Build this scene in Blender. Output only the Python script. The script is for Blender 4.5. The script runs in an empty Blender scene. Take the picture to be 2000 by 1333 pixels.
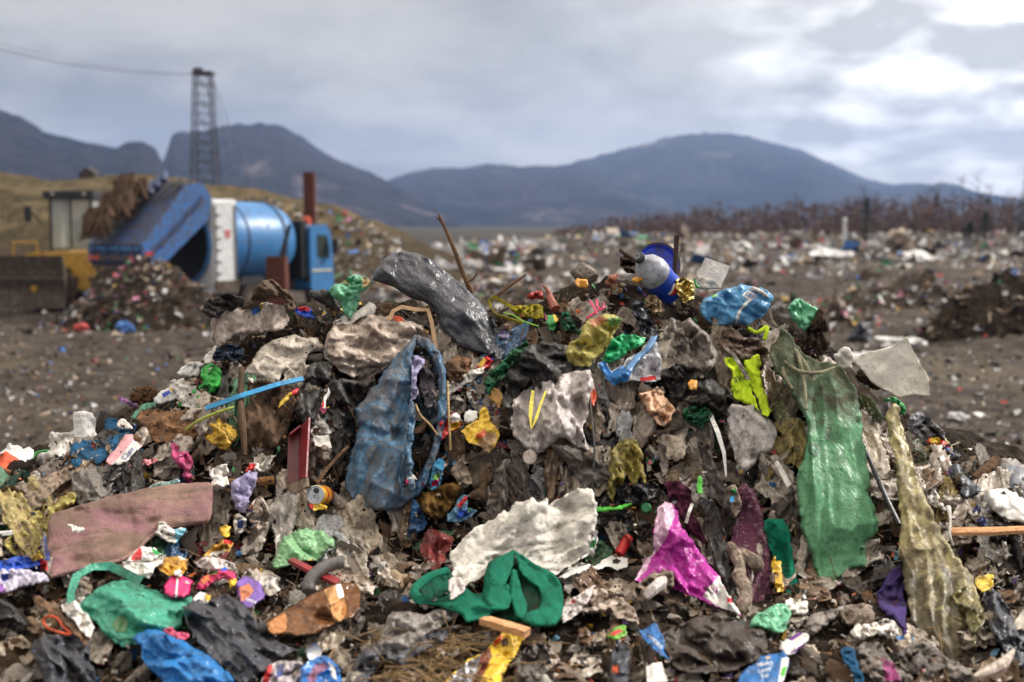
import bpy, bmesh, math, random
import numpy as np
from mathutils import Vector, Matrix
from mathutils.geometry import delaunay_2d_cdt

SC = bpy.context.scene
COL = SC.collection
random.seed(7)
RNG = np.random.default_rng(11)

# ------------------------------------------------------------------ camera
CAM_Z, PITCH, LENS = 2.75, math.radians(5.82), 40.0
FPX = 2000 * LENS / 36.0
cd = bpy.data.cameras.new("camera")
cam = bpy.data.objects.new("camera", cd)
COL.objects.link(cam)
cam.location = (0, 0, CAM_Z)
cam.rotation_euler = (math.radians(90) - PITCH, 0, 0)
cd.lens, cd.sensor_width = LENS, 36.0
cd.clip_start, cd.clip_end = 0.05, 30000
cd.dof.use_dof = True
cd.dof.focus_distance = 4.28
cd.dof.aperture_fstop = 1.8
cd.dof.aperture_blades = 9
SC.camera = cam

# ------------------------------------------------------------------ exposure
SC.view_settings.view_transform = 'Standard'
SC.view_settings.look = 'None'
SC.view_settings.exposure = 0.55
SC.view_settings.gamma = 1.0
SC.view_settings.use_curve_mapping = False
try:
    SC.cycles.use_denoising = True
    SC.cycles.max_bounces = 6
    SC.cycles.diffuse_bounces = 3
    SC.cycles.transparent_max_bounces = 10
    SC.cycles.volume_bounces = 0
except Exception:
    pass

# ------------------------------------------------------------------ sky and sun
SUN_AZ, SUN_EL = math.radians(66), math.radians(36)   # azimuth from +Y towards +X: to the right and a little ahead, behind thin cloud
W = bpy.data.worlds.new("World")
SC.world = W
W.use_nodes = True
nt = W.node_tree
nt.nodes.clear()
def N(t, typ, **kw):
    n = t.nodes.new(typ)
    for k, v in kw.items():
        setattr(n, k, v)
    return n
def L(t, a, b):
    t.links.new(a, b)
def math_node(t, op, a, b=None, clamp=False):
    n = N(t, 'ShaderNodeMath', operation=op, use_clamp=clamp)
    for i, v in enumerate((a, b)):
        if v is None: continue
        if isinstance(v, (int, float)): n.inputs[i].default_value = v
        else: L(t, v, n.inputs[i])
    return n.outputs[0]
def ramp(t, fac, stops, interp='LINEAR'):
    n = N(t, 'ShaderNodeValToRGB')
    n.color_ramp.interpolation = interp
    els = n.color_ramp.elements
    while len(els) < len(stops): els.new(0.5)
    for e, (p, c) in zip(els, stops):
        e.position = p
        e.color = (c[0], c[1], c[2], 1) if not isinstance(c, (int, float)) else (c, c, c, 1)
    L(t, fac, n.inputs[0])
    return n.outputs[0]
def mix(t, fac, a, b, typ='MIX'):
    n = N(t, 'ShaderNodeMix', data_type='RGBA', blend_type=typ)
    for s, v in ((n.inputs[0], fac), (n.inputs[6], a), (n.inputs[7], b)):
        if isinstance(v, (int, float)): s.default_value = v
        elif isinstance(v, tuple): s.default_value = (*v[:3], 1)
        else: L(t, v, s)
    return n.outputs[2]
def noise_tex(t, vec, scale, detail=4, rough=0.55, dist=0.0, typ='FBM', dims='3D'):
    n = N(t, 'ShaderNodeTexNoise', noise_dimensions=dims, noise_type=typ)
    n.inputs['Scale'].default_value = scale
    n.inputs['Detail'].default_value = detail
    n.inputs['Roughness'].default_value = rough
    n.inputs['Distortion'].default_value = dist
    if vec is not None: L(t, vec, n.inputs['Vector'])
    return n.outputs['Fac']

tc = N(nt, 'ShaderNodeTexCoord')
sep = N(nt, 'ShaderNodeSeparateXYZ'); L(nt, tc.outputs['Generated'], sep.inputs[0])
dz = math_node(nt, 'MAXIMUM', sep.outputs[2], 0.0)
den = math_node(nt, 'ADD', dz, 0.30)
cmb = N(nt, 'ShaderNodeCombineXYZ')
L(nt, math_node(nt, 'DIVIDE', sep.outputs[0], den), cmb.inputs[0])
L(nt, math_node(nt, 'DIVIDE', sep.outputs[1], den), cmb.inputs[1])
cmb.inputs[2].default_value = 3.7
warp = noise_tex(nt, cmb.outputs[0], 0.9, 3, 0.5)
big = noise_tex(nt, cmb.outputs[0], 1.35, 6, 0.55, 0.25)
fine = noise_tex(nt, cmb.outputs[0], 4.6, 5, 0.55, 0.3)
den2 = math_node(nt, 'ADD', math_node(nt, 'MULTIPLY', big, 0.65), math_node(nt, 'MULTIPLY', fine, 0.35))
cloud = ramp(nt, den2, [(0.38, (0.53, 0.495, 0.435)), (0.46, (0.43, 0.403, 0.36)), (0.52, (0.315, 0.298, 0.272)), (0.59, (0.215, 0.206, 0.195))])
# brighter towards the low horizon and overhead, as under a real overcast
hor = ramp(nt, dz, [(0.0, 1.12), (0.06, 1.18), (0.11, 0.98), (0.17, 0.93), (0.24, 0.95), (0.32, (1.12, 1.08, 1.02)), (0.6, (2.9, 2.8, 2.65)), (1.0, (4.0, 3.85, 3.6))])
cl2 = mix(nt, 1.0, cloud, hor, 'MULTIPLY')
# thin cloud in front of the sun
sdir = (math.sin(SUN_AZ) * math.cos(SUN_EL), math.cos(SUN_AZ) * math.cos(SUN_EL), math.sin(SUN_EL))
bdir = Vector((0.415, 0.88, 0.215)).normalized()
dot = N(nt, 'ShaderNodeVectorMath', operation='DOT_PRODUCT')
L(nt, tc.outputs['Generated'], dot.inputs[0]); dot.inputs[1].default_value = bdir
near = ramp(nt, dot.outputs['Value'], [(0.90, 0.0), (0.955, 0.22), (0.985, 0.62), (1.0, 1.0)])
wide = ramp(nt, dot.outputs['Value'], [(0.55, 0.0), (0.86, 0.25), (1.0, 1.0)])
gap = ramp(nt, noise_tex(nt, cmb.outputs[0], 4.6, 4, 0.5, 0.2), [(0.43, 0.0), (0.66, 1.0)])
burst = math_node(nt, 'MULTIPLY', near, gap)
cl3 = mix(nt, math_node(nt, 'MULTIPLY', wide, 0.55), cl2, (0.62, 0.605, 0.58))
cl4 = mix(nt, burst, cl3, (1.7, 1.66, 1.58))
sky = N(nt, 'ShaderNodeTexSky', sky_type='NISHITA')
sky.sun_disc = False
sky.sun_elevation = SUN_EL
sky.sun_rotation = SUN_AZ
skyc = mix(nt, 1.0, sky.outputs[0], (0.08, 0.08, 0.08), 'MULTIPLY')
allsky = mix(nt, 0.93, skyc, cl4)
bg = N(nt, 'ShaderNodeBackground'); bg.inputs[1].default_value = 1.0
L(nt, allsky, bg.inputs[0])
wo = N(nt, 'ShaderNodeOutputWorld'); L(nt, bg.outputs[0], wo.inputs[0])

sl = bpy.data.lights.new("sun", 'SUN')
sl.energy, sl.angle, sl.color = 3.3, math.radians(10), (1.0, 0.96, 0.9)
so = bpy.data.objects.new("sun", sl); COL.objects.link(so)
so.rotation_euler = (math.radians(90) - SUN_EL, 0, math.pi - SUN_AZ)

# ------------------------------------------------------------------ helpers: tags, meshes
def tag(o, label=None, cat=None, group=None, kind=None):
    if label: o['label'] = label
    if cat: o['category'] = cat
    if group: o['group'] = group
    if kind: o['kind'] = kind
    return o
def empty(name, loc, rz=0.0):
    o = bpy.data.objects.new(name, None); COL.objects.link(o)
    o.location = loc; o.rotation_euler = (0, 0, rz); o.empty_display_size = 0.1
    return o
LOCAL = set()          # names of Empties whose parts are modelled in the Empty's own axes
def is_local(o):
    while o is not None:
        if o.name in LOCAL: return True
        o = o.parent
    return False
def mesh_obj(name, verts, faces, mats, parent=None, smooth=True, fmat=None, recenter=True):
    verts = np.asarray(verts, float)
    c = np.zeros(3)
    if recenter:
        c = verts.mean(0)
    me = bpy.data.meshes.new(name)
    me.from_pydata((verts - c).tolist(), [], [list(map(int, f)) for f in faces])
    if not isinstance(mats, (list, tuple)): mats = [mats]
    for m in mats: me.materials.append(m)
    if fmat is not None: me.polygons.foreach_set('material_index', np.asarray(fmat, np.int32))
    if smooth: me.polygons.foreach_set('use_smooth', np.ones(len(faces), bool))
    me.update()
    o = bpy.data.objects.new(name, me); COL.objects.link(o)
    if parent is not None:
        o.parent = parent
        w = Vector((0, 0, 0)); q = parent
        while q is not None:
            if q.name in LOCAL: break
            w += q.location; q = q.parent
        o.location = Vector(c) - w
    else:
        o.location = c
    return o

class MB:
    """collects simple solids; build() links them as one mesh"""
    def __init__(s): s.v, s.f, s.m = [], [], []
    def add(s, v, f, m=0):
        b = len(s.v)
        s.v += [tuple(p) for p in v]
        s.f += [[b + i for i in q] for q in f]
        s.m += [m] * len(f)
        return s
    def box(s, c, d, rot=None, m=0, bev=0.0):
        c = Vector(c); h = Vector(d) * 0.5
        R = rot if rot is not None else Matrix.Identity(3)
        if bev <= 0:
            pts = [c + R @ Vector((x * h.x, y * h.y, z * h.z)) for x in (-1, 1) for y in (-1, 1) for z in (-1, 1)]
            return s.add(pts, [(0, 1, 3, 2), (4, 6, 7, 5), (0, 4, 5, 1), (2, 3, 7, 6), (0, 2, 6, 4), (1, 5, 7, 3)], m)
        bm = bmesh.new(); bmesh.ops.create_cube(bm, size=1)
        for v in bm.verts: v.co = Vector((v.co.x * d[0], v.co.y * d[1], v.co.z * d[2]))
        bmesh.ops.bevel(bm, geom=bm.edges[:], offset=bev, segments=2, affect='EDGES', profile=0.6)
        bm.verts.index_update()
        pts = [c + R @ v.co for v in bm.verts]; fs = [[v.index for v in f.verts] for f in bm.faces]
        bm.free()
        return s.add(pts, fs, m)
    def tube(s, pts, r, n=8, m=0, cap=True):
        pts = [Vector(p) for p in pts]
        rr = r if isinstance(r, (list, tuple)) else [r] * len(pts)
        vs, fs = [], []
        up = None
        for i, p in enumerate(pts):
            a = pts[max(i - 1, 0)]; b = pts[min(i + 1, len(pts) - 1)]
            t = (b - a).normalized()
            if up is None:
                up = t.orthogonal().normalized()
            up = (up - t * up.dot(t))
            up = up.normalized() if up.length > 1e-6 else t.orthogonal().normalized()
            w = t.cross(up)
            for k in range(n):
                an = 2 * math.pi * k / n
                vs.append(p + (up * math.cos(an) + w * math.sin(an)) * rr[i])
        for i in range(len(pts) - 1):
            for k in range(n):
                k2 = (k + 1) % n
                fs.append((i * n + k, i * n + k2, (i + 1) * n + k2, (i + 1) * n + k))
        if cap:
            fs.append(tuple(range(n))[::-1]); e = (len(pts) - 1) * n
            fs.append(tuple(e + k for k in range(n)))
        return s.add(vs, fs, m)
    def lathe(s, prof, base, axis, n=28, m=0, ms=None, squash=1.0):
        ax = Vector(axis).normalized(); u = ax.orthogonal().normalized(); w = ax.cross(u)
        base = Vector(base); vs, fs = [], []
        for (r, h) in prof:
            for k in range(n):
                an = 2 * math.pi * k / n
                vs.append(base + ax * h + (u * math.cos(an) + w * math.sin(an) * squash) * r)
        b = len(s.v)
        s.v += [tuple(p) for p in vs]
        for i in range(len(prof) - 1):
            for k in range(n):
                k2 = (k + 1) % n
                s.f.append([b + i * n + k, b + i * n + k2, b + (i + 1) * n + k2, b + (i + 1) * n + k])
                s.m.append(ms[i] if ms else m)
        return s
    def prism(s, poly, a, b, fn, m=0, ms=None):
        """poly in 2D extruded from a to b; fn(u,v,t)->point"""
        n = len(poly)
        vs = [fn(u, v, a) for u, v in poly] + [fn(u, v, b) for u, v in poly]
        fs = [tuple(range(n))[::-1], tuple(range(n, 2 * n))] + [(i, (i + 1) % n, n + (i + 1) % n, n + i) for i in range(n)]
        return s.add(vs, fs, m)
    def build(s, name, mats, parent=None, smooth=False):
        o = mesh_obj(name, s.v, s.f, mats, parent, smooth, s.m)
        if smooth:
            try:
                me = o.data
                me.set_sharp_from_angle(angle=math.radians(38))
            except Exception: pass
        return o

# ------------------------------------------------------------------ helpers: noise on arrays
def _h(ix, iy, seed):
    h = (ix.astype(np.int64) * 374761393 + iy.astype(np.int64) * 668265263 + int(seed) * 974711) & 0xffffffff
    h = ((h ^ (h >> 13)) * 1274126177) & 0xffffffff
    h = h ^ (h >> 16)
    return (h & 0xffffff) / float(0xffffff)
def vn(x, y, seed=0):
    x = np.asarray(x, float); y = np.asarray(y, float)
    ix = np.floor(x); iy = np.floor(y); fx = x - ix; fy = y - iy
    fx = fx * fx * fx * (fx * (fx * 6 - 15) + 10); fy = fy * fy * fy * (fy * (fy * 6 - 15) + 10)
    a = _h(ix, iy, seed); b = _h(ix + 1, iy, seed); c = _h(ix, iy + 1, seed); d = _h(ix + 1, iy + 1, seed)
    return (a * (1 - fx) + b * fx) * (1 - fy) + (c * (1 - fx) + d * fx) * fy
def fbm(x, y, seed=0, oct=4, gain=0.5):
    s = 0; a = 1; t = 0
    for o in range(oct):
        s = s + a * vn(x * 2 ** o + 17.3 * o, y * 2 ** o - 9.1 * o, seed + o); t += a; a *= gain
    return s / t
def ridged(x, y, seed=0, oct=3):
    s = 0; a = 1; t = 0
    for o in range(oct):
        s = s + a * (1 - np.abs(2 * vn(x * 2 ** o + 7.7 * o, y * 2 ** o + 3.1 * o, seed + o) - 1)); t += a; a *= 0.5
    return s / t
def creases(x, y, seed, k=5):
    """sharp folded-plastic relief in 0..1: triangle waves along warped directions"""
    r = np.random.default_rng(seed); s = 0; t = 0
    wx = fbm(x * 0.6, y * 0.6, seed + 50, 2) - .5; wy = fbm(x * 0.6 + 9, y * 0.6, seed + 60, 2) - .5
    for i in range(k):
        an = r.uniform(0, math.pi); f = r.uniform(0.35, 1.6); ph = r.uniform(0, 1)
        q = (x * math.cos(an) + y * math.sin(an)) * f + ph + (wx * math.cos(an) + wy * math.sin(an)) * 2.2
        tri = np.abs((q % 1.0) - 0.5) * 2
        a = 1 / (0.5 + f); s = s + a * tri; t += a
    return s / t

# ------------------------------------------------------------------ helpers: pixel rays of the 2000 x 1333 photograph used only to place things at their measured spot
CAMP = np.array([0, 0, CAM_Z])
FW = np.array([0, math.cos(PITCH), -math.sin(PITCH)]); UPV = np.array([0, math.sin(PITCH), math.cos(PITCH)]); RT = np.array([1.0, 0, 0])
def ray(px, py):
    px = np.asarray(px, float); py = np.asarray(py, float)
    return FW + ((px - 1000) / FPX)[..., None] * RT + (-(py - 666.5) / FPX)[..., None] * UPV
def at(px, py, D):
    return CAMP + ray(px, py) * np.asarray(D, float)[..., None]
def ground_at(px, py, z=0.0):
    r = ray(px, py); return CAMP + r * ((z - CAM_Z) / r[2])

# the mound's front as a depth profile: ridge line, upper face, foot of the face, shelf in front
_SX = [-700, -300, 0, 100, 150, 250, 340, 400, 450, 560, 640, 730, 960, 1080, 1140, 1200, 1290, 1350, 1500, 1580, 1640, 1700, 1760, 1850, 2000, 2300, 2700]
_SY = [1120, 990, 903, 872, 852, 802, 770, 700, 652, 606, 600, 586, 600, 578, 556, 546, 570, 584, 622, 648, 712, 782, 826, 856, 900, 990, 1120]
_DX = [-700, 0, 400, 700, 1300, 1600, 2000, 2700]
_DR = [3.9, 4.15, 4.55, 4.75, 4.75, 4.6, 4.3, 3.9]
_DF = [3.5, 3.65, 3.85, 3.95, 3.95, 3.95, 3.8, 3.5]
_PF = [1180, 1020, 1040, 1060, 1090, 1100, 1120, 1250]
def prof(px):
    ps = np.interp(px, _SX, _SY); dr = np.interp(px, _DX, _DR); df = np.interp(px, _DX, _DF); pf = np.interp(px, _DX, _PF)
    pm = ps + (pf - ps) * 0.45; dm = df + (dr - df) * 0.42
    return ps, dr, pm, dm, pf, df
def DH(px, py):
    px = np.asarray(px, float); py = np.asarray(py, float)
    ps, dr, pm, dm, pf, df = prof(px)
    lerp = lambda a, b, t: a + (b - a) * np.clip(t, 0, 1)
    d = lerp(dr, dm, (py - ps) / (pm - ps))
    d = np.where(py > pm, lerp(dm, df, (py - pm) / (pf - pm)), d)
    d = np.where(py > pf, lerp(df, 3.05, (py - pf) / np.maximum(1333 - pf, 60)), d)
    d = np.where(py > np.maximum(1333, pf + 60), np.maximum(3.05 - (py - 1333) * 0.0017, 2.2), d)
    return d
def hp(px, py, off=0.0):
    """a point on the mound under that spot, moved off towards the viewer's side"""
    return at(np.asarray(px, float), np.asarray(py, float), DH(px, py) - off)
def hnormal(px, py):
    a = hp(px - 12, py); b = hp(px + 12, py); c = hp(px, py - 12); d = hp(px, py + 12)
    n = np.cross(b - a, c - d); n /= np.linalg.norm(n)
    return n if n[1] < 0 or n[2] > 0 else -n

def smooth_poly(P, step, jitter=0.0, seed=0, smooth=True):
    P = np.asarray(P, float); n = len(P); out = []
    for i in range(n):
        p0, p1, p2, p3 = P[(i - 1) % n], P[i], P[(i + 1) % n], P[(i + 2) % n]
        k = max(1, int(round(np.linalg.norm(p2 - p1) / step)))
        for j in range(k):
            t = j / k
            if smooth:
                q = 0.5 * ((2 * p1) + (-p0 + p2) * t + (2 * p0 - 5 * p1 + 4 * p2 - p3) * t * t + (-p0 + 3 * p1 - 3 * p2 + p3) * t ** 3)
                q = 0.45 * q + 0.55 * (p1 + (p2 - p1) * t)
            else: q = p1 + (p2 - p1) * t
            out.append(q)
    out = np.array(out)
    if jitter:
        for sc, k in ((22, 1.6), (8, 1.1), (3.5, .6)):
            out = out + jitter * k * np.stack([vn(out[:, 0] / sc, out[:, 1] / sc, seed) - .5, vn(out[:, 0] / sc + 40, out[:, 1] / sc, seed + 3) - .5], 1) * 2
    return out
def inside(pts, poly):
    x, y = pts[:, 0], pts[:, 1]; r = np.zeros(len(pts), bool); n = len(poly)
    for i in range(n):
        x1, y1 = poly[i]; x2, y2 = poly[(i + 1) % n]
        if y1 == y2: continue
        c = ((y1 > y) != (y2 > y)) & (x < (x2 - x1) * (y - y1) / (y2 - y1) + x1)
        r ^= c
    return r
def edge_dist(pts, poly):
    d = np.full(len(pts), 1e9)
    for i in range(len(poly)):
        a = poly[i]; b = poly[(i + 1) % len(poly)]; ab = b - a; l = (ab ** 2).sum()
        if l < 1e-9: continue
        t = np.clip(((pts - a) @ ab) / l, 0, 1)
        d = np.minimum(d, np.sqrt((((a + t[:, None] * ab) - pts) ** 2).sum(1)))
    return d

CRK, BLK, FLD = 2.2, 0.5, 2.1
HEROES = []     # (centre px, centre py, phrase) for wording the labels of small things near them
HPOLY = []
_seed = [100]

def fold_lines(p, lo, hi, size, seed, dens=2.2, bias=None):
    """sharp ridges and valleys along random lines, as in crushed film: 0-centred, about +-1"""
    r = np.random.default_rng(seed)
    area = max((hi[0] - lo[0]) * (hi[1] - lo[1]), size * size)
    K = int(np.clip(dens * area / size ** 2, 5, 90)); h = np.zeros(len(p))
    wx = (fbm(p[:, 0] / size * .7, p[:, 1] / size * .7, seed + 3, 2) - .5) * size * .5
    wy = (fbm(p[:, 0] / size * .7 + 30, p[:, 1] / size * .7, seed + 4, 2) - .5) * size * .5
    for k in range(K):
        c = lo + (hi - lo) * r.uniform(0, 1, 2)
        a = r.uniform(0, math.pi) if bias is None or r.uniform() < .35 else math.radians(bias) + r.normal(0, .28)
        w = size * r.uniform(.07, .34); l = size * r.uniform(.9, 3.2)
        x = p[:, 0] - c[0] + wx; y = p[:, 1] - c[1] + wy
        u = x * math.cos(a) + y * math.sin(a); v = -x * math.sin(a) + y * math.cos(a)
        t = np.clip(1 - np.abs(u) / l, 0, 1); t = t * t * (3 - 2 * t)
        sharp = np.clip(1 - np.abs(v) / w, 0, 1) ** r.uniform(.9, 1.6)
        h += (1 if r.uniform() < .4 else -1.25) * sharp * t * (w / size) * 1.7
    return h
def facets(p, lo, hi, size, seed, bias=None, aniso=1.9):
    """flat facets meeting in sharp creases (heights at random points, linear in between): crushed film and paper, about 0..1"""
    r = np.random.default_rng(seed)
    a = math.radians(bias) if bias is not None else r.uniform(0, math.pi)
    c = (lo + hi) / 2; ca, sa = math.cos(a), math.sin(a)
    w = np.stack([vn(p[:, 0] / size, p[:, 1] / size, seed + 3) - .5, vn(p[:, 0] / size + 30, p[:, 1] / size, seed + 4) - .5], 1) * size * .45
    q = p + w - c
    Q = np.stack([(q[:, 0] * ca + q[:, 1] * sa) / (size * aniso), (-q[:, 0] * sa + q[:, 1] * ca) / size], 1)
    cn = np.array([(x, y) for x in (lo[0], hi[0]) for y in (lo[1], hi[1])]) - c      # same lattice whichever points are asked for
    CN = np.stack([(cn[:, 0] * ca + cn[:, 1] * sa) / (size * aniso), (-cn[:, 0] * sa + cn[:, 1] * ca) / size], 1)
    l, h = CN.min(0) - 1.8, CN.max(0) + 1.8
    n = (np.ceil(h - l)).astype(int) + 1
    g = np.stack(np.meshgrid(np.arange(n[0]), np.arange(n[1])), -1).reshape(-1, 2).astype(float)
    g[:, 0] += (g[:, 1] % 2) * .5
    g = g + l + r.uniform(-.42, .42, g.shape)
    z = r.uniform(0, 1, len(g)) ** 1.3
    vo, eo, fo, *_ = delaunay_2d_cdt([Vector(v) for v in g], [], [], 0, 1e-5)
    G = np.array([tuple(v) for v in vo]); zz = z if len(G) == len(g) else np.resize(z, len(G))
    out = np.full(len(p), .5)
    for f in fo:
        A_, B_, C_ = G[f[0]], G[f[1]], G[f[2]]
        d = (B_[1] - C_[1]) * (A_[0] - C_[0]) + (C_[0] - B_[0]) * (A_[1] - C_[1])
        if abs(d) < 1e-9: continue
        l1 = ((B_[1] - C_[1]) * (Q[:, 0] - C_[0]) + (C_[0] - B_[0]) * (Q[:, 1] - C_[1])) / d
        l2 = ((C_[1] - A_[1]) * (Q[:, 0] - C_[0]) + (A_[0] - C_[0]) * (Q[:, 1] - C_[1])) / d
        l3 = 1 - l1 - l2
        m = (l1 >= -1e-6) & (l2 >= -1e-6) & (l3 >= -1e-6)
        out[m] = l1[m] * zz[f[0]] + l2[m] * zz[f[1]] + l3[m] * zz[f[2]]
    return out
class Drape:
    """a soft thing (bag, cloth, film, carton) with a traced outline, built at its own distance as a closed shell that lies or hangs on the mound"""
    def __init__(s, outline, off=0.07, bulge=0.05, rim=None, crumple=0.02, csize=40, folds=(), tilt=0.8, flat=0.6, step=None, jitter=2.0, smooth=True, sheet=False, D=None, seed=None, edgeamp=0.5, thick=0.004, back=0.7, lean=0.0):
        _seed[0] += 13
        s.seed = seed or _seed[0]
        q = np.asarray(outline, float); ext = (q.max(0) - q.min(0)).min()
        if step is None: step = 2.2 if ext < 45 else (2.8 if ext < 90 else 3.6)
        s.poly = smooth_poly(outline, step * 1.25, jitter, s.seed, smooth)
        s.off, s.bulge, s.crumple, s.csize, s.folds, s.sheet, s.edgeamp = off, bulge, crumple, csize, folds, sheet, edgeamp
        s.step, s.thick, s.backk = step, thick, back
        s.c = s.poly.mean(0)
        w = s.poly.max(0) - s.poly.min(0)
        s.rim = rim or 0.42 * min(w)
        px, py = s.poly[:, 0], s.poly[:, 1]
        d = DH(px, py) if D is None else np.full(len(px), float(D))
        A = np.stack([np.ones(len(px)), (px - s.c[0]) / 100, (py - s.c[1]) / 100], 1)
        co = np.linalg.lstsq(A, d, rcond=None)[0]
        s.co = (co[0], co[1] * 0.8, co[2] * tilt + lean)
        s.flat, s.D = flat, D
        s.view = at(s.c[0], s.c[1], 1.0) - CAMP; s.view /= np.linalg.norm(s.view)
    def base(s, p):
        x = (p[:, 0] - s.c[0]) / 100; y = (p[:, 1] - s.c[1]) / 100
        d = s.co[0] + s.co[1] * x + s.co[2] * y
        if s.D is None: d = s.flat * d + (1 - s.flat) * DH(p[:, 0], p[:, 1])
        return at(p[:, 0], p[:, 1], d - s.off)
    def height(s, p):
        ed = edge_dist(p, s.poly); t = np.clip(ed / s.rim, 0, 1)
        dome = np.sqrt(1 - (1 - t) ** 2)
        x = p[:, 0] / s.csize; y = p[:, 1] / s.csize
        soft = np.clip(ed / 7.0, 0, 1) * (1 - s.edgeamp) + s.edgeamp
        h = s.bulge * BLK * dome * (0.25 + 1.5 * fbm(x * .6, y * .6, s.seed + 5, 3))
        if s.crumple:
            lo, hi = s.poly.min(0), s.poly.max(0); bias = s.folds[0][0] if s.folds else None
            h = h + s.crumple * CRK * soft * (1.5 * (facets(p, lo, hi, s.csize * .62, s.seed + 101, bias) - .4) + .62 * (facets(p, lo, hi, s.csize * .27, s.seed + 102, bias, 2.2) - .4) + .9 * fold_lines(p, lo, hi, s.csize, s.seed, 1.8, bias) + .3 * (fbm(x * 5, y * 5, s.seed + 19, 2) - .5))
        h = h + 0.034 * np.clip(1 - ed / 13.0, 0, 1) ** 1.5 * np.clip(vn(p[:, 0] / 17, p[:, 1] / 17, s.seed + 77) - .42, 0, 1) * (1.6 if s.bulge > .012 else .5)
        for f in s.folds:
            ang, per, amp = f[:3]; fan = f[3] if len(f) > 3 else 0.0
            a = math.radians(ang); u = (p[:, 0] - s.c[0]) * math.cos(a) + (p[:, 1] - s.c[1]) * math.sin(a)
            v = -(p[:, 0] - s.c[0]) * math.sin(a) + (p[:, 1] - s.c[1]) * math.cos(a)
            v = v / (1 + fan * u / 100) if fan else v
            q = v / per + 0.9 * (fbm(u / (per * 5), v / (per * 2.5), s.seed + 31, 2) - .5) * 2
            h = h + FLD * amp * soft * (ridged(q * .5, u / (per * 7), s.seed + 41, 2) - .62) * 2
        return h
    def point(s, p, eps=0.0):
        p = np.atleast_2d(np.asarray(p, float))
        return s.base(p) - s.view * (s.height(p) + eps)[:, None]
    def build(s, name, mats, parent=None, patches=()):
        poly = s.poly
        lo, hi = poly.min(0), poly.max(0); st = s.step
        gx = np.arange(lo[0], hi[0] + st, st); gy = np.arange(lo[1], hi[1] + st, st * 0.9)
        G = np.stack(np.meshgrid(gx, gy), -1); G[1::2, :, 0] += st / 2
        G = G.reshape(-1, 2) + RNG.uniform(-.18, .18, (G.shape[0] * G.shape[1], 2)) * st
        G = G[inside(G, poly)]
        if len(G): G = G[edge_dist(G, poly) > st * 0.55]
        pts = [Vector(p) for p in poly] + [Vector(p) for p in G]
        edges = [(i, (i + 1) % len(poly)) for i in range(len(poly))]
        for pp, _ in patches:
            q = smooth_poly(pp, st, 0.5, s.seed, False); q = q[inside(q, poly)]
            b = len(pts); pts += [Vector(v) for v in q]
        vo, eo, fo, *_ = delaunay_2d_cdt(pts, edges, [], 2, 1e-4)
        V = np.array([tuple(v) for v in vo]); F = [f for f in fo if len(f) == 3]
        # drop faces outside a concave outline
        cen = np.array([V[list(f)].mean(0) for f in F]); ok = inside(cen, poly)
        F = [f for f, k in zip(F, ok) if k]; cen = cen[ok]
        be = {}
        for f in F:
            for i in range(3):
                e = (f[i], f[(i + 1) % 3]); be[e] = be.get(e, 0) + 1
        bnd = set()
        for (a, b) in be:
            if (b, a) not in be: bnd.add(a); bnd.add(b)
        H = s.height(V); B = s.base(V)
        front = B - s.view * H[:, None]
        if s.sheet: bk = front + s.view * s.thick
        else:
            t = np.clip(edge_dist(V, poly) / s.rim, 0, 1)
            bk = B + s.view * (s.thick + s.bulge * s.backk * np.sqrt(1 - (1 - t) ** 2))[:, None]
        n = len(V); idx = {}; verts = list(front); 
        for i in range(n):
            if i in bnd: idx[i] = i
            else: idx[i] = len(verts); verts.append(bk[i])
        faces, fm = [], []
        # orientation: front faces towards the viewer
        f0 = F[0]; nn = np.cross(front[f0[1]] - front[f0[0]], front[f0[2]] - front[f0[0]])
        flip = nn @ s.view > 0
        for f, cc in zip(F, cen):
            m = 0
            for k, (pp, mi) in enumerate(patches):
                if inside(cc[None], np.asarray(pp, float))[0]: m = mi
            faces.append(f[::-1] if flip else f); fm.append(m)
            g = [idx[i] for i in f]
            if len(set(g) - set(f)):
                faces.append(g if flip else g[::-1]); fm.append(m)
        o = mesh_obj(name, verts, faces, mats, parent, True, fm)
        s.obj = o
        return o
    def text(s, word, px, py, h, ang, mat, parent, name="lettering", eps=0.006):
        """the word laid on the surface, sampled point by point"""
        cu = bpy.data.curves.new("t", 'FONT'); cu.body = word; cu.size = 1; cu.align_x = 'CENTER'; cu.align_y = 'CENTER'; cu.resolution_u = 2
        ob = bpy.data.objects.new("t", cu); COL.objects.link(ob)
        me = bpy.data.meshes.new_from_object(ob.evaluated_get(bpy.context.evaluated_depsgraph_get()))
        bm = bmesh.new(); bm.from_mesh(me); bmesh.ops.triangulate(bm, faces=bm.faces[:]); bmesh.ops.subdivide_edges(bm, edges=bm.edges[:], cuts=1)
        v = np.array([tuple(x.co) for x in bm.verts]); bm.verts.index_update(); f = [[x.index for x in q.verts] for q in bm.faces]; bm.free()
        bpy.data.objects.remove(ob); bpy.data.curves.remove(cu); bpy.data.meshes.remove(me)
        a = math.radians(ang); k = h / 0.7
        X = px + (v[:, 0] * math.cos(a) + v[:, 1] * math.sin(a)) * k; Y = py + (v[:, 0] * math.sin(a) - v[:, 1] * math.cos(a)) * k
        P = s.point(np.stack([X, Y], 1), eps)
        return mesh_obj(name, P, f, mat, parent)
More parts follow.
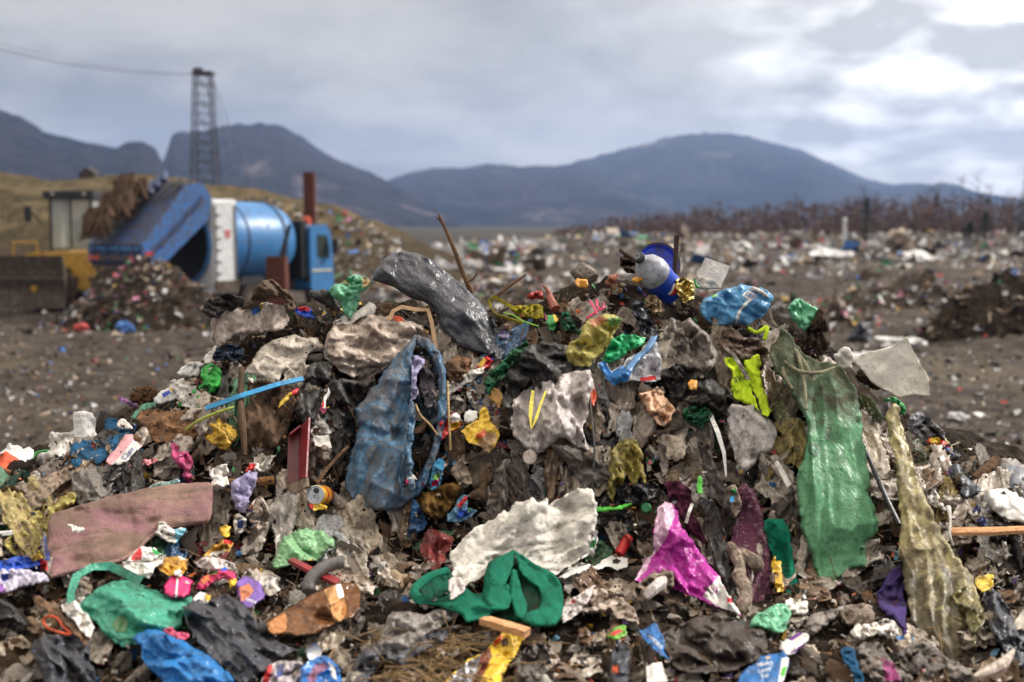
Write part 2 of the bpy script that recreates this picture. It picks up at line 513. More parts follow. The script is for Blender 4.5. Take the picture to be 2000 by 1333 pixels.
    def patch(s, outline, name, mat, parent, eps=0.004, step=3.0):
        q = Drape(outline, step=step, jitter=0.3); 
        poly = q.poly; lo, hi = poly.min(0), poly.max(0)
        G = np.stack(np.meshgrid(np.arange(lo[0], hi[0], step), np.arange(lo[1], hi[1], step)), -1).reshape(-1, 2)
        G = G[inside(G, poly)]
        pts = [Vector(p) for p in poly] + [Vector(p) for p in G]
        vo, eo, fo, *_ = delaunay_2d_cdt(pts, [(i, (i + 1) % len(poly)) for i in range(len(poly))], [], 2, 1e-4)
        V = np.array([tuple(v) for v in vo]); F = [f for f in fo if inside(V[list(f)].mean(0)[None], poly)[0]]
        return mesh_obj(name, s.point(V, eps), F, mat, parent)

# ------------------------------------------------------------------ materials
def A(r, g, b, k=1.2):
    """base colour from an sRGB reading of a lit surface"""
    f = lambda c: (c / 12.92 if c <= 0.04045 else ((c + 0.055) / 1.055) ** 2.4)
    c = [f(v / 255) * k for v in (r, g, b)]; l = 0.3 * c[0] + 0.59 * c[1] + 0.11 * c[2]
    c = [max(0.004, l + (x - l) * 0.95) for x in c]; q = min(1.0, 0.8 / max(c))
    return tuple(x * q for x in c)
MUD = (0.070, 0.049, 0.035)
_M = {}
def newmat(name):
    m = bpy.data.materials.new(name); m.use_nodes = True
    t = m.node_tree; t.nodes.clear()
    out = N(t, 'ShaderNodeOutputMaterial'); p = N(t, 'ShaderNodeBsdfPrincipled')
    L(t, p.outputs[0], out.inputs[0])
    return m, t, p, out
def objvec(t, rnd=True):
    c = N(t, 'ShaderNodeTexCoord'); 
    if not rnd: return c.outputs['Object']
    oi = N(t, 'ShaderNodeObjectInfo')
    v = N(t, 'ShaderNodeVectorMath', operation='ADD'); L(t, c.outputs['Object'], v.inputs[0])
    k = N(t, 'ShaderNodeVectorMath', operation='SCALE'); k.inputs[0].default_value = (13.1, 7.7, 5.3); L(t, oi.outputs['Random'], k.inputs['Scale'])
    L(t, k.outputs[0], v.inputs[1])
    return v.outputs[0]
def surf_mat(name, col, col2=None, dirt=0.35, rough=0.45, spec=0.5, bump=0.5, bscale=45, grain=0.08, weave=0, metal=0.0, alpha=1.0, lucent=0.0, dirtcol=MUD, speck=0.5, stretch=None, jitter=0.0, patch=0.5):
    """dirty plastic / cloth / card: colour drift, mud smears with an edge, dark grit, creases in the relief"""
    key = name
    if key in _M: return _M[key]
    m, t, p, out = newmat(name)
    v = objvec(t)
    if stretch:
        mp = N(t, 'ShaderNodeMapping'); mp.inputs['Scale'].default_value = stretch; L(t, v, mp.inputs[0]); vs = mp.outputs[0]
    else: vs = v
    c2 = col2 or tuple(c * 0.72 for c in col)
    drift = noise_tex(t, vs, 9, 5, 0.6, 0.6)
    base = mix(t, ramp(t, drift, [(0.38, 0.0), (0.62, 1.0)]), col, c2)
    if jitter:
        oi = N(t, 'ShaderNodeObjectInfo'); hs = N(t, 'ShaderNodeHueSaturation'); L(t, base, hs.inputs['Color'])
        hs.inputs['Value'].default_value = 1
        L(t, math_node(t, 'ADD', math_node(t, 'MULTIPLY', oi.outputs['Random'], jitter), 1 - jitter * .6), hs.inputs['Value'])
        base = hs.outputs[0]
    dirt = min(1.0, dirt * 1.15 + 0.10)
    # mud smears
    d1 = noise_tex(t, vs, 5.5, 8, 0.68, 0.9)
    lo = 0.66 - 0.34 * dirt
    smear = ramp(t, d1, [(lo, 0.0), (min(.99, lo + 0.13), 1.0)])
    base = mix(t, math_node(t, 'MULTIPLY', smear, min(1, 0.35 + dirt * 0.6)), base, dirtcol)
    d3 = noise_tex(t, vs, 24, 6, 0.7, 1.4)
    sm3 = ramp(t, d3, [(0.60 - 0.14 * dirt, 0.0), (0.70 - 0.10 * dirt, 1.0)])
    base = mix(t, math_node(t, "MULTIPLY", sm3, min(.85, .2 + dirt * .7)), base, dirtcol)
    # thin dusty film + grit
    d2 = noise_tex(t, v, 75, 3, 0.65)
    grit = ramp(t, d2, [(0.60 - 0.04 * speck, 0.0), (0.69 - 0.04 * speck, 1.0)])
    base = mix(t, math_node(t, 'MULTIPLY', grit, speck), base, tuple(c * 0.7 for c in dirtcol))
    L(t, base, p.inputs['Base Color'])
    r = math_node(t, 'ADD', rough, math_node(t, 'MULTIPLY', smear, 0.35 if rough < .6 else 0.1), True)
    L(t, r, p.inputs['Roughness'])
    p.inputs['Specular IOR Level'].default_value = spec
    p.inputs['Metallic'].default_value = metal
    if alpha < 1: p.inputs['Alpha'].default_value = alpha
    h2 = noise_tex(t, v, bscale * 3, 2, 0.6)
    if rough < .62 and not weave:      # film: a net of sharp creases
        nz = N(t, 'ShaderNodeTexNoise'); nz.inputs['Scale'].default_value = 7; nz.inputs['Detail'].default_value = 2; L(t, vs, nz.inputs['Vector'])
        sc = N(t, 'ShaderNodeVectorMath', operation='SCALE'); sc.inputs['Scale'].default_value = .09; L(t, nz.outputs['Color'], sc.inputs[0])
        ad = N(t, 'ShaderNodeVectorMath', operation='ADD'); L(t, vs, ad.inputs[0]); L(t, sc.outputs[0], ad.inputs[1])
        h = None
        for k, (q, wq) in enumerate(((bscale * .34, .55), (bscale * .9, .3))):
            vo = N(t, 'ShaderNodeTexVoronoi', feature='F1'); vo.inputs['Scale'].default_value = q; L(t, ad.outputs[0], vo.inputs['Vector'])
            x_ = math_node(t, 'MULTIPLY', vo.outputs['Distance'], wq * 1.2)
            h = x_ if h is None else math_node(t, 'ADD', h, x_)
        h = math_node(t, 'ADD', h, math_node(t, 'MULTIPLY', noise_tex(t, vs, bscale * .5, 3, 0.5, 1.6, 'RIDGED_MULTIFRACTAL'), .22))
    else:
        h = noise_tex(t, vs, bscale * .55, 3, 0.5, 1.6, 'RIDGED_MULTIFRACTAL')
    hh = math_node(t, 'ADD', math_node(t, 'MULTIPLY', h, 0.5), math_node(t, 'MULTIPLY', h2, grain))
    hh = math_node(t, 'ADD', hh, math_node(t, 'MULTIPLY', math_node(t, 'ADD', smear, grit), 0.25))
    if weave:
        w = N(t, 'ShaderNodeTexVoronoi'); w.inputs['Scale'].default_value = weave; L(t, v, w.inputs['Vector'])
        hh = math_node(t, 'ADD', hh, math_node(t, 'MULTIPLY', w.outputs['Distance'], 0.8))
    b = N(t, 'ShaderNodeBump'); b.inputs['Strength'].default_value = bump; b.inputs['Distance'].default_value = 0.028
    L(t, hh, b.inputs['Height']); L(t, b.outputs[0], p.inputs['Normal'])
    if lucent > 0:
        tl = N(t, 'ShaderNodeBsdfTranslucent'); L(t, base, tl.inputs[0]); L(t, b.outputs[0], tl.inputs['Normal'])
        mx = N(t, 'ShaderNodeMixShader'); mx.inputs[0].default_value = lucent
        L(t, p.outputs[0], mx.inputs[1]); L(t, tl.outputs[0], mx.inputs[2]); L(t, mx.outputs[0], out.inputs[0])
    _M[key] = m
    return m
def film(name, r, g, b, **k):
    k.setdefault('rough', 0.28); k.setdefault('bump', 0.6); k.setdefault('dirt', 0.3); k.setdefault('stretch', (2.3, 2.3, .65))
    return surf_mat(name, A(r, g, b), **k)
def cloth(name, r, g, b, **k):
    k.setdefault('rough', 0.95); k.setdefault('spec', 0.15); k.setdefault('bump', 0.6); k.setdefault('weave', 260); k.setdefault('dirt', 0.35); k.setdefault('bscale', 60)
    return surf_mat(name, A(r, g, b), **k)
def paint(name, r, g, b, rough=0.45, metal=0.0, dirt=0.2, k=1.2, **kw):
    kw.setdefault('bump', 0.15)
    return surf_mat(name, A(r, g, b, k), rough=rough, metal=metal, dirt=dirt, **kw)
def plain(name, col, rough=0.5, metal=0.0, spec=0.5):
    if name in _M: return _M[name]
    m, t, p, out = newmat(name)
    p.inputs['Base Color'].default_value = (*col, 1); p.inputs['Roughness'].default_value = rough
    p.inputs['Metallic'].default_value = metal; p.inputs['Specular IOR Level'].default_value = spec
    _M[name] = m
    return m

def soil_mat(name, c1, c2, c3, scale=6, bump=1.0, patch=0):
    m, t, p, out = newmat(name)
    c = N(t, 'ShaderNodeTexCoord').outputs['Object']
    a = noise_tex(t, c, scale, 8, 0.7, 0.4); b = noise_tex(t, c, scale * 14, 4, 0.7)
    col = ramp(t, a, [(0.3, c1), (0.5, c2), (0.68, c3)])
    col = mix(t, ramp(t, b, [(0.55, 0.0), (0.7, 0.8)]), col, tuple(x * 0.35 for x in c1))
    if patch:
        col = mix(t, ramp(t, noise_tex(t, c, patch, 5, 0.65, 0.5), [(0.52, 0.0), (0.66, 0.55)]), col, (0.115, 0.092, 0.062))
    L(t, col, p.inputs['Base Color']); p.inputs['Roughness'].default_value = 0.95; p.inputs['Specular IOR Level'].default_value = 0.2
    bn = N(t, 'ShaderNodeBump'); bn.inputs['Strength'].default_value = bump; bn.inputs['Distance'].default_value = 0.03
    L(t, math_node(t, 'ADD', a, math_node(t, 'MULTIPLY', b, 0.5)), bn.inputs['Height']); L(t, bn.outputs[0], p.inputs['Normal'])
    return m

# ------------------------------------------------------------------ ground, bank, hills
def heightmesh(name, xs, ys, fn, mat, kind='structure'):
    X, Y = np.meshgrid(xs, ys); Z = fn(X, Y)
    v = np.stack([X, Y, Z], -1).reshape(-1, 3); nx, ny = len(xs), len(ys)
    i = np.arange(nx * ny).reshape(ny, nx)
    f = np.stack([i[:-1, :-1], i[:-1, 1:], i[1:, 1:], i[1:, :-1]], -1).reshape(-1, 4)
    o = mesh_obj(name, v, f, mat, recenter=False)
    return tag(o, kind=kind)
def ss(a, b, x):
    t = np.clip((x - a) / (b - a), 0, 1); return t * t * (3 - 2 * t)
def ground_z(x, y):
    x = np.asarray(x, float); y = np.asarray(y, float)
    z = 0.28 * (fbm(x / 3.1, y / 3.1, 3, 4) - .5) + 0.10 * (fbm(x / .7, y / .7, 5, 3) - .5)
    far = ss(30, 110, y)
    z = z + far * (1.5 * ss(-8, 8, x) + 1.2 * (fbm(x / 14, y / 9, 21, 3) - .35))
    # low ridges of tipped waste on the right
    z = z + 0.8 * ss(9, 14, x) * ss(22, 26, y) * (1 - ss(27, 34, y)) * (0.5 + fbm(x / 2.2, y / 2.2, 8, 3))
    # wheel ruts and shoved-up spoil
    z = z + 0.16 * (ridged(x / 1.6 + y / 9, y / 5, 91, 3) - .55) * ss(8, 14, y)
    z = z + 0.9 * ss(2, 7, x) * ss(40, 46, y) * (1 - ss(47, 60, y)) * fbm(x / 4, y / 4, 9, 3)
    return z * np.clip((y - 3) / 5, 0.2, 1)
dirt = soil_mat('trampled dirt', (0.016, 0.012, 0.010), (0.046, 0.035, 0.028), (0.115, 0.090, 0.072), 2.2, 1.0, 0.16)
# finer near the viewer, coarse to the horizon
g1 = np.concatenate([np.linspace(-60, -20, 60, False), np.linspace(-20, 25, 260, False), np.linspace(25, 90, 80)])
g2 = np.concatenate([np.linspace(-6, 40, 300, False), np.linspace(40, 130, 140)])
heightmesh('ground', g1, g2, ground_z, dirt)
fx = np.concatenate([np.linspace(-9000, -300, 20, False), np.linspace(-300, 300, 60, False), np.linspace(300, 9000, 21)])
fy = np.concatenate([np.linspace(-400, 100, 20, False), np.linspace(100, 300, 30, False), np.linspace(300, 12000, 40)])
def plain_z(x, y):
    return np.where((y < 128) & (np.abs(x) < 95), -2.2, -0.3 + 1.1 * ss(110, 160, y)) + 0.0 * x
plainmat = soil_mat('far fields', (0.022, 0.020, 0.018), (0.045, 0.038, 0.030), (0.075, 0.062, 0.05), 0.05, 0.2)
heightmesh('far_plain', fx, fy, plain_z, plainmat)

# grassy bank on the left, behind the machines
def bank_z(x, y):
    # crest heights read along the photo's skyline, at 62 m
    cx = [-60, -29, -24, -20, -17.5, -12, -9, -6.5, -4, -1, 3]
    cz = [6.4, 5.9, 5.7, 5.8, 5.2, 4.5, 3.9, 2.7, 1.3, .1, -.5]
    k = np.interp(x * 62 / np.maximum(y, 40), cx, cz)
    up = ss(42, 62, y) * (1 - ss(70, 100, y))
    return k * up + (fbm(x / 3.5, y / 3.5, 77, 4) - .5) * 1.3 * up - 0.4 + .12 * (fbm(x, y, 78, 2) - .5)
m, t, p, out = newmat('dry grass')
c = N(t, 'ShaderNodeTexCoord').outputs['Object']
a = noise_tex(t, c, 0.35, 6, 0.65, 0.6); b = noise_tex(t, c, 3.0, 5, 0.7)
geo = N(t, 'ShaderNodeSeparateXYZ'); L(t, c, geo.inputs[0])
col = ramp(t, a, [(0.34, (0.045, 0.038, 0.018)), (0.48, (0.135, 0.10, 0.055)), (0.62, (0.26, 0.195, 0.115))])
band = ramp(t, math_node(t, 'ADD', math_node(t, 'MULTIPLY', geo.outputs[2], 0.14), math_node(t, 'MULTIPLY', b, 0.35)), [(0.38, 1.0), (0.55, 0.0)])
col = mix(t, band, col, (0.075, 0.052, 0.037))
scrub_ = ramp(t, noise_tex(t, c, 1.1, 6, .7, .6), [(.46, 0.0), (.58, .8)])
L(t, mix(t, scrub_, mix(t, math_node(t, 'MULTIPLY', b, 0.6), col, (0.09, 0.07, 0.04)), (0.06, 0.05, 0.028)), p.inputs['Base Color'])
p.inputs['Roughness'].default_value = 1.0; p.inputs['Specular IOR Level'].default_value = 0.1
bn = N(t, 'ShaderNodeBump'); bn.inputs['Distance'].default_value = 0.4; L(t, b, bn.inputs['Height']); L(t, bn.outputs[0], p.inputs['Normal'])
GRASS = m
heightmesh('hillside', np.linspace(-75, 4, 240), np.linspace(41, 100, 90), bank_z, m)

# wooded mountains
def hill(name, prof_px, R, depth, mat, rough, seed):
    P = np.array(prof_px, float)
    px = np.linspace(P[0, 0], P[-1, 0], 420)
    py = np.interp(px, P[:, 0], P[:, 1])
    k = np.hanning(7); k /= k.sum()
    py = np.convolve(np.pad(py, 3, 'edge'), k, 'valid')
    crest = at(px, py, R)
    xs = crest[:, 0]; zc = crest[:, 2]
    rows, nr = [], 60
    for j in range(nr):
        q = j / (nr - 1) * 1.5
        y = R - depth + depth * q
        s = np.where(q <= 1, np.sin(np.clip(q, 0, 1) * math.pi / 2) ** 1.25, 1 - (q - 1) * 1.6)
        z = zc * s
        rel = (fbm(xs / rough, np.full_like(xs, y) / rough, seed, 5) - .5) * 0.45 * np.max(zc) * min(1, 3.2 * abs(1 - q)) * min(1, q * 3)
        z = z + (np.minimum(rel, np.maximum(zc * .97 - z, 0) * .8) if q <= 1 else rel * .3)
        tree = 8 * (vn(xs / 20, np.full_like(xs, y) / 20, seed + 3) - .8) * (1 if q > .3 else .4)
        rows.append(np.stack([xs * (y / R), np.full_like(xs, y), np.maximum(z, -6) + tree], 1))
    v = np.concatenate(rows); n = len(px)
    i = np.arange(n * nr).reshape(nr, n)
    f = np.stack([i[:-1, :-1], i[:-1, 1:], i[1:, 1:], i[1:, :-1]], -1).reshape(-1, 4)
    return tag(mesh_obj(name, v, f, mat, recenter=False), kind='structure')
def forest_mat(name, ca, cb, cc, s):
    m, t, p, out = newmat(name)
    c = N(t, 'ShaderNodeTexCoord').outputs['Object']
    a = noise_tex(t, c, s, 7, 0.62, 0.8); b = noise_tex(t, c, s * 9, 5, 0.7)
    col = ramp(t, a, [(0.36, ca), (0.50, cb), (0.60, cb), (0.70, cc)])
    col = mix(t, ramp(t, b, [(0.45, 0.0), (0.62, 0.7)]), col, tuple(x * .5 for x in ca))
    L(t, col, p.inputs['Base Color']); p.inputs['Roughness'].default_value = 1; p.inputs['Specular IOR Level'].default_value = 0
    bn = N(t, 'ShaderNodeBump'); bn.inputs['Distance'].default_value = 12; L(t, b, bn.inputs['Height']); L(t, bn.outputs[0], p.inputs['Normal'])
    return m
fm = forest_mat('wooded slopes', (0.008, 0.014, 0.022), (0.036, 0.032, 0.038), (0.20, 0.165, 0.17), 0.0050)  # blue of the distant haze is also put into the slope colours
fm2 = forest_mat('far wooded slopes', (0.009, 0.017, 0.028), (0.040, 0.042, 0.050), (0.20, 0.175, 0.17), 0.0034)
hill('mountain', [(-500, 190), (-200, 215), (0, 232), (50, 243), (100, 270), (150, 283), (200, 296), (250, 300), (285, 293), (312, 303), (328, 335), (345, 372), (370, 420), (400, 470)], 1500, 800, fm, 260, 5)
hill('mountain', [(230, 470), (300, 372), (325, 340), (345, 288), (380, 283), (430, 272), (480, 258), (520, 252), (562, 254), (590, 270), (640, 305), (700, 332), (750, 352), (800, 384), (860, 420), (950, 470)], 2100, 1000, fm, 330, 8)
hill('mountain', [(500, 440), (600, 402), (700, 368), (760, 352), (800, 339), (850, 329), (900, 331), (960, 322), (1000, 326), (1060, 325), (1120, 322), (1150, 330), (1200, 352), (1300, 400), (1400, 460)], 2700, 1200, fm, 380, 11)
hill('mountain', [(950, 440), (1050, 360), (1120, 330), (1200, 308), (1250, 295), (1300, 283), (1350, 275), (1400, 271), (1450, 275), (1500, 287), (1560, 300), (1620, 325), (1680, 352), (1730, 362), (1800, 362), (1850, 370), (1900, 386), (2000, 400), (2400, 420), (2900, 440)], 3600, 1700, fm2, 520, 14)

# air: far slopes fade to blue-grey
hz = MB().box((0, 1500, 195), (9000, 7400, 400)).build('haze', [], None)
hm = bpy.data.materials.new('air'); hm.use_nodes = True; hm.node_tree.nodes.clear()
vo = N(hm.node_tree, 'ShaderNodeOutputMaterial'); pv = N(hm.node_tree, 'ShaderNodeVolumePrincipled')
pv.inputs['Color'].default_value = (0.40, 0.57, 1.0, 1); pv.inputs['Density'].default_value = 0.00018; pv.inputs['Anisotropy'].default_value = 0.2
L(hm.node_tree, pv.outputs[0], vo.inputs['Volume'])
hz.data.materials.append(hm); tag(hz, kind='stuff')

# ------------------------------------------------------------------ mound of rubbish (the heap everything lies on)
def mound_z(X, Y):
    """height of the mound over world x, y: each column follows the measured profile"""
    px = 1000 + FPX * X / np.maximum(Y, 0.5)
    for _ in range(2):
        ps, dr, pm, dm, pf, df = prof(px)
        # approximate depth along the view at this y
        px = 1000 + FPX * X / np.maximum(Y * 1.02 - 0.02, 0.5)
    def yz(py, D):
        k = -(py - 666.5) / FPX
        return D * (FW[1] + k * UPV[1]), CAM_Z + D * (FW[2] + k * UPV[2])
    ps, dr, pm, dm, pf, df = prof(px)
    p13 = np.maximum(1333, pf + 60)
    pts = [yz(p13 + 420, np.full_like(px, 2.35)), yz(p13, np.full_like(px, 3.05)), yz(pf, df), yz(pm, dm), yz(ps, dr)]
    y0, z0 = pts[0]
    pts = [(y0 - 3.0, np.full_like(px, -0.4)), (y0 - 1.2, z0 * 0.8)] + pts
    yr, zr = pts[-1]
    pts += [(yr + 0.35, zr - 0.04), (yr + 1.2, zr * 0.62), (yr + 3.2, np.full_like(px, -0.4))]
    Z = np.full(X.shape, -0.4)
    for (ya, za), (yb, zb) in zip(pts[:-1], pts[1:]):
        w = (Y >= ya) & (Y < yb); t = (Y - ya) / np.maximum(yb - ya, 1e-3)
        Z = np.where(w, za + (zb - za) * t, Z)
    n = 0.11 * (fbm(X / .33, Y / .33, 31, 4) - .55) + 0.05 * (ridged(X / .11, Y / .11, 35, 2) - .7) + 0.02 * (vn(X / .03, Y / .03, 37) - .5)
    side = np.clip((4.2 - np.abs(X)) / 1.6, 0, 1)
    return (Z + n) * side - 0.4 * (1 - side)
heapmat = soil_mat('rotting mixed refuse', (0.011, 0.008, 0.005), (0.036, 0.025, 0.017), (0.105, 0.077, 0.055), 9, 1.0)
hx = np.concatenate([np.linspace(-4.3, -2.4, 60, False), np.linspace(-2.4, 2.4, 420, False), np.linspace(2.4, 4.3, 61)])
hy = np.concatenate([np.linspace(-1.0, 2.4, 60, False), np.linspace(2.4, 5.3, 330, False), np.linspace(5.3, 8.6, 60)])
heightmesh('rubbish_mound', hx, hy, mound_z, heapmat)

# ------------------------------------------------------------------ the things on the mound, one by one
def H(name, label, cat, outline, mat, patches=(), parent=None, group=None, phrase=None, **k):
    d = Drape(outline, **k)
    mats = mat if isinstance(mat, (list, tuple)) else [mat]
    o = d.build(name, mats, parent, patches)
    if parent is None:
        tag(o, label, cat, group)
        HEROES.append((d.c[0], d.c[1], phrase or label))
        HPOLY.append(d.poly)
    return d
def pts3(path):
    return [hp(x, y, o) for x, y, o in path]
def strand(name, label, cat, path, r, mat, parent=None, n=8, group=None, dense=True):
    """a rod, twig, strap or cord through measured spots (x, y, off the mound)"""
    P = np.array(path, float)
    if dense and len(P) > 2:
        out = []
        for i in range(len(P) - 1):
            p0, p1, p2, p3 = P[max(i - 1, 0)], P[i], P[i + 1], P[min(i + 2, len(P) - 1)]
            for j in range(5):
                t = j / 5; out.append(0.5 * ((2 * p1) + (-p0 + p2) * t + (2 * p0 - 5 * p1 + 4 * p2 - p3) * t * t + (-p0 + 3 * p1 - 3 * p2 + p3) * t ** 3))
        out.append(P[-1]); P = np.array(out)
    rr = list(np.interp(np.linspace(0, 1, len(P)), np.linspace(0, 1, len(r)), r)) if isinstance(r, (list, tuple)) else r
    o = MB().tube([hp(*q) for q in P], rr, n).build(name, mat, parent, True)
    if parent is None:
        tag(o, label, cat, group); c = P.mean(0); HEROES.append((c[0], c[1], label))
    return o
def straps(name, label, cat, path, w, mat, parent=None, thick=0.002, twist=0.0):
    """a flat band standing or lying along a path"""
    P = [Vector(hp(*q)) for q in path]; mb = MB(); vs = []
    for i, p in enumerate(P):
        t = (P[min(i + 1, len(P) - 1)] - P[max(i - 1, 0)]).normalized()
        nrm = Vector((0, -0.85, 0.5)); s = t.cross(nrm).normalized(); nn = s.cross(t).normalized()
        a = twist * i; s2 = s * math.cos(a) + nn * math.sin(a); n2 = nn * math.cos(a) - s * math.sin(a)
        wi = w[i] if isinstance(w, (list, tuple)) else w
        vs += [p - s2 * wi / 2 + n2 * thick, p + s2 * wi / 2 + n2 * thick, p + s2 * wi / 2 - n2 * thick, p - s2 * wi / 2 - n2 * thick]
    fs = [(0, 1, 2, 3)]
    for i in range(len(P) - 1):
        for k in range(4):
            fs.append((i * 4 + k, (i + 1) * 4 + k, (i + 1) * 4 + (k + 1) % 4, i * 4 + (k + 1) % 4))
    e = (len(P) - 1) * 4; fs.append((e + 3, e + 2, e + 1, e))
    o = mb.add(vs, fs).build(name, mat, parent)
    if parent is None:
        tag(o, label, cat); c = np.array(path).mean(0); HEROES.append((c[0], c[1], label))
    return o
def slab(name, label, cat, corners, thick, mat, parent=None, div=8, warp=0.01, bev=0.0):
    """a board or card through four measured corners (x, y, off), with thickness and a slight warp"""
    c = [Vector(hp(*q)) for q in corners]
    nrm = (c[1] - c[0]).cross(c[3] - c[0]).normalized()
    if nrm.dot(Vector((0, -1, .4))) < 0: nrm = -nrm
    vs, fs = [], []; n = div + 1; _seed[0] += 3; sd = _seed[0]
    for side in (0, 1):
        for j in range(n):
            for i in range(n):
                u, v = i / div, j / div
                p = (c[0] * (1 - u) + c[1] * u) * (1 - v) + (c[3] * (1 - u) + c[2] * u) * v
                p = p + nrm * (warp * (float(fbm(np.array(u * 2.0), np.array(v * 2.0), sd, 2)) - .5) * 2 - side * thick)
                e = 0.012 * (float(vn(np.array(u * 9.0), np.array(v * 9.0), sd + 1)) - .5)
                vs.append(p + (c[1] - c[0]) * (e if j in (0, div) or i in (0, div) else 0))
    I = lambda s, j, i: s * n * n + j * n + i
    for j in range(div):
        for i in range(div):
            fs.append((I(0, j, i), I(0, j, i + 1), I(0, j + 1, i + 1), I(0, j + 1, i)))
            fs.append((I(1, j, i), I(1, j + 1, i), I(1, j + 1, i + 1), I(1, j, i + 1)))
    for i in range(div):
        fs += [(I(0, 0, i), I(1, 0, i), I(1, 0, i + 1), I(0, 0, i + 1)), (I(0, div, i + 1), I(1, div, i + 1), I(1, div, i), I(0, div, i)),
               (I(0, i + 1, 0), I(1, i + 1, 0), I(1, i, 0), I(0, i, 0)), (I(0, i, div), I(1, i, div), I(1, i + 1, div), I(0, i + 1, div))]
    o = MB().add(vs, fs).build(name, mat, parent)
    bm = bmesh.new(); bm.from_mesh(o.data); bmesh.ops.recalc_face_normals(bm, faces=bm.faces[:]); bm.to_mesh(o.data); bm.free()
    if parent is None:
        tag(o, label, cat); q = np.array(corners).mean(0); HEROES.append((q[0], q[1], label)); HPOLY.append(np.array([[a, b] for a, b, _ in corners], float))
    return o
def lump(name, label, cat, px, py, off, size, mat, rough=0.3, freq=3.0, rot=0.0, parent=None, sub=4, facet=0.0):
    """a stone, clod, fruit or crust: a dented round body of real depth"""
    bm = bmesh.new(); bmesh.ops.create_icosphere(bm, subdivisions=sub, radius=1); _seed[0] += 5; sd = _seed[0]
    v = np.array([tuple(x.co) for x in bm.verts]); bm.verts.index_update(); f = [[x.index for x in q.verts] for q in bm.faces]; bm.free()
    k = freq
    r = 1 + rough * ((fbm(v[:, 0] * k + 5, v[:, 1] * k + v[:, 2] * k * .7, sd, 3) - .5) * 1.6 + (ridged(v[:, 0] * k * 1.5 - v[:, 2] * k, v[:, 1] * k * 1.5, sd + 7, 2) - .7))
    if facet:
        rg = np.random.default_rng(sd); 
        for _ in range(7):
            nn = rg.normal(size=3); nn /= np.linalg.norm(nn); q = v @ nn; r = np.where(q * r > facet, facet / np.maximum(q, .05), r)
    v = v * r[:, None] * np.array(size)
    a = math.radians(rot); R = np.array([[math.cos(a), 0, math.sin(a)], [0, 1, 0], [-math.sin(a), 0, math.cos(a)]])
    o = mesh_obj(name, v @ R.T + hp(px, py, off), f, mat, parent)
    if parent is None: tag(o, label, cat); HEROES.append((px, py, label))
    return o
def S(px): return px * 4.1 / FPX      # photo pixels to metres on the mound's face

# --- materials of the mound
blackbag = film('black bin liner', 62, 64, 72, rough=0.34, dirt=0.16, speck=0.25, spec=0.5, bump=0.45, bscale=48, stretch=(2.4, 2.4, 1.0))
blackdull = film('dusty black film', 50, 48, 48, rough=0.45, dirt=0.3, speck=0.3, bump=0.7, stretch=(2.2, 2.2, 0.5))
greydull = film('dusty grey film', 96, 90, 86, rough=0.5, dirt=0.4, speck=0.4)
whitedirty = film('muddy white film', 226, 208, 194, rough=0.5, dirt=0.36, speck=0.5, dirtcol=(0.18, 0.10, 0.06), lucent=0.12)
whitebag = film('white carrier film', 240, 228, 224, rough=0.42, dirt=0.14, speck=0.4, lucent=0.15)
whitesheet = film('torn foam sheet', 226, 219, 209, rough=0.6, dirt=0.24, speck=0.45, bump=0.4, stretch=(.7, 1, 1.8), lucent=0.12)
paperw = surf_mat('soiled white paper', A(232, 226, 218), rough=0.8, dirt=0.16, bump=0.35, speck=0.4, spec=0.2)
greyfilm = film('grey dirty film', 150, 140, 133, rough=0.45, dirt=0.45, speck=0.5, lucent=0.12)
beige = film('beige soiled film', 170, 150, 132, rough=0.55, dirt=0.5, speck=0.5, lucent=0.1)
bluebag = film('blue sack', 60, 106, 140, rough=0.42, dirt=0.42, speck=0.25, dirtcol=(0.13, 0.10, 0.075), stretch=(1.6, 1.6, .6), bump=0.7)
bluebag_shade = film('blue sack inside', 36, 50, 62, rough=0.4, dirt=0.25, speck=0.2, bump=0.8, stretch=(2.5, 2.5, .4))  # shade in the sack's open mouth put into a darker blue
greenbag = film('green refuse sack', 98, 160, 116, rough=0.4, dirt=0.2, speck=0.5, bump=.35, lucent=0.2, dirtcol=(0.06, 0.06, 0.035))
# dried mud caked on the upper part of the green sack, thinning out downwards
t = greenbag.node_tree; p = next(n for n in t.nodes if n.type == 'BSDF_PRINCIPLED'); old = p.inputs['Base Color'].links[0].from_socket
ov = N(t, 'ShaderNodeTexCoord').outputs['Object']; zz = N(t, 'ShaderNodeSeparateXYZ'); L(t, ov, zz.inputs[0])
fac = ramp(t, math_node(t, 'ADD', zz.outputs[2], math_node(t, 'MULTIPLY', math_node(t, 'SUBTRACT', noise_tex(t, ov, 9, 6, .7, .8), .5), .75)), [(.03, 0.0), (.25, .92)])
cake = ramp(t, noise_tex(t, ov, 30, 5, .7), [(.4, (.055, .043, .028)), (.6, (.12, .115, .075))])
L(t, mix(t, fac, old, cake), p.inputs['Base Color'])
ro = p.inputs['Roughness'].links[0].from_socket; L(t, math_node(t, 'MAXIMUM', ro, fac), p.inputs['Roughness']); p.inputs['Specular IOR Level'].default_value = .3
mint = film('mint carrier film', 128, 205, 165, rough=0.3, dirt=0.12, speck=0.2, lucent=0.25)
tealbag = film('teal carrier film', 70, 168, 140, rough=0.34, dirt=0.22, speck=0.2, lucent=0.2)
brightgreen = film('bright green film', 40, 180, 60, rough=0.32, dirt=0.12, speck=0.2, lucent=0.2)
emerald = film('emerald film', 40, 190, 120, rough=0.32, dirt=0.12, speck=0.2, lucent=0.2)
skybag = film('sky blue film', 95, 165, 214, rough=0.34, dirt=0.16, speck=0.35, lucent=0.2)
bluefilm = film('vivid blue film', 42, 128, 200, rough=0.3, dirt=0.12, speck=0.15, lucent=0.18)
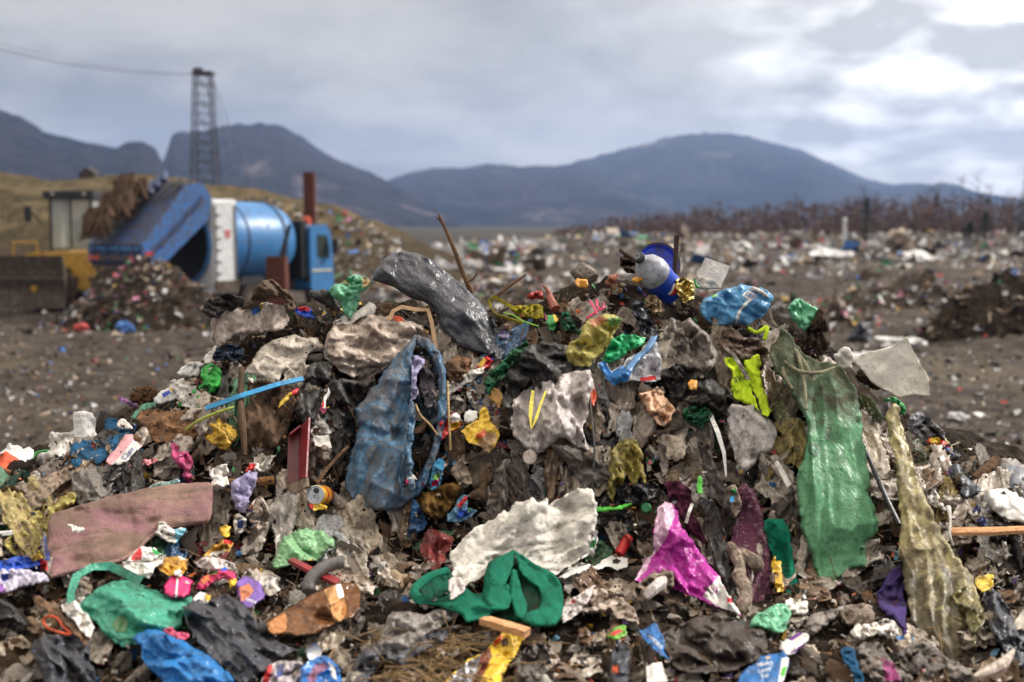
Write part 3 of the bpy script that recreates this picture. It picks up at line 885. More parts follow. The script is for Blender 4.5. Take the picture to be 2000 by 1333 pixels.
yellowfilm = film('yellow translucent film', 214, 200, 110, rough=0.36, dirt=0.22, speck=0.3, lucent=0.25)
olivefilm = film('yellowed milky film', 178, 164, 112, rough=0.4, dirt=0.45, speck=0.5, lucent=0.15, stretch=(3, 3, 0.35), bump=.25)
yellowbag = film('mustard film', 212, 168, 30, rough=0.38, dirt=0.3, speck=0.3)
brownfilm = film('brown film', 98, 76, 62, rough=0.5, dirt=0.4, speck=0.3)
magenta = film('magenta film', 176, 30, 150, rough=0.36, dirt=0.2, speck=0.35)
palepink = film('pale pink film', 226, 184, 208, rough=0.42, dirt=0.2, speck=0.5)
neon = cloth('hi-vis yellow fabric', 208, 238, 10, weave=300, dirt=0.1, bump=0.3)
browncloth = cloth('muddy brown cloth', 104, 82, 66, dirt=0.4)
darkcloth = cloth('dark grey cloth', 74, 70, 70, dirt=0.35)
fleece = cloth('green fleece', 30, 142, 112, weave=340, dirt=0.1, bump=0.8)
tealcloth = cloth('teal green cloth', 0, 122, 96, dirt=0.12, stretch=(2.5, 2.5, .4))
maroon = cloth('maroon cloth', 92, 42, 66, dirt=0.15, speck=0.1)
lilac = cloth('lilac cloth', 176, 170, 208, dirt=0.25)
bluecloth = cloth('blue woven sack', 40, 96, 136, weave=420, dirt=0.22)
ochre = cloth('ochre cloth', 140, 104, 48, dirt=0.4)
purplecl = cloth('purple cloth', 76, 60, 118, dirt=0.2)
foamb = surf_mat('mauve upholstery', A(150, 122, 108), A(138, 100, 106), rough=0.95, spec=0.1, dirt=0.42, bump=0.5, dirtcol=(0.17, 0.12, 0.09), speck=0.25, stretch=(0.6, 1, 1.6), weave=300)
wood = surf_mat('weathered wood', A(150, 132, 114), rough=0.85, dirt=0.3, stretch=(9, 9, .8), bump=0.6, spec=0.2)
woodbr = surf_mat('brown stick bark', A(112, 84, 62), rough=0.9, dirt=0.3, bump=0.7, spec=0.2)
freshwood = surf_mat('fresh split wood', A(200, 150, 104), rough=0.8, dirt=0.12, stretch=(1, 1, 8), bump=0.4, spec=0.2)
bark = surf_mat('dark bark', A(78, 62, 52), rough=0.95, dirt=0.4, stretch=(3, 3, .5), bump=1.0, spec=0.2)
stone = surf_mat('grey rubble', A(134, 126, 116), rough=0.95, dirt=0.3, bump=0.8, spec=0.2)
crust = surf_mat('brown crust', A(140, 104, 76), A(108, 76, 50), rough=0.95, dirt=0.35, bump=1.0, spec=0.2)
orange = paint('orange peel', 240, 160, 20, rough=0.45)
redp = paint('red plastic', 205, 30, 35); bluep = paint('blue plastic', 20, 80, 200); yellowp = paint('yellow plastic', 235, 190, 20)
greenp = paint('green plastic', 30, 140, 60); whitep = paint('white plastic', 228, 226, 222, dirt=0.15); blackp = paint('black plastic', 36, 36, 38)
pinkp = paint('pink plastic', 236, 40, 110); silver = plain('bare metal', (0.62, 0.62, 0.62), 0.28, 1.0); foil = paint('silver film', 190, 190, 196, rough=0.22, metal=0.85, bump=.6)
gold = paint('gold foil', 212, 188, 110, rough=0.25, metal=0.9, dirt=0.15, bump=0.9)
maroonp = paint('maroon lacquer', 128, 24, 36, rough=0.35, dirt=0.2); darkred = paint('dark red lacquer', 84, 18, 26, rough=0.4, dirt=0.3)
purplep = paint('purple plastic', 118, 84, 168); orangep = paint('orange plastic', 226, 86, 30); cyanp = paint('cyan strap', 50, 165, 225, dirt=0.08)
card = surf_mat('brown card', A(190, 150, 112), rough=0.85, dirt=0.25, spec=0.2, bump=0.3)
peach = film('peach foil', 222, 176, 140, rough=0.4, dirt=0.2)
inkb = plain('black print', (0.03, 0.03, 0.03), 0.6); inkw = plain('white print', (0.75, 0.75, 0.73), 0.6); inkbl = plain('navy print', (0.03, 0.05, 0.22), 0.6)
inkr = plain('red print', (0.6, 0.02, 0.03), 0.5); inkg = plain('dark green print', (0.055, 0.085, 0.06), 0.6)

# dark sludge settled in the bottom of the milky yellow sack
t = olivefilm.node_tree; p = next(n for n in t.nodes if n.type == 'BSDF_PRINCIPLED'); old = p.inputs['Base Color'].links[0].from_socket
ov = N(t, 'ShaderNodeTexCoord').outputs['Object']; zz = N(t, 'ShaderNodeSeparateXYZ'); L(t, ov, zz.inputs[0])
fac = ramp(t, math_node(t, 'SUBTRACT', math_node(t, 'MULTIPLY', math_node(t, 'SUBTRACT', noise_tex(t, ov, 7, 5, .65, .6), .5), .5), zz.outputs[2]), [(-.12, 0.0), (.06, .9)])
slud = ramp(t, noise_tex(t, ov, 22, 5, .7), [(.38, (.035, .027, .016)), (.6, (.13, .10, .055))])
L(t, mix(t, fac, old, slud), p.inputs['Base Color'])

# --- big bags along the crest
d = H('rubbish_bag', 'large shiny black plastic rubbish bag slumped over the crest of the mound', 'bag',
  [(727,545),(735,525),(758,501),(785,492),(815,495),(842,508),(870,530),(905,558),(932,585),(952,610),(962,645),(966,680),(955,692),(925,690),(905,682),(880,664),(860,637),(848,607),(826,590),(800,582),(770,562),(740,553)],
  blackbag, off=0.16, bulge=0.19, crumple=0.009, csize=70, folds=[(43, 11, .0055), (60, 24, .006)], rim=100, jitter=0.8, step=3.2, phrase='the large black bag on the crest')
H('tail', None, None, [(958,615),(968,640),(972,668),(985,690),(972,705),(955,700),(950,680),(962,660)], blackbag, parent=d.obj, off=0.17, bulge=0.03, crumple=0.02, csize=16)
d = H('carrier_bag', 'knotted mint green carrier bag with orange peelings inside, beside the large black bag', 'bag',
  [(640,567),(655,556),(672,553),(688,562),(705,566),(706,580),(700,600),(686,620),(668,607),(656,590)], mint, off=0.16, bulge=0.06, crumple=0.025, csize=24, phrase='the mint bag')
H('knot', None, None, [(660,556),(676,545),(690,538),(712,538),(725,545),(722,560),(708,570),(690,568),(672,562)], [mint, surf_mat('peel seen through film', A(206,160,110), A(160,190,140), rough=.35, dirt=.1)], patches=[([(706,542),(722,541),(724,558),(708,562)], 1), ([(662,552),(676,546),(684,556),(668,562)], 1)], parent=d.obj, off=0.18, bulge=0.045, crumple=0.02, csize=14)
d.text('fresh', 690, 583, 6, -25, inkbl, d.obj)
H('sack', 'wide crumpled mud-stained white sack between the mint bag and the blue sack', 'sack',
  [(642,655),(650,640),(668,632),(700,627),(740,615),(790,625),(830,640),(850,662),(832,678),(812,692),(790,708),(760,722),(730,736),(705,729),(690,737),(660,722),(643,697),(640,672)],
  whitedirty, off=0.14, bulge=0.09, crumple=0.05, csize=42, folds=[(20, 22, .012)], step=3.2, phrase='the wide mud-stained white sack')
H('sack', 'smooth dirty off-white sack bulging under the torn jug on the left crest', 'sack',
  [(470,742),(488,708),(510,680),(540,662),(585,656),(622,662),(634,680),(604,690),(594,722),(562,727),(532,750),(500,742)], film('chalky film', 206, 194, 180, dirt=0.22, speck=0.45, rough=.5, lucent=.1),
  off=0.12, bulge=0.09, crumple=0.025, csize=50, folds=[(15, 20, .010)], phrase='the smooth off-white sack')
d = H('jug', 'torn dirty white plastic jug lying at the left end of the crest', 'jug',
  [(413,620),(430,607),(450,600),(470,606),(490,598),(515,589),(540,594),(556,602),(563,630),(548,645),(500,650),(455,660),(432,678),(414,662)],
  [whitedirty, paint('blue label', 60, 110, 180), yellowp], patches=[([(488,600),(510,591),(512,606),(494,618)], 1), ([(505,592),(514,590),(512,606),(508,606)], 2)], off=0.15, bulge=0.09, crumple=0.02, csize=50, phrase='the torn white jug')
H('rag', 'charcoal rag draped over the left tip of the torn white jug', 'rag', [(395,606),(408,586),(430,577),(447,574),(476,585),(470,600),(452,609),(440,602),(430,620),(402,617)], darkcloth, off=0.2, bulge=0.05, crumple=0.03, csize=20, folds=[(20,10,.01)])
H('boot', 'curled muddy brown leather boot on top of the torn white jug', 'boot', [(470,607),(482,588),(495,578),(496,562),(512,547),(535,552),(555,566),(571,582),(575,604),(564,606),(553,585),(535,582),(515,592),(490,602)], cloth('muddy leather', 98, 80, 66, weave=0, dirt=.4, rough=.7), off=0.2, bulge=0.07, crumple=0.02, csize=26, folds=[(40,14,.008)])
H('bowl', 'black plastic bowl edge poking up beside the mint bag', 'bowl', [(603,573),(613,567),(632,567),(648,576),(658,592),(650,603),(630,597),(612,588)], blackp, off=0.14, bulge=0.04, crumple=0.004)
H('wrapper', 'small red and blue wrapper sitting between the boot and the mint bag', 'wrapper', [(577,608),(588,596),(600,594),(612,606),(640,612),(628,622),(600,622)], [bluep, redp, yellowp], patches=[([(577,596),(600,592),(606,608),(585,608)],1),([(610,606),(640,610),(630,618),(612,616)],2)], off=0.14, bulge=0.02, crumple=0.02, csize=14)
H('carton', 'flattened grey-white drinks carton under the mint bag', 'carton', [(648,632),(665,620),(698,607),(717,590),(738,600),(728,616),(692,630),(660,638)], paperw, off=0.17, bulge=0.03, crumple=0.014, csize=30)
H('cloth', 'dark blue and ochre scrap of cloth hanging left of the wide white sack', 'cloth', [(642,610),(654,592),(662,604),(660,622),(650,640),(641,635)], [darkcloth, ochre], patches=[([(648,606),(658,604),(656,618),(650,618)],1)], off=0.15, bulge=0.02, crumple=0.02, csize=14)
H('leaf', 'curled brown dead leaf below the large black bag', 'leaf', [(735,595),(752,588),(775,592),(790,602),(780,612),(750,612),(738,606)], surf_mat('dead leaf', A(110,88,66), rough=.8, dirt=.3), off=0.16, bulge=0.03, crumple=0.014, csize=22)
H('tomato', 'piece of red tomato tucked in front of the large black bag', 'tomato', [(765,622),(775,614),(788,616),(794,627),(780,629),(768,627)], orangep, off=0.2, bulge=0.03, crumple=0.004)
straps('strap', 'bent tan plastic strap standing over the wide white sack', 'strap', [(760,625,.24),(768,608,.26),(785,600,.27),(812,605,.26),(836,606,.25),(843,630,.23),(849,665,.2),(852,682,.18)], S(9), paint('tan plastic', 176, 140, 100))
strand('wire', 'thin black wire crossing in front of the bent tan strap', 'wire', [(770,596,.25),(800,618,.27),(840,640,.25)], .0025, blackp)
strand('branch', 'tall forked bare branch rising behind the large black bag', 'branch', [(922,575,.05),(905,535,.05),(888,490,.05),(873,455,.05),(857,419,.05)], [.011, .010, .008, .005], woodbr)
br = bpy.data.objects['branch']
strand('side_twig', None, None, [(868,442,.05),(860,432,.05),(852,424,.06)], [.005, .003], woodbr, parent=br)
strand('side_twig', None, None, [(912,552,.05),(922,546,.05),(932,536,.05)], [.005, .003], woodbr, parent=br)
strand('twig', 'short bare twig slanting up right of the tall branch', 'twig', [(970,578,.06),(1000,556,.05),(1028,536,.05)], [.007, .005, .004], woodbr)

# --- blue sack with its open mouth
d = H('sack', 'big hanging blue woven plastic sack with an open dark mouth', 'sack',
  [(815,656),(806,700),(802,760),(800,810),(795,850),(800,900),(812,950),(800,972),(786,988),(750,998),(715,992),(695,978),(676,955),(678,915),(690,872),(699,835),(694,800),(718,772),(742,738),(768,702),(794,676)],
  bluebag, off=0.17, bulge=0.14, crumple=0.020, csize=62, folds=[(106, 30, .016)], step=3.2, tilt=.6, phrase='the big blue sack')
BS = d.obj
H('lining', None, None, [(815,660),(840,672),(860,695),(868,730),(868,790),(862,840),(848,890),(832,935),(812,955),(797,910),(792,860),(798,800),(803,720)], bluebag_shade, parent=BS, off=0.10, bulge=0.02, crumple=0.05, csize=40, folds=[(82, 14, .014)], tilt=.6)  # sheet behind the rim carrying the painted shade of the sack's inside
H('rim', None, None, [(813,655),(836,662),(859,688),(871,728),(873,790),(867,842),(853,894),(837,936),(816,968),(798,978),(786,970),(792,950),(806,948),(822,926),(838,890),(850,845),(857,790),(855,735),(846,702),(830,682),(814,674)], bluebag, parent=BS, off=0.19, bulge=0.05, rim=9, crumple=0.014, csize=26, folds=[(80, 9, .006)], tilt=.6, step=2.4, jitter=1.2)
H('rim', None, None, [(802,780),(812,800),(806,840),(803,880),(808,920),(812,946),(800,962),(792,940),(790,890),(793,840),(797,800)], bluebag, parent=BS, off=0.235, bulge=0.04, rim=9, crumple=0.012, csize=26, tilt=.6, step=2.4)
H('cloth', 'lilac cloth scrap caught in the mouth of the big blue sack', 'cloth', [(804,700),(818,694),(828,702),(827,715),(818,732),(815,760),(812,778),(803,782),(800,770),(806,745)], lilac, off=0.26, bulge=0.03, crumple=0.02, csize=16)
H('rag', 'grey rag hanging out of the open mouth of the blue sack', 'rag', [(822,712),(838,715),(850,740),(852,765),(845,790),(834,800),(826,780),(818,750)], cloth('grey lilac rag', 120,112,118), off=0.2, bulge=0.03, crumple=0.03, csize=18, folds=[(80,9,.01)])
H('packet', 'small white and red paper scrap in the bottom of the blue sack', 'paper', [(793,932),(812,926),(816,934),(802,942),(796,948)], [paperw, pinkp], patches=[([(790,936),(798,936),(798,950),(790,950)],1)], off=0.22, bulge=0.008, crumple=0.006)
strand('stalk', 'tall dry plant stalk standing right of the blue sack', 'stalk', [(880,880,.16),(878,840,.2),(876,790,.22),(874,745,.2)], [.005,.004,.004], surf_mat('dry stalk', A(176,146,100), rough=.9, dirt=.2))
strand('stalk', 'thin branching dry stalk across the dark mouth of the blue sack', 'stalk', [(855,850,.26),(838,828,.28),(822,812,.28),(812,790,.27)], [.003,.004,.003], surf_mat('dry stalk', A(176,146,100)))

# --- left face
H('trousers', 'mud-soaked brown cloth hanging below the smooth off-white sack', 'trousers', [(468,748),(500,742),(540,748),(566,756),(578,788),(564,845),(548,872),(505,880),(476,874),(464,810)], browncloth, off=0.12, bulge=0.05, crumple=0.03, csize=44, folds=[(88, 26, .016)], tilt=.5, phrase='the hanging brown cloth')
strand('strip', 'dark muddy strip dangling beside the brown cloth and the yellow bag', 'strip', [(472,720,.2),(470,780,.2),(474,830,.2),(478,890,.17)], [.012,.010,.013,.008], browncloth)
straps('rod', 'bright light-blue plastic strip sloping across the brown cloth', 'plastic strip', [(402,798,.22),(470,774,.23),(540,752,.22),(592,740,.2)], S(9.5), cyanp, thick=.004)
strand('stem', 'curved green plant stem under the light-blue strip', 'stem', [(362,840,.2),(388,822,.22),(425,806,.22),(456,796,.2)], [.004,.006,.005], paint('green stem', 150,160,50))
H('carrier_bag', 'bright green plastic bag draped on the left shoulder of the mound', 'bag', [(345,795),(352,778),(375,762),(396,748),(394,722),(414,711),(430,724),(437,746),(428,760),(412,778),(396,802),(385,800),(386,780),(362,796)], brightgreen, off=0.15, bulge=0.06, crumple=0.035, csize=24, phrase='the bright green bag')
H('cup', 'crumpled white plastic cup behind the bright green bag', 'cup', [(347,731),(360,715),(380,706),(398,712),(398,722),(388,735),(362,736)], whitep, off=0.1, bulge=0.05, crumple=0.016, csize=24)
H('paper', 'white torn paper sticking out left of the jug and sack', 'paper', [(398,700),(412,680),(428,668),(432,690),(440,705),(430,712),(405,712)], paperw, off=0.1, bulge=0.03, crumple=0.02, csize=22)
H('rag', 'wet dark blue rag below the torn white jug', 'rag', [(416,690),(424,678),(445,672),(462,676),(476,684),(470,700),(450,706),(432,702),(420,704)], cloth('wet navy cloth', 46,66,88), off=0.18, bulge=0.04, crumple=0.04, csize=14)
H('bone', 'pale bony chunk lying left of the bright green bag', 'bone', [(335,748),(345,738),(370,735),(388,741),(385,752),(355,758)], beige, off=0.09, bulge=0.03, crumple=0.012, csize=18)
H('bottle', 'small white and blue plastic bottle on the left slope above the brown crust', 'bottle', [(300,781),(314,766),(336,755),(350,763),(354,778),(336,786),(312,790)], [whitep, bluep, yellowp], patches=[([(316,770),(330,762),(334,768),(320,777)],1),([(330,760),(338,757),(340,763),(334,766)],2)], off=0.1, bulge=0.045, crumple=0.005)
lump('scrubber', 'round brown bristly scouring pad on the left slope', 'scourer', 282, 774, .06, (S(27), S(22), S(20)), surf_mat('coir bristle', A(118,90,62), rough=1, dirt=.2, bump=1.0, bscale=140, spec=.1), rough=.5, freq=9)
H('film', 'small violet film scrap below the bristly scouring pad', 'film', [(231,774),(242,777),(266,792),(262,802),(247,795)], film('violet film', 188,128,190), off=0.1, bulge=0.02, crumple=0.02, csize=14)
H('cloth', 'pale mint netting scrap above the brown crust', 'netting', [(253,812),(262,800),(290,786),(303,787),(300,797),(272,808),(262,822)], cloth('mint netting', 120,178,150), off=0.1, bulge=0.03, crumple=0.02, csize=18)
H('crust', 'large rough brown bread-like slab below the bright green bag', 'slab', [(263,818),(275,801),(305,798),(320,806),(345,803),(366,797),(386,801),(397,830),(394,850),(370,862),(330,871),(300,858),(275,842)], crust, off=0.12, bulge=0.08, crumple=0.02, csize=30, phrase='the rough brown slab')
H('cup', 'white flattened foam cup standing on the far left slope', 'cup', [(142,850),(143,822),(150,808),(170,803),(185,808),(190,820),(187,850),(175,863),(152,861)], whitep, off=0.1, bulge=0.07, crumple=0.006, phrase='the white foam cup')
H('paper', 'folded dirty white paper left of the white foam cup', 'paper', [(95,850),(100,842),(120,844),(138,850),(147,863),(145,885),(130,894),(112,898),(100,882)], paperw, off=0.1, bulge=0.05, crumple=0.03, csize=28)
H('paper', 'white paper flap lying on the upright blue sacking', 'paper', [(229,823),(240,817),(258,828),(262,836),(246,836),(232,835)], paperw, off=0.17, bulge=0.012, crumple=0.008)
d = H('sacking', 'folded piece of dark blue woven sacking on the left slope', 'sacking', [(138,876),(148,861),(202,855),(250,845),(256,852),(240,871),(215,890),(192,905),(166,903),(146,916),(139,905)], bluecloth, off=0.13, bulge=0.05, crumple=0.02, csize=44, folds=[(10,30,.01)], phrase='the blue sacking')
H('flap', None, None, [(199,856),(204,826),(213,814),(229,813),(234,832),(252,836),(262,846),(256,856),(226,862)], bluecloth, parent=d.obj, off=0.1, bulge=0.03, crumple=0.015, csize=30)
d = H('bottle', 'flat pink and white cosmetics bottle with blue lettering beside the blue sacking', 'bottle', [(208,903),(215,890),(250,849),(260,848),(264,860),(276,872),(242,906),(218,911)], [paint('pale pink plastic', 226,160,165), whitep], patches=[([(262,860),(276,872),(242,908),(216,912)],1)], off=0.17, bulge=0.035, crumple=0.003)
d.text('Cien', 250, 886, 11, -48, inkbl, d.obj)
H('packaging', 'torn pink card packaging strip under the flat pink bottle', 'packaging', [(247,912),(270,898),(305,894),(309,900),(282,908)], paint('pink card', 220,130,140), off=0.12, bulge=0.012, crumple=0.012, csize=18)
H('film', 'crumpled translucent magenta film left of the brown cloth', 'film', [(331,870),(340,864),(356,875),(368,886),(379,900),(373,920),(379,936),(364,941),(354,930),(362,920),(345,906),(333,893)], film('pink film', 205,70,130, lucent=.2), off=0.15, bulge=0.035, crumple=0.03, csize=20)
H('carrier_bag', 'small mustard yellow plastic bag left of the hanging brown cloth', 'bag', [(402,840),(410,823),(424,810),(437,829),(460,834),(465,850),(450,868),(445,884),(426,876),(407,862)], yellowbag, off=0.14, bulge=0.06, crumple=0.03, csize=24, phrase='the mustard bag')
d = H('carton', 'squashed orange and white juice carton at the left edge of the mound', 'carton', [(-14,900),(0,884),(20,866),(45,876),(62,874),(66,890),(50,905),(28,929),(-10,915)], [whitep, orangep, bluep], patches=[([(-14,905),(10,880),(48,905),(28,930),(-10,916)],1),([(30,908),(40,905),(36,918),(28,922)],2)], off=0.1, bulge=0.06, crumple=0.012, csize=40)
strand('rim', 'green plastic bottle ring at the far left edge of the mound', 'ring', [(62,895,.08),(75,885,.1),(95,883,.1),(108,892,.08)], [.008,.008], greenp)
strand('rag', 'twisted dark green rag loop below the orange carton', 'rag', [(52,928,.14),(40,925,.15),(26,938,.15),(14,955,.15),(0,960,.14),(-12,950,.12)], [.014,.012,.016,.012], cloth('dark green cloth', 22,58,46))
H('bark', 'pale peeling wooden board lying on the far left slope', 'board', [(26,986),(58,952),(108,921),(140,916),(143,936),(112,956),(90,981),(52,1014),(38,1010)], wood, off=0.13, bulge=0.04, crumple=0.02, csize=40, folds=[(55,12,.008)])
H('sack', 'dark grey mesh sack beside the blue sacking on the left', 'sack', [(138,945),(146,921),(190,912),(222,912),(224,940),(206,985),(182,981),(165,991),(146,985)], film('grey mesh', 110,104,98, dirt=.3, rough=.7), off=0.12, bulge=0.05, crumple=0.03, csize=36, folds=[(70,14,.008)])
H('carrier_bag', 'muddy yellow translucent bag at the left edge above the blue wrappers', 'bag', [(6,1062),(24,1040),(42,1014),(76,995),(105,985),(130,962),(146,966),(145,986),(112,1005),(97,1030),(98,1074),(62,1096),(26,1087)], film('pale yellow film', 200,184,96, dirt=.35, lucent=.2), off=0.12, bulge=0.05, crumple=0.035, csize=36, folds=[(50,16,.01)])
strand('pipe', 'short grey metal pipe end poking in at the left edge', 'pipe', [(-30,1048,.12),(26,1043,.12)], .012, silver)
d = H('cushion', 'large mauve-brown padded seat cushion lying on the left slope', 'cushion', [(92,1045),(95,1012),(105,1001),(160,986),(230,966),(300,951),(380,943),(408,943),(416,955),(413,1005),(405,1021),(360,1026),(330,1031),(292,1051),(262,1081),(222,1101),(152,1116),(99,1130)], foamb, off=0.2, bulge=0.07, crumple=0.012, csize=90, rim=26, jitter=.6, smooth=True, phrase='the mauve cushion')
strand('piping', None, None, [(99,1126,.215),(152,1112,.22),(222,1098,.22),(262,1079,.22),(292,1050,.22),(330,1030,.22),(360,1025,.22),(405,1019,.215)], .006, foamb, parent=d.obj)
H('paper', 'small white tissue scrap lying on the mauve cushion', 'paper', [(130,1028),(145,1024),(163,1032),(152,1041),(140,1039)], paperw, off=0.285, bulge=0.012, crumple=0.02, csize=14)
H('film', 'teal and white film scrap above the mauve cushion', 'film', [(288,956),(300,945),(322,942),(348,938),(351,946),(312,957),(293,963)], [film('teal white film',150,190,188)], off=0.17, bulge=0.02, crumple=0.02, csize=16)
H('cup', 'crumpled white paper cup right of the mauve cushion', 'cup', [(407,915),(416,910),(443,910),(443,945),(426,963),(411,956),(415,935)], paperw, off=0.16, bulge=0.04, crumple=0.03, csize=22)
H('cloth', 'lilac sock-like cloth hanging over a brown roller', 'sock', [(450,966),(455,946),(470,930),(490,922),(505,926),(500,950),(487,970),(480,999),(465,1001),(456,986)], lilac, off=0.18, bulge=0.04, crumple=0.02, csize=26)
strand('roller', 'brown furry roller lying behind the lilac sock', 'roller', [(440,943,.13),(490,942,.14),(534,938,.13)], S(8), surf_mat('brown nap', A(150,106,60), rough=1, dirt=.3, bump=1))
H('paper', 'white and red crumpled paper beside the maroon tray', 'paper', [(478,922),(494,900),(506,906),(525,890),(540,888),(530,906),(520,926),(500,919)], [paperw, redp], patches=[([(478,922),(490,904),(500,908),(494,922)],1)], off=0.14, bulge=0.03, crumple=0.035, csize=16)

# trousers and tray in the middle-left
H('trousers', 'dull black trouser leg hanging between the brown cloth and the blue sack', 'trousers', [(606,712),(630,702),(646,712),(646,760),(634,815),(612,832),(588,824),(574,800),(590,752)], blackdull, off=0.13, bulge=0.06, crumple=0.03, csize=34, folds=[(75,14,.014)], tilt=.5)
H('trousers', 'second dusty black garment hanging against the left side of the blue sack', 'garment', [(640,752),(668,738),(700,745),(730,740),(716,768),(694,798),(698,835),(688,868),(660,858),(640,845),(648,810),(636,790)], blackdull, off=0.12, bulge=0.07, crumple=0.045, csize=32, folds=[(60,14,.016)], tilt=.5)
t = MB()
def wall(mb, q, th, m):
    c = [Vector(hp(*p)) for p in q]; n = (c[1] - c[0]).cross(c[3] - c[0]).normalized() * th
    mb.add(c + [p + n for p in c], [(3, 2, 1, 0), (4, 5, 6, 7), (0, 1, 5, 4), (1, 2, 6, 5), (2, 3, 7, 6), (3, 0, 4, 7)], m)
tr = empty('tray', hp(580, 940, .12)); tag(tr, 'broken maroon lacquered wooden tray standing on end left of the blue sack', 'tray'); HEROES.append((580, 880, 'the maroon tray')); HPOLY.append(np.array([(555,815),(605,815),(600,960),(555,960)], float))
mb = MB(); wall(mb, [(563,852,.15),(584,838,.15),(583,938,.15),(560,945,.15)], .006, 0); mb.build('base_panel', darkred, tr)
mb = MB(); wall(mb, [(584,838,.151),(603,815,.235),(597,932,.235),(583,938,.151)], .007, 0); mb.build('side_wall', maroonp, tr)
mb = MB(); wall(mb, [(563,852,.151),(584,838,.151),(586,830,.2),(566,846,.2)], .006, 0); mb.build('end_wall', maroonp, tr)
mb = MB(); wall(mb, [(557,947,.15),(598,934,.235),(600,950,.23),(575,965,.16)], .012, 0); mb.build('end_wall', wood, tr)
H('paper', 'thin red and white printed stick of paper on the black trouser leg', 'paper', [(628,795),(633,775),(641,757),(643,770),(636,797)], [whitep, redp], patches=[([(628,795),(631,780),(634,790),(633,797)],1)], off=0.21, bulge=0.008, crumple=0.004)
H('wrapper', 'small yellow-green and red wrapper hanging right of the brown cloth', 'wrapper', [(543,792),(550,778),(570,765),(583,758),(581,768),(560,782)], [yellowp, redp], patches=[([(568,764),(584,756),(582,770),(572,772)],1)], off=0.2, bulge=0.012, crumple=0.012)
H('cloth', 'grey-beige cloth hanging right of the maroon tray', 'cloth', [(600,876),(612,866),(640,866),(644,880),(637,915),(632,941),(612,943),(602,930),(604,902)], cloth('grey beige cloth', 140,126,114), off=0.14, bulge=0.03, crumple=0.025, csize=24, folds=[(85,10,.01)], tilt=.5)
slab('card', 'small white card flap right of the maroon tray', 'card', [(612,852,.2),(642,850,.21),(648,876,.21),(616,872,.2)], .002, paperw, warp=.006)
H('film_piece', 'silvery grey fish-shaped scrap above the white card flap', 'scrap', [(616,822),(626,821),(640,830),(648,842),(640,848),(624,838)], film('silver grey film', 150,146,142, rough=.25), off=0.2, bulge=0.025, crumple=0.006)
strand('twig', 'brown twig sloping up from the drinks can to the blue sack', 'twig', [(618,944,.2),(640,915,.21),(662,890,.22),(680,872,.23)], [.007,.006,.005], woodbr)
# drinks can, its lid towards us
cn = empty('drinks_can', hp(616, 967, .2)); tag(cn, 'dented yellow and red drinks can with its silver lid facing out', 'can'); HEROES.append((616, 967, 'the drinks can')); HPOLY.append(np.array([(595,940),(640,940),(640,990),(595,990)], float))
P0 = Vector(hp(616, 967, .21)); ax = Vector((-0.16, -0.88, 0.22)).normalized(); r = S(18)
MB().lathe([(r*.93,-.003),(r,-.012),(r,-.03),(r*.97,-.05),(r,-.075),(r*.92,-.1),(r*.6,-.108),(0,-.108)], P0, ax, ms=[0,0,1,0,1,0,2]).build('body', [paint('can yellow', 226,170,30,rough=.3,metal=.4), paint('can red', 200,30,30,rough=.3,metal=.4), silver], cn, True)
MB().lathe([(r*.93,-.003),(r*.96,.001),(r*.9,.002),(r*.82,-.004),(r*.80,-.006),(0,-.0055)], P0, ax).build('lid', silver, cn, True)
u = ax.orthogonal().normalized(); w = ax.cross(u); up = (Vector((0,0,1)) - ax*ax.z).normalized(); sd = ax.cross(up)
MB().lathe([(0,.0),(r*.3,.0),(r*.3,-.004)], P0 + up*r*.42 - ax*.003, ax, 14).build('opening', inkb, cn)  # black disc painted on the lid for the shade in the hole
MB().tube([P0 - up*r*.05 + (up*math.cos(a)*.34 + sd*math.sin(a)*.2)*r - up*r*.18 for a in np.linspace(0, 2*math.pi, 15)], r*.07, 6).build('ring_pull', silver, cn, True)
H('label', None, None, [(602,990),(618,985),(632,984),(634,994),(612,999)], [yellowp, redp], patches=[([(600,985),(612,985),(612,1000),(602,1000)],1)], parent=cn, off=.19, bulge=.01, crumple=.01)

# --- middle: white carrier, curled black liner, packets
d = H('carrier_bag', 'dirty white carrier bag with a yellow drawstring hanging in the middle of the mound', 'bag', [(997,792),(1020,762),(1060,746),(1108,727),(1150,724),(1157,760),(1149,800),(1138,838),(1152,868),(1158,884),(1146,880),(1120,866),(1092,856),(1062,880),(1032,882),(1006,852),(995,822)], whitebag, off=0.17, bulge=0.1, crumple=0.045, csize=44, folds=[(75,26,.014)], tilt=.55, step=3.2, phrase='the white carrier with the yellow drawstring')
straps('drawstring', None, None, [(1041,764,.29),(1038,790,.3),(1036,815,.3),(1038,838,.3),(1047,818,.3),(1056,790,.3),(1066,765,.29)], [S(6),S(8),S(7),S(4),S(6),S(5),S(4)], paint('yellow tape', 220,204,60), parent=d.obj)
dd = MB(); P0 = Vector(hp(1035, 893, .22)); dd.lathe([(S(13),0),(S(13.5),-.003),(S(13),-.006),(0,-.006)], P0, (0.1,-1,.2), 20); dd.lathe([(0,.001),(S(13),0)], P0, (0.1,-1,.2), 20)
o = dd.build('tag', whitedirty, None, True); tag(o, 'round white disc hanging on a string under the white carrier', 'disc')
strand('string', None, None, [(1035,881,.22),(1036,868,.24),(1037,852,.26)], .0015, paperw, parent=o)
H('bin_liner', 'curled dull black bin liner looped above the white carrier bag', 'bin liner', [(985,800),(984,770),(990,730),(1010,700),(1035,676),(1070,666),(1098,674),(1110,700),(1096,724),(1090,746),(1070,758),(1040,762),(1036,742),(1022,760),(1006,800),(996,830)], blackdull, off=0.2, bulge=0.09, crumple=0.045, csize=30, folds=[(20,12,.016)], phrase='the curled black liner')
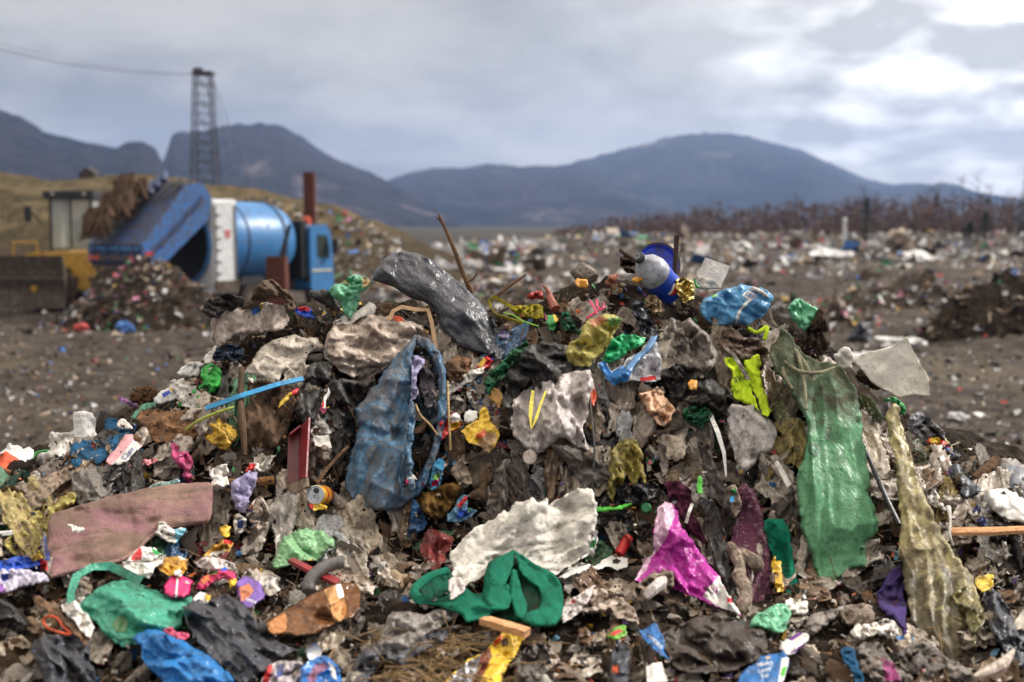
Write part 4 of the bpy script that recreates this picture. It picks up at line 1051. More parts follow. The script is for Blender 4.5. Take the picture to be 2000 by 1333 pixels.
H('fibre_scrap', 'green plastic netting wrapped round a pole beside the curled black liner', 'netting', [(945,740),(955,728),(985,700),(1010,674),(1030,668),(1033,680),(1008,705),(985,735),(965,752),(955,775),(948,765)], surf_mat('green netting', A(24,120,74), rough=.8, dirt=.3, bump=1, bscale=140, speck=.6), off=0.19, bulge=0.035, crumple=0.03, csize=10)
H('clod', 'oval muddy brown lump right of the blue sack', 'clod', [(870,722),(876,706),(895,699),(915,702),(922,718),(910,738),(890,747),(874,742)], crust, off=0.14, bulge=0.06, crumple=0.02, csize=22)
H('napkin', 'soiled white napkin below the oval muddy lump', 'napkin', [(878,745),(905,735),(922,722),(945,720),(940,732),(915,750),(890,765),(876,775)], paperw, off=0.15, bulge=0.03, crumple=0.03, csize=18)
H('wrapper', 'small red and yellow chocolate wrapper above the soiled napkin', 'wrapper', [(930,715),(945,700),(958,697),(968,700),(958,718),(940,728)], [redp, yellowp, bluep], patches=[([(932,712),(945,700),(950,704),(940,720)],1),([(960,694),(970,698),(966,704),(958,702)],2)], off=0.17, bulge=0.015, crumple=0.015, csize=14)
H('film', 'crumpled clear grey film right of the tall stalk', 'film', [(875,802),(883,779),(898,775),(912,790),(906,808),(890,813)], greyfilm, off=0.14, bulge=0.04, crumple=0.02, csize=20)
H('wrapper', 'small white and red folded wrapper right of the clear grey film', 'wrapper', [(909,765),(922,757),(931,775),(936,788),(925,792)], [paperw, darkred], patches=[([(918,765),(924,762),(932,782),(926,784)],1)], off=0.15, bulge=0.012, crumple=0.015, csize=14)
H('leaf', 'yellow-brown curled leaf left of the white carrier', 'leaf', [(953,766),(962,757),(975,760),(983,776),(980,796),(972,798),(960,785)], surf_mat('tan leaf', A(176,130,70), rough=.7, dirt=.2), off=0.16, bulge=0.03, crumple=0.008)
H('cup', 'small white yoghurt cup beside the yellow biscuit packet', 'cup', [(904,812),(907,803),(918,799),(931,806),(934,818),(924,828),(910,829)], whitep, off=0.18, bulge=0.045, crumple=0.003)
d = H('packet', 'torn bright yellow biscuit packet below the white yoghurt cup', 'packet', [(901,841),(919,829),(935,821),(937,803),(946,798),(953,803),(955,822),(968,838),(978,851),(966,872),(953,889),(935,872),(918,862)], [yellowp, surf_mat('biscuit print', A(120,60,34), A(206,176,130), rough=.5, dirt=.1, bump=.2)], patches=[([(930,868),(948,848),(968,845),(970,860),(953,886)],1)], off=0.2, bulge=0.03, crumple=0.016, csize=28, phrase='the yellow biscuit packet')
d.patch([(930,850),(946,840),(950,848),(934,858)], 'print', inkr, d.obj, eps=.005)
d.text('LETT', 940, 849, 6, -30, yellowp, d.obj, eps=.009)
slab('board', 'small offcut of pale wood behind the yellow biscuit packet', 'offcut', [(953,812,.16),(977,812,.16),(973,842,.16),(952,836,.16)], .015, wood)
d = H('packet', 'red, yellow and white crisp packet left of the yoghurt cup', 'packet', [(856,852),(858,826),(870,815),(893,807),(904,822),(900,832),(880,846),(868,856)], [redp, whitep, yellowp], patches=[([(868,816),(893,806),(906,822),(884,826)],1),([(880,828),(898,822),(898,834),(880,842)],2)], off=0.18, bulge=0.03, crumple=0.02, csize=20)
H('wrapper', 'bright blue, green and pink sweet wrapper at the foot of the blue sack', 'wrapper', [(842,946),(848,902),(860,892),(873,905),(866,930),(856,956),(844,958)], [film('bright blue print',60,160,210), film('lime print',120,190,60), pinkp], patches=[([(846,928),(860,924),(858,936),(846,938)],1),([(844,940),(858,936),(854,950),(844,950)],2)], off=0.18, bulge=0.025, crumple=0.025, csize=16)
H('carton', 'dirty white triangular carton scrap below the yellow biscuit packet', 'carton', [(883,921),(905,884),(912,915),(924,943),(896,947)], beige, off=0.16, bulge=0.03, crumple=0.015, csize=26)
H('cloth', 'ochre brown cloth bundle under the blue sack', 'cloth', [(818,966),(835,956),(870,946),(901,940),(896,965),(881,986),(866,1010),(850,1017),(834,1006),(825,990)], ochre, off=0.12, bulge=0.05, crumple=0.035, csize=26, folds=[(60,12,.012)])
H('carrier_bag', 'torn blue plastic shred hanging below the big blue sack', 'bag', [(806,976),(820,984),(832,1020),(828,1036),(808,1041),(799,1051),(795,1040),(802,1010)], film('mid blue film', 44,104,160, lucent=.15), off=0.15, bulge=0.03, crumple=0.03, csize=18)
H('can', 'flattened blue and red printed can right of the ochre cloth', 'can', [(873,1006),(885,990),(905,967),(913,968),(916,990),(931,1000),(920,1011),(890,1021),(875,1019)], [film('pale blue print',110,160,190), redp, bluep], patches=[([(892,988),(910,968),(914,974),(898,994)],1),([(898,998),(920,994),(918,1006),(890,1014)],2)], off=0.14, bulge=0.03, crumple=0.02, csize=18)
H('sheet', 'long torn strip of whitish film hanging below the white carrier', 'film', [(952,991),(955,950),(965,930),(985,900),(998,894),(999,930),(994,985),(985,1006),(970,1016),(958,1010)], greyfilm, off=0.14, bulge=0.03, crumple=0.03, csize=30, folds=[(85,10,.01)], tilt=.5)
H('film', 'fan of dirty grey film spread right under the white carrier', 'film', [(1072,870),(1108,870),(1140,885),(1180,905),(1212,921),(1190,940),(1160,954),(1135,952),(1120,925),(1096,897)], greydull, off=0.17, bulge=0.04, crumple=0.02, csize=40, folds=[(30,12,.014,.2)], tilt=.6)
strand('cable', 'thin black cable hanging down right of the white carrier', 'cable', [(1152,775,.2),(1156,820,.22),(1161,875,.22),(1159,920,.2),(1158,965,.18)], .004, blackp)
H('carrier_bag', 'ragged torn yellow-green plastic bag right of the fan of grey film', 'bag', [(1186,916),(1195,882),(1214,862),(1245,861),(1253,885),(1250,900),(1258,920),(1263,944),(1250,928),(1244,948),(1234,944),(1222,928),(1212,946),(1203,962),(1198,978),(1190,966),(1190,940)], film('dull yellow film', 176,160,74, dirt=.4, lucent=.15), off=0.17, bulge=0.04, crumple=0.035, csize=24, folds=[(75,12,.01)])
H('cloth', 'black sparkly cloth with white flecks right of the torn yellow bag', 'cloth', [(1217,962),(1235,945),(1260,938),(1286,945),(1291,970),(1270,986),(1236,986)], surf_mat('flecked black cloth', (0.012,0.012,0.014), (0.02,0.02,0.022), rough=.5, dirt=.05, speck=0.9, dirtcol=(0.8,0.8,0.8), bump=.8), off=0.13, bulge=0.05, crumple=0.04, csize=18)
H('lid', 'bright green plastic lid lying edge-on left of the flecked cloth', 'lid', [(1160,990),(1200,992),(1226,985),(1233,988),(1215,998),(1170,1001)], paint('lime plastic', 80,200,50), off=0.18, bulge=0.014, crumple=0.002)
P0 = Vector(hp(1262, 993, .18)); o = MB().lathe([(0,.012),(S(8),.012),(S(10),.006),(S(10),-.01),(S(9),-.012)], P0, (-.2,-.9,.4), 20).build('screw_cap', paint('dark green plastic', 14,110,60), None, True); tag(o, 'dark green bottle cap below the flecked black cloth', 'bottle cap')
H('bin_liner', 'black bin liner strip stretched left of the magenta bag', 'bin liner', [(1160,1002),(1200,1000),(1240,1005),(1270,1018),(1252,1036),(1210,1037),(1166,1032)], blackdull, off=0.12, bulge=0.05, crumple=0.03, csize=30, folds=[(5,12,.01)])
strand('tube', 'small red tube with white lettering in the gap left of the magenta bag', 'tube', [(1209,1083,.15),(1228,1050,.15)], S(9), redp, dense=False, n=14)
H('spatula', 'flat white plastic spatula with a round hole below the red tube', 'spatula', [(1093,1127),(1120,1110),(1160,1105),(1186,1090),(1208,1086),(1226,1091),(1223,1110),(1206,1113),(1180,1109),(1142,1117),(1100,1129)], [whitep, inkb], patches=[([(1196,1094),(1206,1091),(1214,1096),(1206,1102),(1196,1101)],1)], off=0.16, bulge=0.012, crumple=0.004)  # black patch paints the shade seen in the hole
H('sheet', 'large torn sheet of dirty white foam leaning in front of the mound', 'foam sheet', [(879,1076),(905,1051),(930,1030),(965,1015),(985,994),(992,1000),(1005,985),(1040,974),(1050,980),(1066,971),(1072,984),(1100,970),(1130,955),(1150,951),(1161,962),(1166,1010),(1160,1036),(1146,1080),(1120,1101),(1092,1121),(1070,1131),(1020,1122),(960,1122),(914,1141),(906,1160),(886,1173),(878,1150),(882,1110)], whitesheet, off=0.22, bulge=0.05, crumple=0.03, csize=70, folds=[(-42,34,.014)], sheet=True, thick=.012, tilt=.7, step=3.4, phrase='the large torn white sheet', jitter=2.2)
H('carton', 'small white and green printed carton edge right of the large white sheet', 'carton', [(1132,1080),(1150,1060),(1165,1033),(1168,1050),(1160,1078),(1136,1092)], [whitep, greenp], patches=[([(1154,1058),(1166,1052),(1160,1072),(1152,1070)],1)], off=0.17, bulge=0.015, crumple=0.006)
d = H('trousers', 'crumpled green fleece trousers lying in front of the large white sheet', 'trousers', [(805,1160),(812,1145),(835,1126),(862,1112),(880,1114),(886,1130),(905,1140),(926,1158),(945,1160),(944,1130),(955,1100),(985,1083),(1003,1075),(1015,1080),(1040,1100),(1080,1120),(1092,1135),(1099,1165),(1096,1205),(1080,1223),(1040,1224),(1015,1213),(985,1209),(955,1206),(915,1216),(900,1200),(880,1184),(840,1180),(812,1174)], cloth('green fleece inside', 14,92,72, weave=340), off=0.2, bulge=0.05, crumple=0.02, csize=50, step=3.6, phrase='the green fleece trousers')  # darker fleece backing: shade between the folds put into the colour
FK = dict(parent=d.obj, crumple=.012, csize=44, step=2.8, jitter=.8)
H('leg', None, None, [(806,1156),(820,1170),(880,1176),(905,1150),(926,1158),(950,1156),(990,1140),(1006,1158),(992,1188),(944,1205),(915,1217),(898,1200),(850,1184),(812,1175)], fleece, off=.255, bulge=.10, rim=22, folds=[(-12,26,.012)], **FK)
H('leg', None, None, [(943,1166),(945,1128),(955,1100),(985,1082),(1004,1074),(1006,1098),(996,1124),(986,1150),(992,1176),(978,1192),(958,1186)], fleece, off=.29, bulge=.11, rim=22, folds=[(100,26,.014)], **FK)
H('leg', None, None, [(1003,1075),(1016,1080),(1042,1100),(1081,1120),(1093,1135),(1100,1166),(1097,1206),(1080,1224),(1040,1225),(1018,1214),(1030,1196),(1048,1190),(1058,1172),(1052,1150),(1034,1138),(1016,1118)], fleece, off=.29, bulge=.11, rim=24, folds=[(50,30,.012)], **FK)
H('fold', None, None, [(1000,1112),(1012,1118),(1018,1150),(1030,1180),(1024,1212),(1006,1206),(1000,1180),(992,1150)], fleece, off=.27, bulge=.07, rim=12, folds=[(80,12,.01)], **FK)
H('waist_opening', None, None, [(814,1160),(830,1142),(855,1126),(872,1124),(876,1145),(868,1164),(840,1170)], cloth('green fleece inside', 12,78,62, weave=340), parent=d.obj, off=.30, bulge=0.004, crumple=0.012, csize=30)  # shade inside the waist painted with the same dark fleece
strand('waistband', None, None, [(874,1116,.30),(838,1128,.30),(813,1148,.30),(809,1162,.31),(822,1172,.33)], .014, fleece, parent=d.obj)
H('film', 'milky torn film tongue hanging over the green fleece waistband', 'film', [(880,1130),(900,1130),(910,1145),(900,1160),(882,1172),(878,1150)], whitebag, off=.37, bulge=.01, crumple=.01, csize=24)

# --- right of the crest
H('bag', 'limp yellow translucent bag with green corner in the middle of the crest', 'bag', [(1106,690),(1112,670),(1136,656),(1138,640),(1155,622),(1180,611),(1205,617),(1213,628),(1200,655),(1186,680),(1165,700),(1150,716),(1126,716),(1110,706)], [yellowfilm, film('green print film',120,170,90,lucent=.2), film('rose print film',222,150,110,lucent=.2)], patches=[([(1186,622),(1213,620),(1212,634),(1190,638)],1),([(1150,628),(1172,616),(1186,628),(1160,640)],2)], off=0.2, bulge=0.06, crumple=0.035, csize=30, phrase='the yellow translucent bag')
rb = empty('ribbon', hp(1165,605,.22)); tag(rb, 'tangled hot pink ribbon above the yellow translucent bag', 'ribbon')
for q in ([(1146,622,.25),(1160,612,.26),(1176,602,.26),(1180,593,.25)], [(1152,588,.24),(1160,600,.26),(1166,614,.26)], [(1166,586,.24),(1166,598,.26),(1172,606,.26),(1182,600,.24)]):
    straps('strand', None, None, q, S(5), pinkp, parent=rb, twist=.5)
H('carrier_bag', 'emerald green plastic bag right of the yellow translucent bag', 'bag', [(1176,700),(1188,682),(1195,662),(1215,652),(1240,655),(1260,662),(1250,676),(1228,684),(1212,700),(1195,705)], emerald, off=0.2, bulge=0.05, crumple=0.035, csize=20)
d = H('milk_carton', 'crushed blue and white milk carton below the emerald green bag', 'carton', [(1168,712),(1180,704),(1192,722),(1215,714),(1232,700),(1250,684),(1276,660),(1290,690),(1297,706),(1290,740),(1268,748),(1238,744),(1200,754),(1184,740)], [film('white carton print',214,216,222), paint('carton blue',20,110,180), redp], patches=[([(1168,712),(1180,704),(1194,728),(1216,714),(1234,728),(1226,745),(1200,754),(1184,740)],1),([(1250,738),(1280,734),(1282,742),(1252,746)],2)], off=0.2, bulge=0.05, crumple=0.025, csize=28, phrase='the crushed milk carton')
H('flap', None, None, [(1222,724),(1232,704),(1250,688),(1270,662),(1284,656),(1281,668),(1262,690),(1244,712),(1230,734)], paint('lid blue', 70,120,170), parent=d.obj, off=.27, bulge=.012, crumple=.004)
# round lid, bottle
P0 = Vector(hp(1283, 520, .02)); ax = Vector((0.20, -0.93, 0.30)).normalized(); R0 = S(56)
lid = MB().lathe([(0,-.012),(R0*.45,-.010),(R0*.82,-.004),(R0*.92,.012),(R0*1.0,.014),(R0*1.0,.002),(R0*.9,-.012),(R0*.5,-.02),(0,-.022)], P0, ax, 48, ms=[0,0,0,1,1,1,1,1], squash=.92)
o = lid.build('lid', [paint('royal blue plastic', 20,70,215, rough=.35, dirt=.42, k=1.3), paint('muddy blue rim', 44,56,96, dirt=.6, rough=.6)], None, True); tag(o, 'muddy royal blue round plastic lid standing on the crest behind the soda bottle', 'lid'); HEROES.append((1290,515,'the round blue lid'))
bt = empty('soda_bottle', hp(1280,540,.2)); tag(bt, 'large plastic soda bottle with grey shoulder and blue label lying on the crest', 'bottle'); HEROES.append((1280,535,'the soda bottle')); HPOLY.append(np.array([(1235,490),(1320,520),(1320,580),(1250,560)], float))
a0 = Vector(hp(1250,505,.24)); a1 = Vector(hp(1308,568,.10)); axb = (a1 - a0).normalized()
Rb = S(36)
shoulder = paint('grey cloudy plastic', 170,176,186, rough=.3, dirt=.22, bump=.3)
MB().lathe([(S(11),.0),(S(12),.014),(S(20),.028),(S(30),.05),(Rb,.085),(Rb*1.0,.11),(Rb*.97,.125)], a0, axb, 32).build('shoulder', shoulder, bt, True)
blue = paint('label blue', 16,70,190, rough=.3, dirt=.12)
MB().lathe([(Rb*.985,.12),(Rb*.99,.13),(Rb*.95,.17),(Rb*.97,.21),(Rb*.95,.235),(Rb*.7,.25),(0,.25)], a0, axb, 32).build('label', blue, bt, True)
MB().lathe([(0,-.016),(S(10),-.016),(S(12.5),-.012),(S(12.5),.004),(S(11),.006)], a0, axb, 20).build('cap', paint('dark navy plastic', 40,48,62, rough=.4), bt, True)
MB().lathe([(S(5),-.0175),(S(6.5),-.0175)], a0, axb, 20).build('cap_emblem', shoulder, bt)
# round emblem on the label, wrapped on the curve facing us
tow = (Vector(CAMP) - a0); tow = (tow - axb * tow.dot(axb)).normalized(); sdv = axb.cross(tow)
def wrapb(u, v): # u along axis, v round
    an = v / Rb; rr = Rb * 1.005
    return a0 + axb * (.178 + u) + (tow * math.cos(an) + sdv * math.sin(an)) * rr
def disc(mb, f, m, n=24):
    c = [f(t) for t in np.linspace(0, 2 * math.pi, n, False)]
    mb.add([wrapb(*p) for p in c], [tuple(range(n))], m)
er = S(14); mb = MB()
off_v = -S(6)
def cap_poly(lo, hi, wob):   # slice of the round emblem between two wavy lines
    top = [(u, math.sqrt(max(er*er-u*u,0))) for u in np.linspace(-er, er, 20)]
    q = [(u, max(-v, min(v, hi*er + wob*er*math.sin(u/er*2.2)))) for u, v in top]; q2 = [(u, max(-v, min(v, lo*er + wob*er*math.sin(u/er*2.2)))) for u, v in top]
    return q, q2
for lo, hi, m in ((.22, 1.1, 0), (-.22, .22, 1), (-1.1, -.22, 2)):
    q, q2 = cap_poly(lo, hi, .22)
    vs = [wrapb(v, u + off_v) for u, v in q] + [wrapb(v, u + off_v) for u, v in q2]
    mb.add(vs, [(i, i+1, 21+i, 20+i) for i in range(19)], m)
mb.build('emblem', [inkr, inkw, plain('deep blue print', (.01,.06,.4), .4)], bt)
strand('stick', 'upright muddy brown stick standing in front of the round blue lid', 'stick', [(1312,565,.12),(1318,530,.12),(1320,495,.12),(1322,461,.12)], [.013,.011,.010,.011], bark)
strand('stick', 'short dark forked stick left of the soda bottle', 'stick', [(1236,506,.1),(1222,498,.1),(1210,488,.1)], [.009,.008,.006], bark)
H('clod', 'dark muddy clump standing behind the short forked stick', 'clod', [(1212,520),(1216,500),(1228,500),(1240,512),(1240,535),(1220,532)], bark, off=0.05, bulge=.06, crumple=.04, csize=14)
H('foil', 'crumpled ball of gold foil right of the soda bottle', 'foil', [(1315,552),(1326,543),(1340,541),(1354,552),(1358,570),(1354,588),(1342,592),(1328,588),(1322,572)], gold, off=0.14, bulge=0.07, crumple=0.035, csize=16)
H('plastic_piece', 'small green shard of plastic right of the gold foil', 'shard', [(1354,548),(1362,546),(1366,560),(1358,564)], greenp, off=.12, bulge=.01, crumple=.004)
slab('card', 'square soiled white card standing up on the crest', 'card', [(1377,503,.03),(1426,521,.03),(1408,561,.05),(1361,540,.05)], .004, paperw, warp=.01)
H('film', 'dirty white plastic scrap under the square card', 'scrap', [(1362,540),(1395,548),(1408,560),(1395,566),(1368,568)], paperw, off=.06, bulge=.02, crumple=.01)
d = H('carrier_bag', 'puffed sky blue printed bag on the right part of the crest', 'bag', [(1365,604),(1372,588),(1392,574),(1420,562),(1450,557),(1478,562),(1498,568),(1511,580),(1506,596),(1495,615),(1480,632),(1462,637),(1440,632),(1415,636),(1392,634),(1374,622)], skybag, off=0.17, bulge=0.09, crumple=0.028, csize=44, folds=[(25,22,.008)], phrase='the sky blue bag')
d.patch([(1450,578),(1460,568),(1478,576),(1468,588)], 'barcode', whitep, d.obj)
for k in range(5):
    d.patch([(1454+3.6*k,579-0.0*k+1.2*k),(1461+3.6*k,571+1.2*k),(1462.6+3.6*k,572+1.2*k),(1455.6+3.6*k,580+1.2*k)], 'bar', plain('barcode ink', (.08,.12,.3), .5), d.obj, eps=.007, step=2)
d.patch([(1476,577),(1480,579),(1462,592),(1449,606),(1443,622),(1438,632),(1436,622),(1444,604),(1458,588)], 'stripe', whitep, d.obj)
d.patch([(1390,578),(1400,575),(1402,578),(1392,582)], 'logo', paint('lime print',170,210,60), d.obj)
H('film', 'white and clear flap on top of the sky blue bag', 'film', [(1456,560),(1476,562),(1494,570),(1498,578),(1482,574),(1464,566)], whitebag, off=.21, bulge=.03, crumple=.02)
lump('paving_block', 'broken grey concrete block on the crest', 'block', 1141, 534, .08, (S(33), S(28), S(23)), stone, rough=.12, freq=2, rot=24, facet=.78)
H('peel', 'half an orange peel below the concrete block', 'peel', [(1126,556),(1130,547),(1140,543),(1151,548),(1152,560),(1140,562),(1132,563)], orange, off=.2, bulge=.04, crumple=.003)
H('peel', 'two small orange fruit bits against the soda bottle', 'peel', [(1234,546),(1242,538),(1254,540),(1257,548),(1250,554),(1240,552)], orange, off=.2, bulge=.03, crumple=.006)
H('fruit', 'rusty orange rotten fruit piece left of the soda bottle', 'fruit', [(1180,552),(1190,540),(1205,536),(1206,548),(1194,560),(1184,560)], surf_mat('rotten fruit', A(170,90,56), rough=.6, dirt=.4, bump=.9), off=.18, bulge=.03, crumple=.02)
strand('wrapper', 'brown-red tapered wrapper sticking up left of the concrete block', 'wrapper', [(1085,604,.15),(1076,585,.16),(1070,568,.16),(1060,558,.15)], [.02,.016,.01,.004], paint('brick red film', 160,84,66, dirt=.35))
H('wrapper', 'small red foil scrap at the left end of the soil crest', 'wrapper', [(1030,578),(1042,570),(1058,572),(1060,584),(1040,584)], [film('red film',196,60,50)], off=.12, bulge=.02, crumple=.02, csize=12)
y = H('belt', 'loop of yellow fabric strap lying right of the large black bag', 'strap', [(1000,600),(1020,595),(1045,594),(1062,600),(1062,622),(1045,626),(1020,620),(1005,612)], cloth('yellow webbing', 176,160,40, weave=300), off=.16, bulge=.03, crumple=.025, csize=18)
straps('loop', None, None, [(1010,606,.2),(985,592,.2),(965,580,.19),(956,588,.19),(958,602,.2),(972,616,.21),(1000,625,.21),(1020,632,.2)], S(8), cloth('yellow webbing', 176,160,40), parent=y.obj, twist=.3)
strand('string', 'thin lime green string below the yellow strap', 'string', [(984,612,.22),(1002,616,.23),(1022,628,.22),(1052,638,.2)], .003, paint('lime string',130,200,30))
H('pepper', 'green pepper piece hanging right of the yellow strap', 'pepper', [(1066,632),(1070,616),(1084,612),(1090,622),(1084,640),(1072,648)], [greenp, yellowp], patches=[([(1080,612),(1092,614),(1088,632),(1082,626)],1)], off=.18, bulge=.03, crumple=.01)
H('paper', 'lilac paper tissue below the yellow strap', 'paper', [(970,652),(985,645),(996,652),(990,662),(975,662)], lilac, off=.15, bulge=.02, crumple=.02, csize=12)
H('cloth', 'dark earth-caked rag hanging from the crest under the concrete block', 'rag', [(1094,640),(1100,615),(1112,602),(1124,610),(1118,640),(1110,668),(1098,675)], browncloth, off=.14, bulge=.04, crumple=.03, csize=18)
H('netting', 'tangle of dark green netting left of the pink ribbon', 'netting', [(1096,640),(1100,615),(1112,606),(1118,622),(1126,640),(1146,655),(1148,664),(1130,654),(1112,650)], surf_mat('dark green netting', A(16,104,70), rough=.8, dirt=.2, bump=1, bscale=150), off=.21, bulge=.02, crumple=.03, csize=8)
H('bin_liner', 'wet black bag shred below the soil crest', 'bag', [(1232,600),(1245,586),(1262,590),(1270,610),(1285,640),(1292,664),(1275,668),(1255,650),(1240,625)], blackbag, off=.14, bulge=.05, crumple=.04, csize=20)
H('film', 'bunched beige film under the gold foil', 'film', [(1258,590),(1272,572),(1288,580),(1296,604),(1290,622),(1274,612)], film('tan film',160,134,96,dirt=.4), off=.16, bulge=.05, crumple=.04, csize=12)
H('film', 'dusty grey film folded over the upper right of the mound', 'film', [(1296,642),(1310,624),(1330,630),(1346,620),(1366,640),(1388,660),(1400,690),(1392,722),(1370,732),(1340,722),(1316,704),(1300,672)], film('dusty pale film',166,156,148,dirt=.45,speck=.4), off=.17, bulge=.07, crumple=.055, csize=30, folds=[(60,16,.014)])
H('film', 'torn brown translucent film below the sky blue bag', 'film', [(1398,652),(1430,640),(1450,656),(1480,664),(1502,680),(1500,698),(1470,702),(1442,712),(1420,692),(1404,672)], brownfilm, off=.2, bulge=.05, crumple=.035, csize=28)
H('bin_liner', 'tangled black and grey film below the dusty grey film', 'bin liner', [(1292,728),(1320,712),(1350,724),(1382,736),(1412,750),(1432,782),(1424,815),(1396,800),(1356,790),(1312,770)], blackdull, off=.14, bulge=.08, crumple=.055, csize=26)
H('peel', 'small orange carrot piece on the tangled black film', 'peel', [(1343,748),(1350,740),(1358,746),(1358,762),(1350,764)], orange, off=.27, bulge=.02, crumple=.004)
v = H('safety_vest', 'bright yellow hi-vis vest hanging below the brown film, with dark lettering', 'vest', [(1414,702),(1432,697),(1447,712),(1460,735),(1467,760),(1482,800),(1470,792),(1455,786),(1437,780),(1432,760),(1428,730)], neon, off=.2, bulge=.045, crumple=.014, csize=30, folds=[(70,18,.012)], phrase='the hi-vis vest')
H('strip', None, None, [(1456,706),(1475,693),(1487,697),(1485,725),(1491,755),(1501,785),(1509,803),(1500,815),(1488,809),(1476,770),(1462,735)], neon, parent=v.obj, off=.21, bulge=.04, crumple=.01, csize=30, folds=[(75,16,.014)])
strand('strap', None, None, [(1463,642,.24),(1478,650,.26),(1490,644,.26),(1497,640,.26),(1497,650,.26),(1493,664,.24)], [.007,.009,.008], neon, parent=v.obj)
v.text('IFRE', 1446, 738, 11, 160, inkb, v.obj)
straps('reflective_band', None, None, [(1418,680,.24),(1434,695,.25),(1448,718,.26),(1462,742,.26)], S(8), greyfilm, parent=v.obj)
H('plastic_sheet', 'curved pale grey plastic sheet below the hi-vis vest', 'sheet', [(1422,800),(1440,788),(1482,796),(1516,835),(1519,856),(1500,880),(1481,890),(1466,915),(1450,930),(1440,915),(1430,880),(1424,840)], film('pale grey sheet',172,164,160,dirt=.25,rough=.6), off=.17, bulge=.05, crumple=.016, csize=50, tilt=.5, phrase='the pale grey sheet')
strand('tassel', 'grey rag tail dangling under the pale grey sheet', 'rag', [(1486,880,.17),(1492,910,.18),(1498,930,.17)], [.008,.014,.004], greyfilm)
slab('card', 'small white paper strip dangling right of the pale grey sheet', 'card', [(1513,905,.18),(1519,898,.18),(1547,946,.18),(1537,953,.18)], .002, paperw, warp=.004)
straps('strip', 'narrow white plastic strip hanging left of the pale grey sheet', 'strip', [(1388,812,.2),(1402,845,.21),(1414,885,.2),(1418,932,.18)], [S(8),S(9),S(7),S(3)], whitep)
straps('strip', 'second narrow white strip bent above the magenta bag', 'strip', [(1352,985,.17),(1346,1000,.19),(1340,1022,.17),(1354,955,.18)][:3], [S(6)]*3, paperw)
H('netting', 'dark green net bag with small bottle caps right of the peach foil', 'netting', [(1334,806),(1350,794),(1386,795),(1393,815),(1376,836),(1350,836)], surf_mat('bottle green net', A(10,96,62), rough=.5, dirt=.2, bump=1, bscale=120), off=.14, bulge=.05, crumple=.03, csize=14)
H('foil', 'crumpled peach coloured foil below the crushed milk carton', 'foil', [(1249,770),(1268,766),(1285,757),(1300,775),(1317,800),(1310,826),(1290,833),(1275,815),(1259,802)], peach, off=.16, bulge=.06, crumple=.035, csize=26)
H('plastic_piece', 'small orange plastic fragment hanging right of the white carrier', 'fragment', [(1154,758),(1163,750),(1167,775),(1162,794),(1156,785)], orangep, off=.18, bulge=.015, crumple=.006)

# --- right face
H('cloth', 'tattered maroon cloth hanging behind the top of the magenta bag', 'cloth', [(1296,946),(1320,940),(1346,960),(1356,1000),(1382,1060),(1374,1066),(1346,1042),(1330,1006),(1312,990),(1302,966)], maroon, off=.12, bulge=.03, crumple=.02, csize=30, folds=[(70,14,.012)], tilt=.5)
H('cloth', 'long maroon skirt cloth speckled with white grains, left of the teal cloth', 'cloth', [(1440,955),(1460,944),(1480,975),(1490,1010),(1501,1080),(1512,1130),(1507,1172),(1482,1187),(1452,1182),(1440,1120),(1428,1060),(1440,1010)], surf_mat('speckled maroon', A(92,42,66), rough=.9, dirt=.1, speck=.55, dirtcol=(.6,.58,.58), bump=.5, weave=240), off=.12, bulge=.04, crumple=.02, csize=50, folds=[(82,22,.014)], tilt=.5)
H('cloth', 'teal green cloth hanging left of the green refuse sack', 'cloth', [(1493,1020),(1510,1012),(1530,1015),(1545,1040),(1545,1070),(1556,1120),(1561,1166),(1540,1161),(1520,1146),(1508,1090),(1498,1060)], tealcloth, off=.15, bulge=.03, crumple=.015, csize=40, folds=[(86,12,.014)], tilt=.5)
H('wrapper', 'torn orange-yellow wrapper on the teal cloth', 'wrapper', [(1507,1102),(1514,1087),(1519,1100),(1528,1098),(1531,1150),(1516,1156),(1506,1130)], [yellowbag, brownfilm], patches=[([(1504,1120),(1514,1118),(1514,1158),(1504,1158)],1)], off=.2, bulge=.012, crumple=.014, csize=18)
H('bark', 'long grey splintered bark strip above the magenta bag', 'bark', [(1364,862),(1384,868),(1405,930),(1441,1000),(1439,1016),(1425,1006),(1404,975),(1385,945),(1372,920)], surf_mat('grey bark', A(104,96,92), rough=.9, dirt=.35, bump=1, stretch=(3,3,.5)), off=.17, bulge=.03, crumple=.02, csize=26, folds=[(65,10,.008)], tilt=.5)
H('bin_liner', 'long ribbon of black film hanging right of the magenta bag', 'ribbon', [(1366,970),(1395,982),(1416,1040),(1432,1120),(1449,1185),(1430,1188),(1404,1150),(1392,1090),(1378,1030)], blackdull, off=.14, bulge=.04, crumple=.018, csize=40, folds=[(78,11,.014)], tilt=.5)
strand('cloth', 'twisted rope of dirty white cloth hanging on the maroon skirt cloth', 'cloth', [(1424,1064,.2),(1440,1088,.22),(1446,1108,.22),(1444,1128,.22),(1458,1150,.22),(1454,1176,.2),(1446,1196,.17)], [.014,.026,.018,.024,.018,.022,.010], beige)
strand('cloth', 'short curled tail of dirty white cloth beside the twisted rope of cloth', 'cloth', [(1448,1076,.2),(1460,1088,.23),(1476,1102,.24),(1480,1114,.22)], [.012,.022,.028,.014], beige)
H('packet', 'clear packet with small coloured print on the maroon skirt cloth', 'packet', [(1420,950),(1436,946),(1446,970),(1445,1000),(1436,1008),(1424,985)], [beige, cyanp, greenp], patches=[([(1426,970),(1434,968),(1434,980),(1426,982)],1),([(1430,955),(1438,955),(1438,964),(1430,964)],2)], off=.2, bulge=.02, crumple=.014, csize=18)
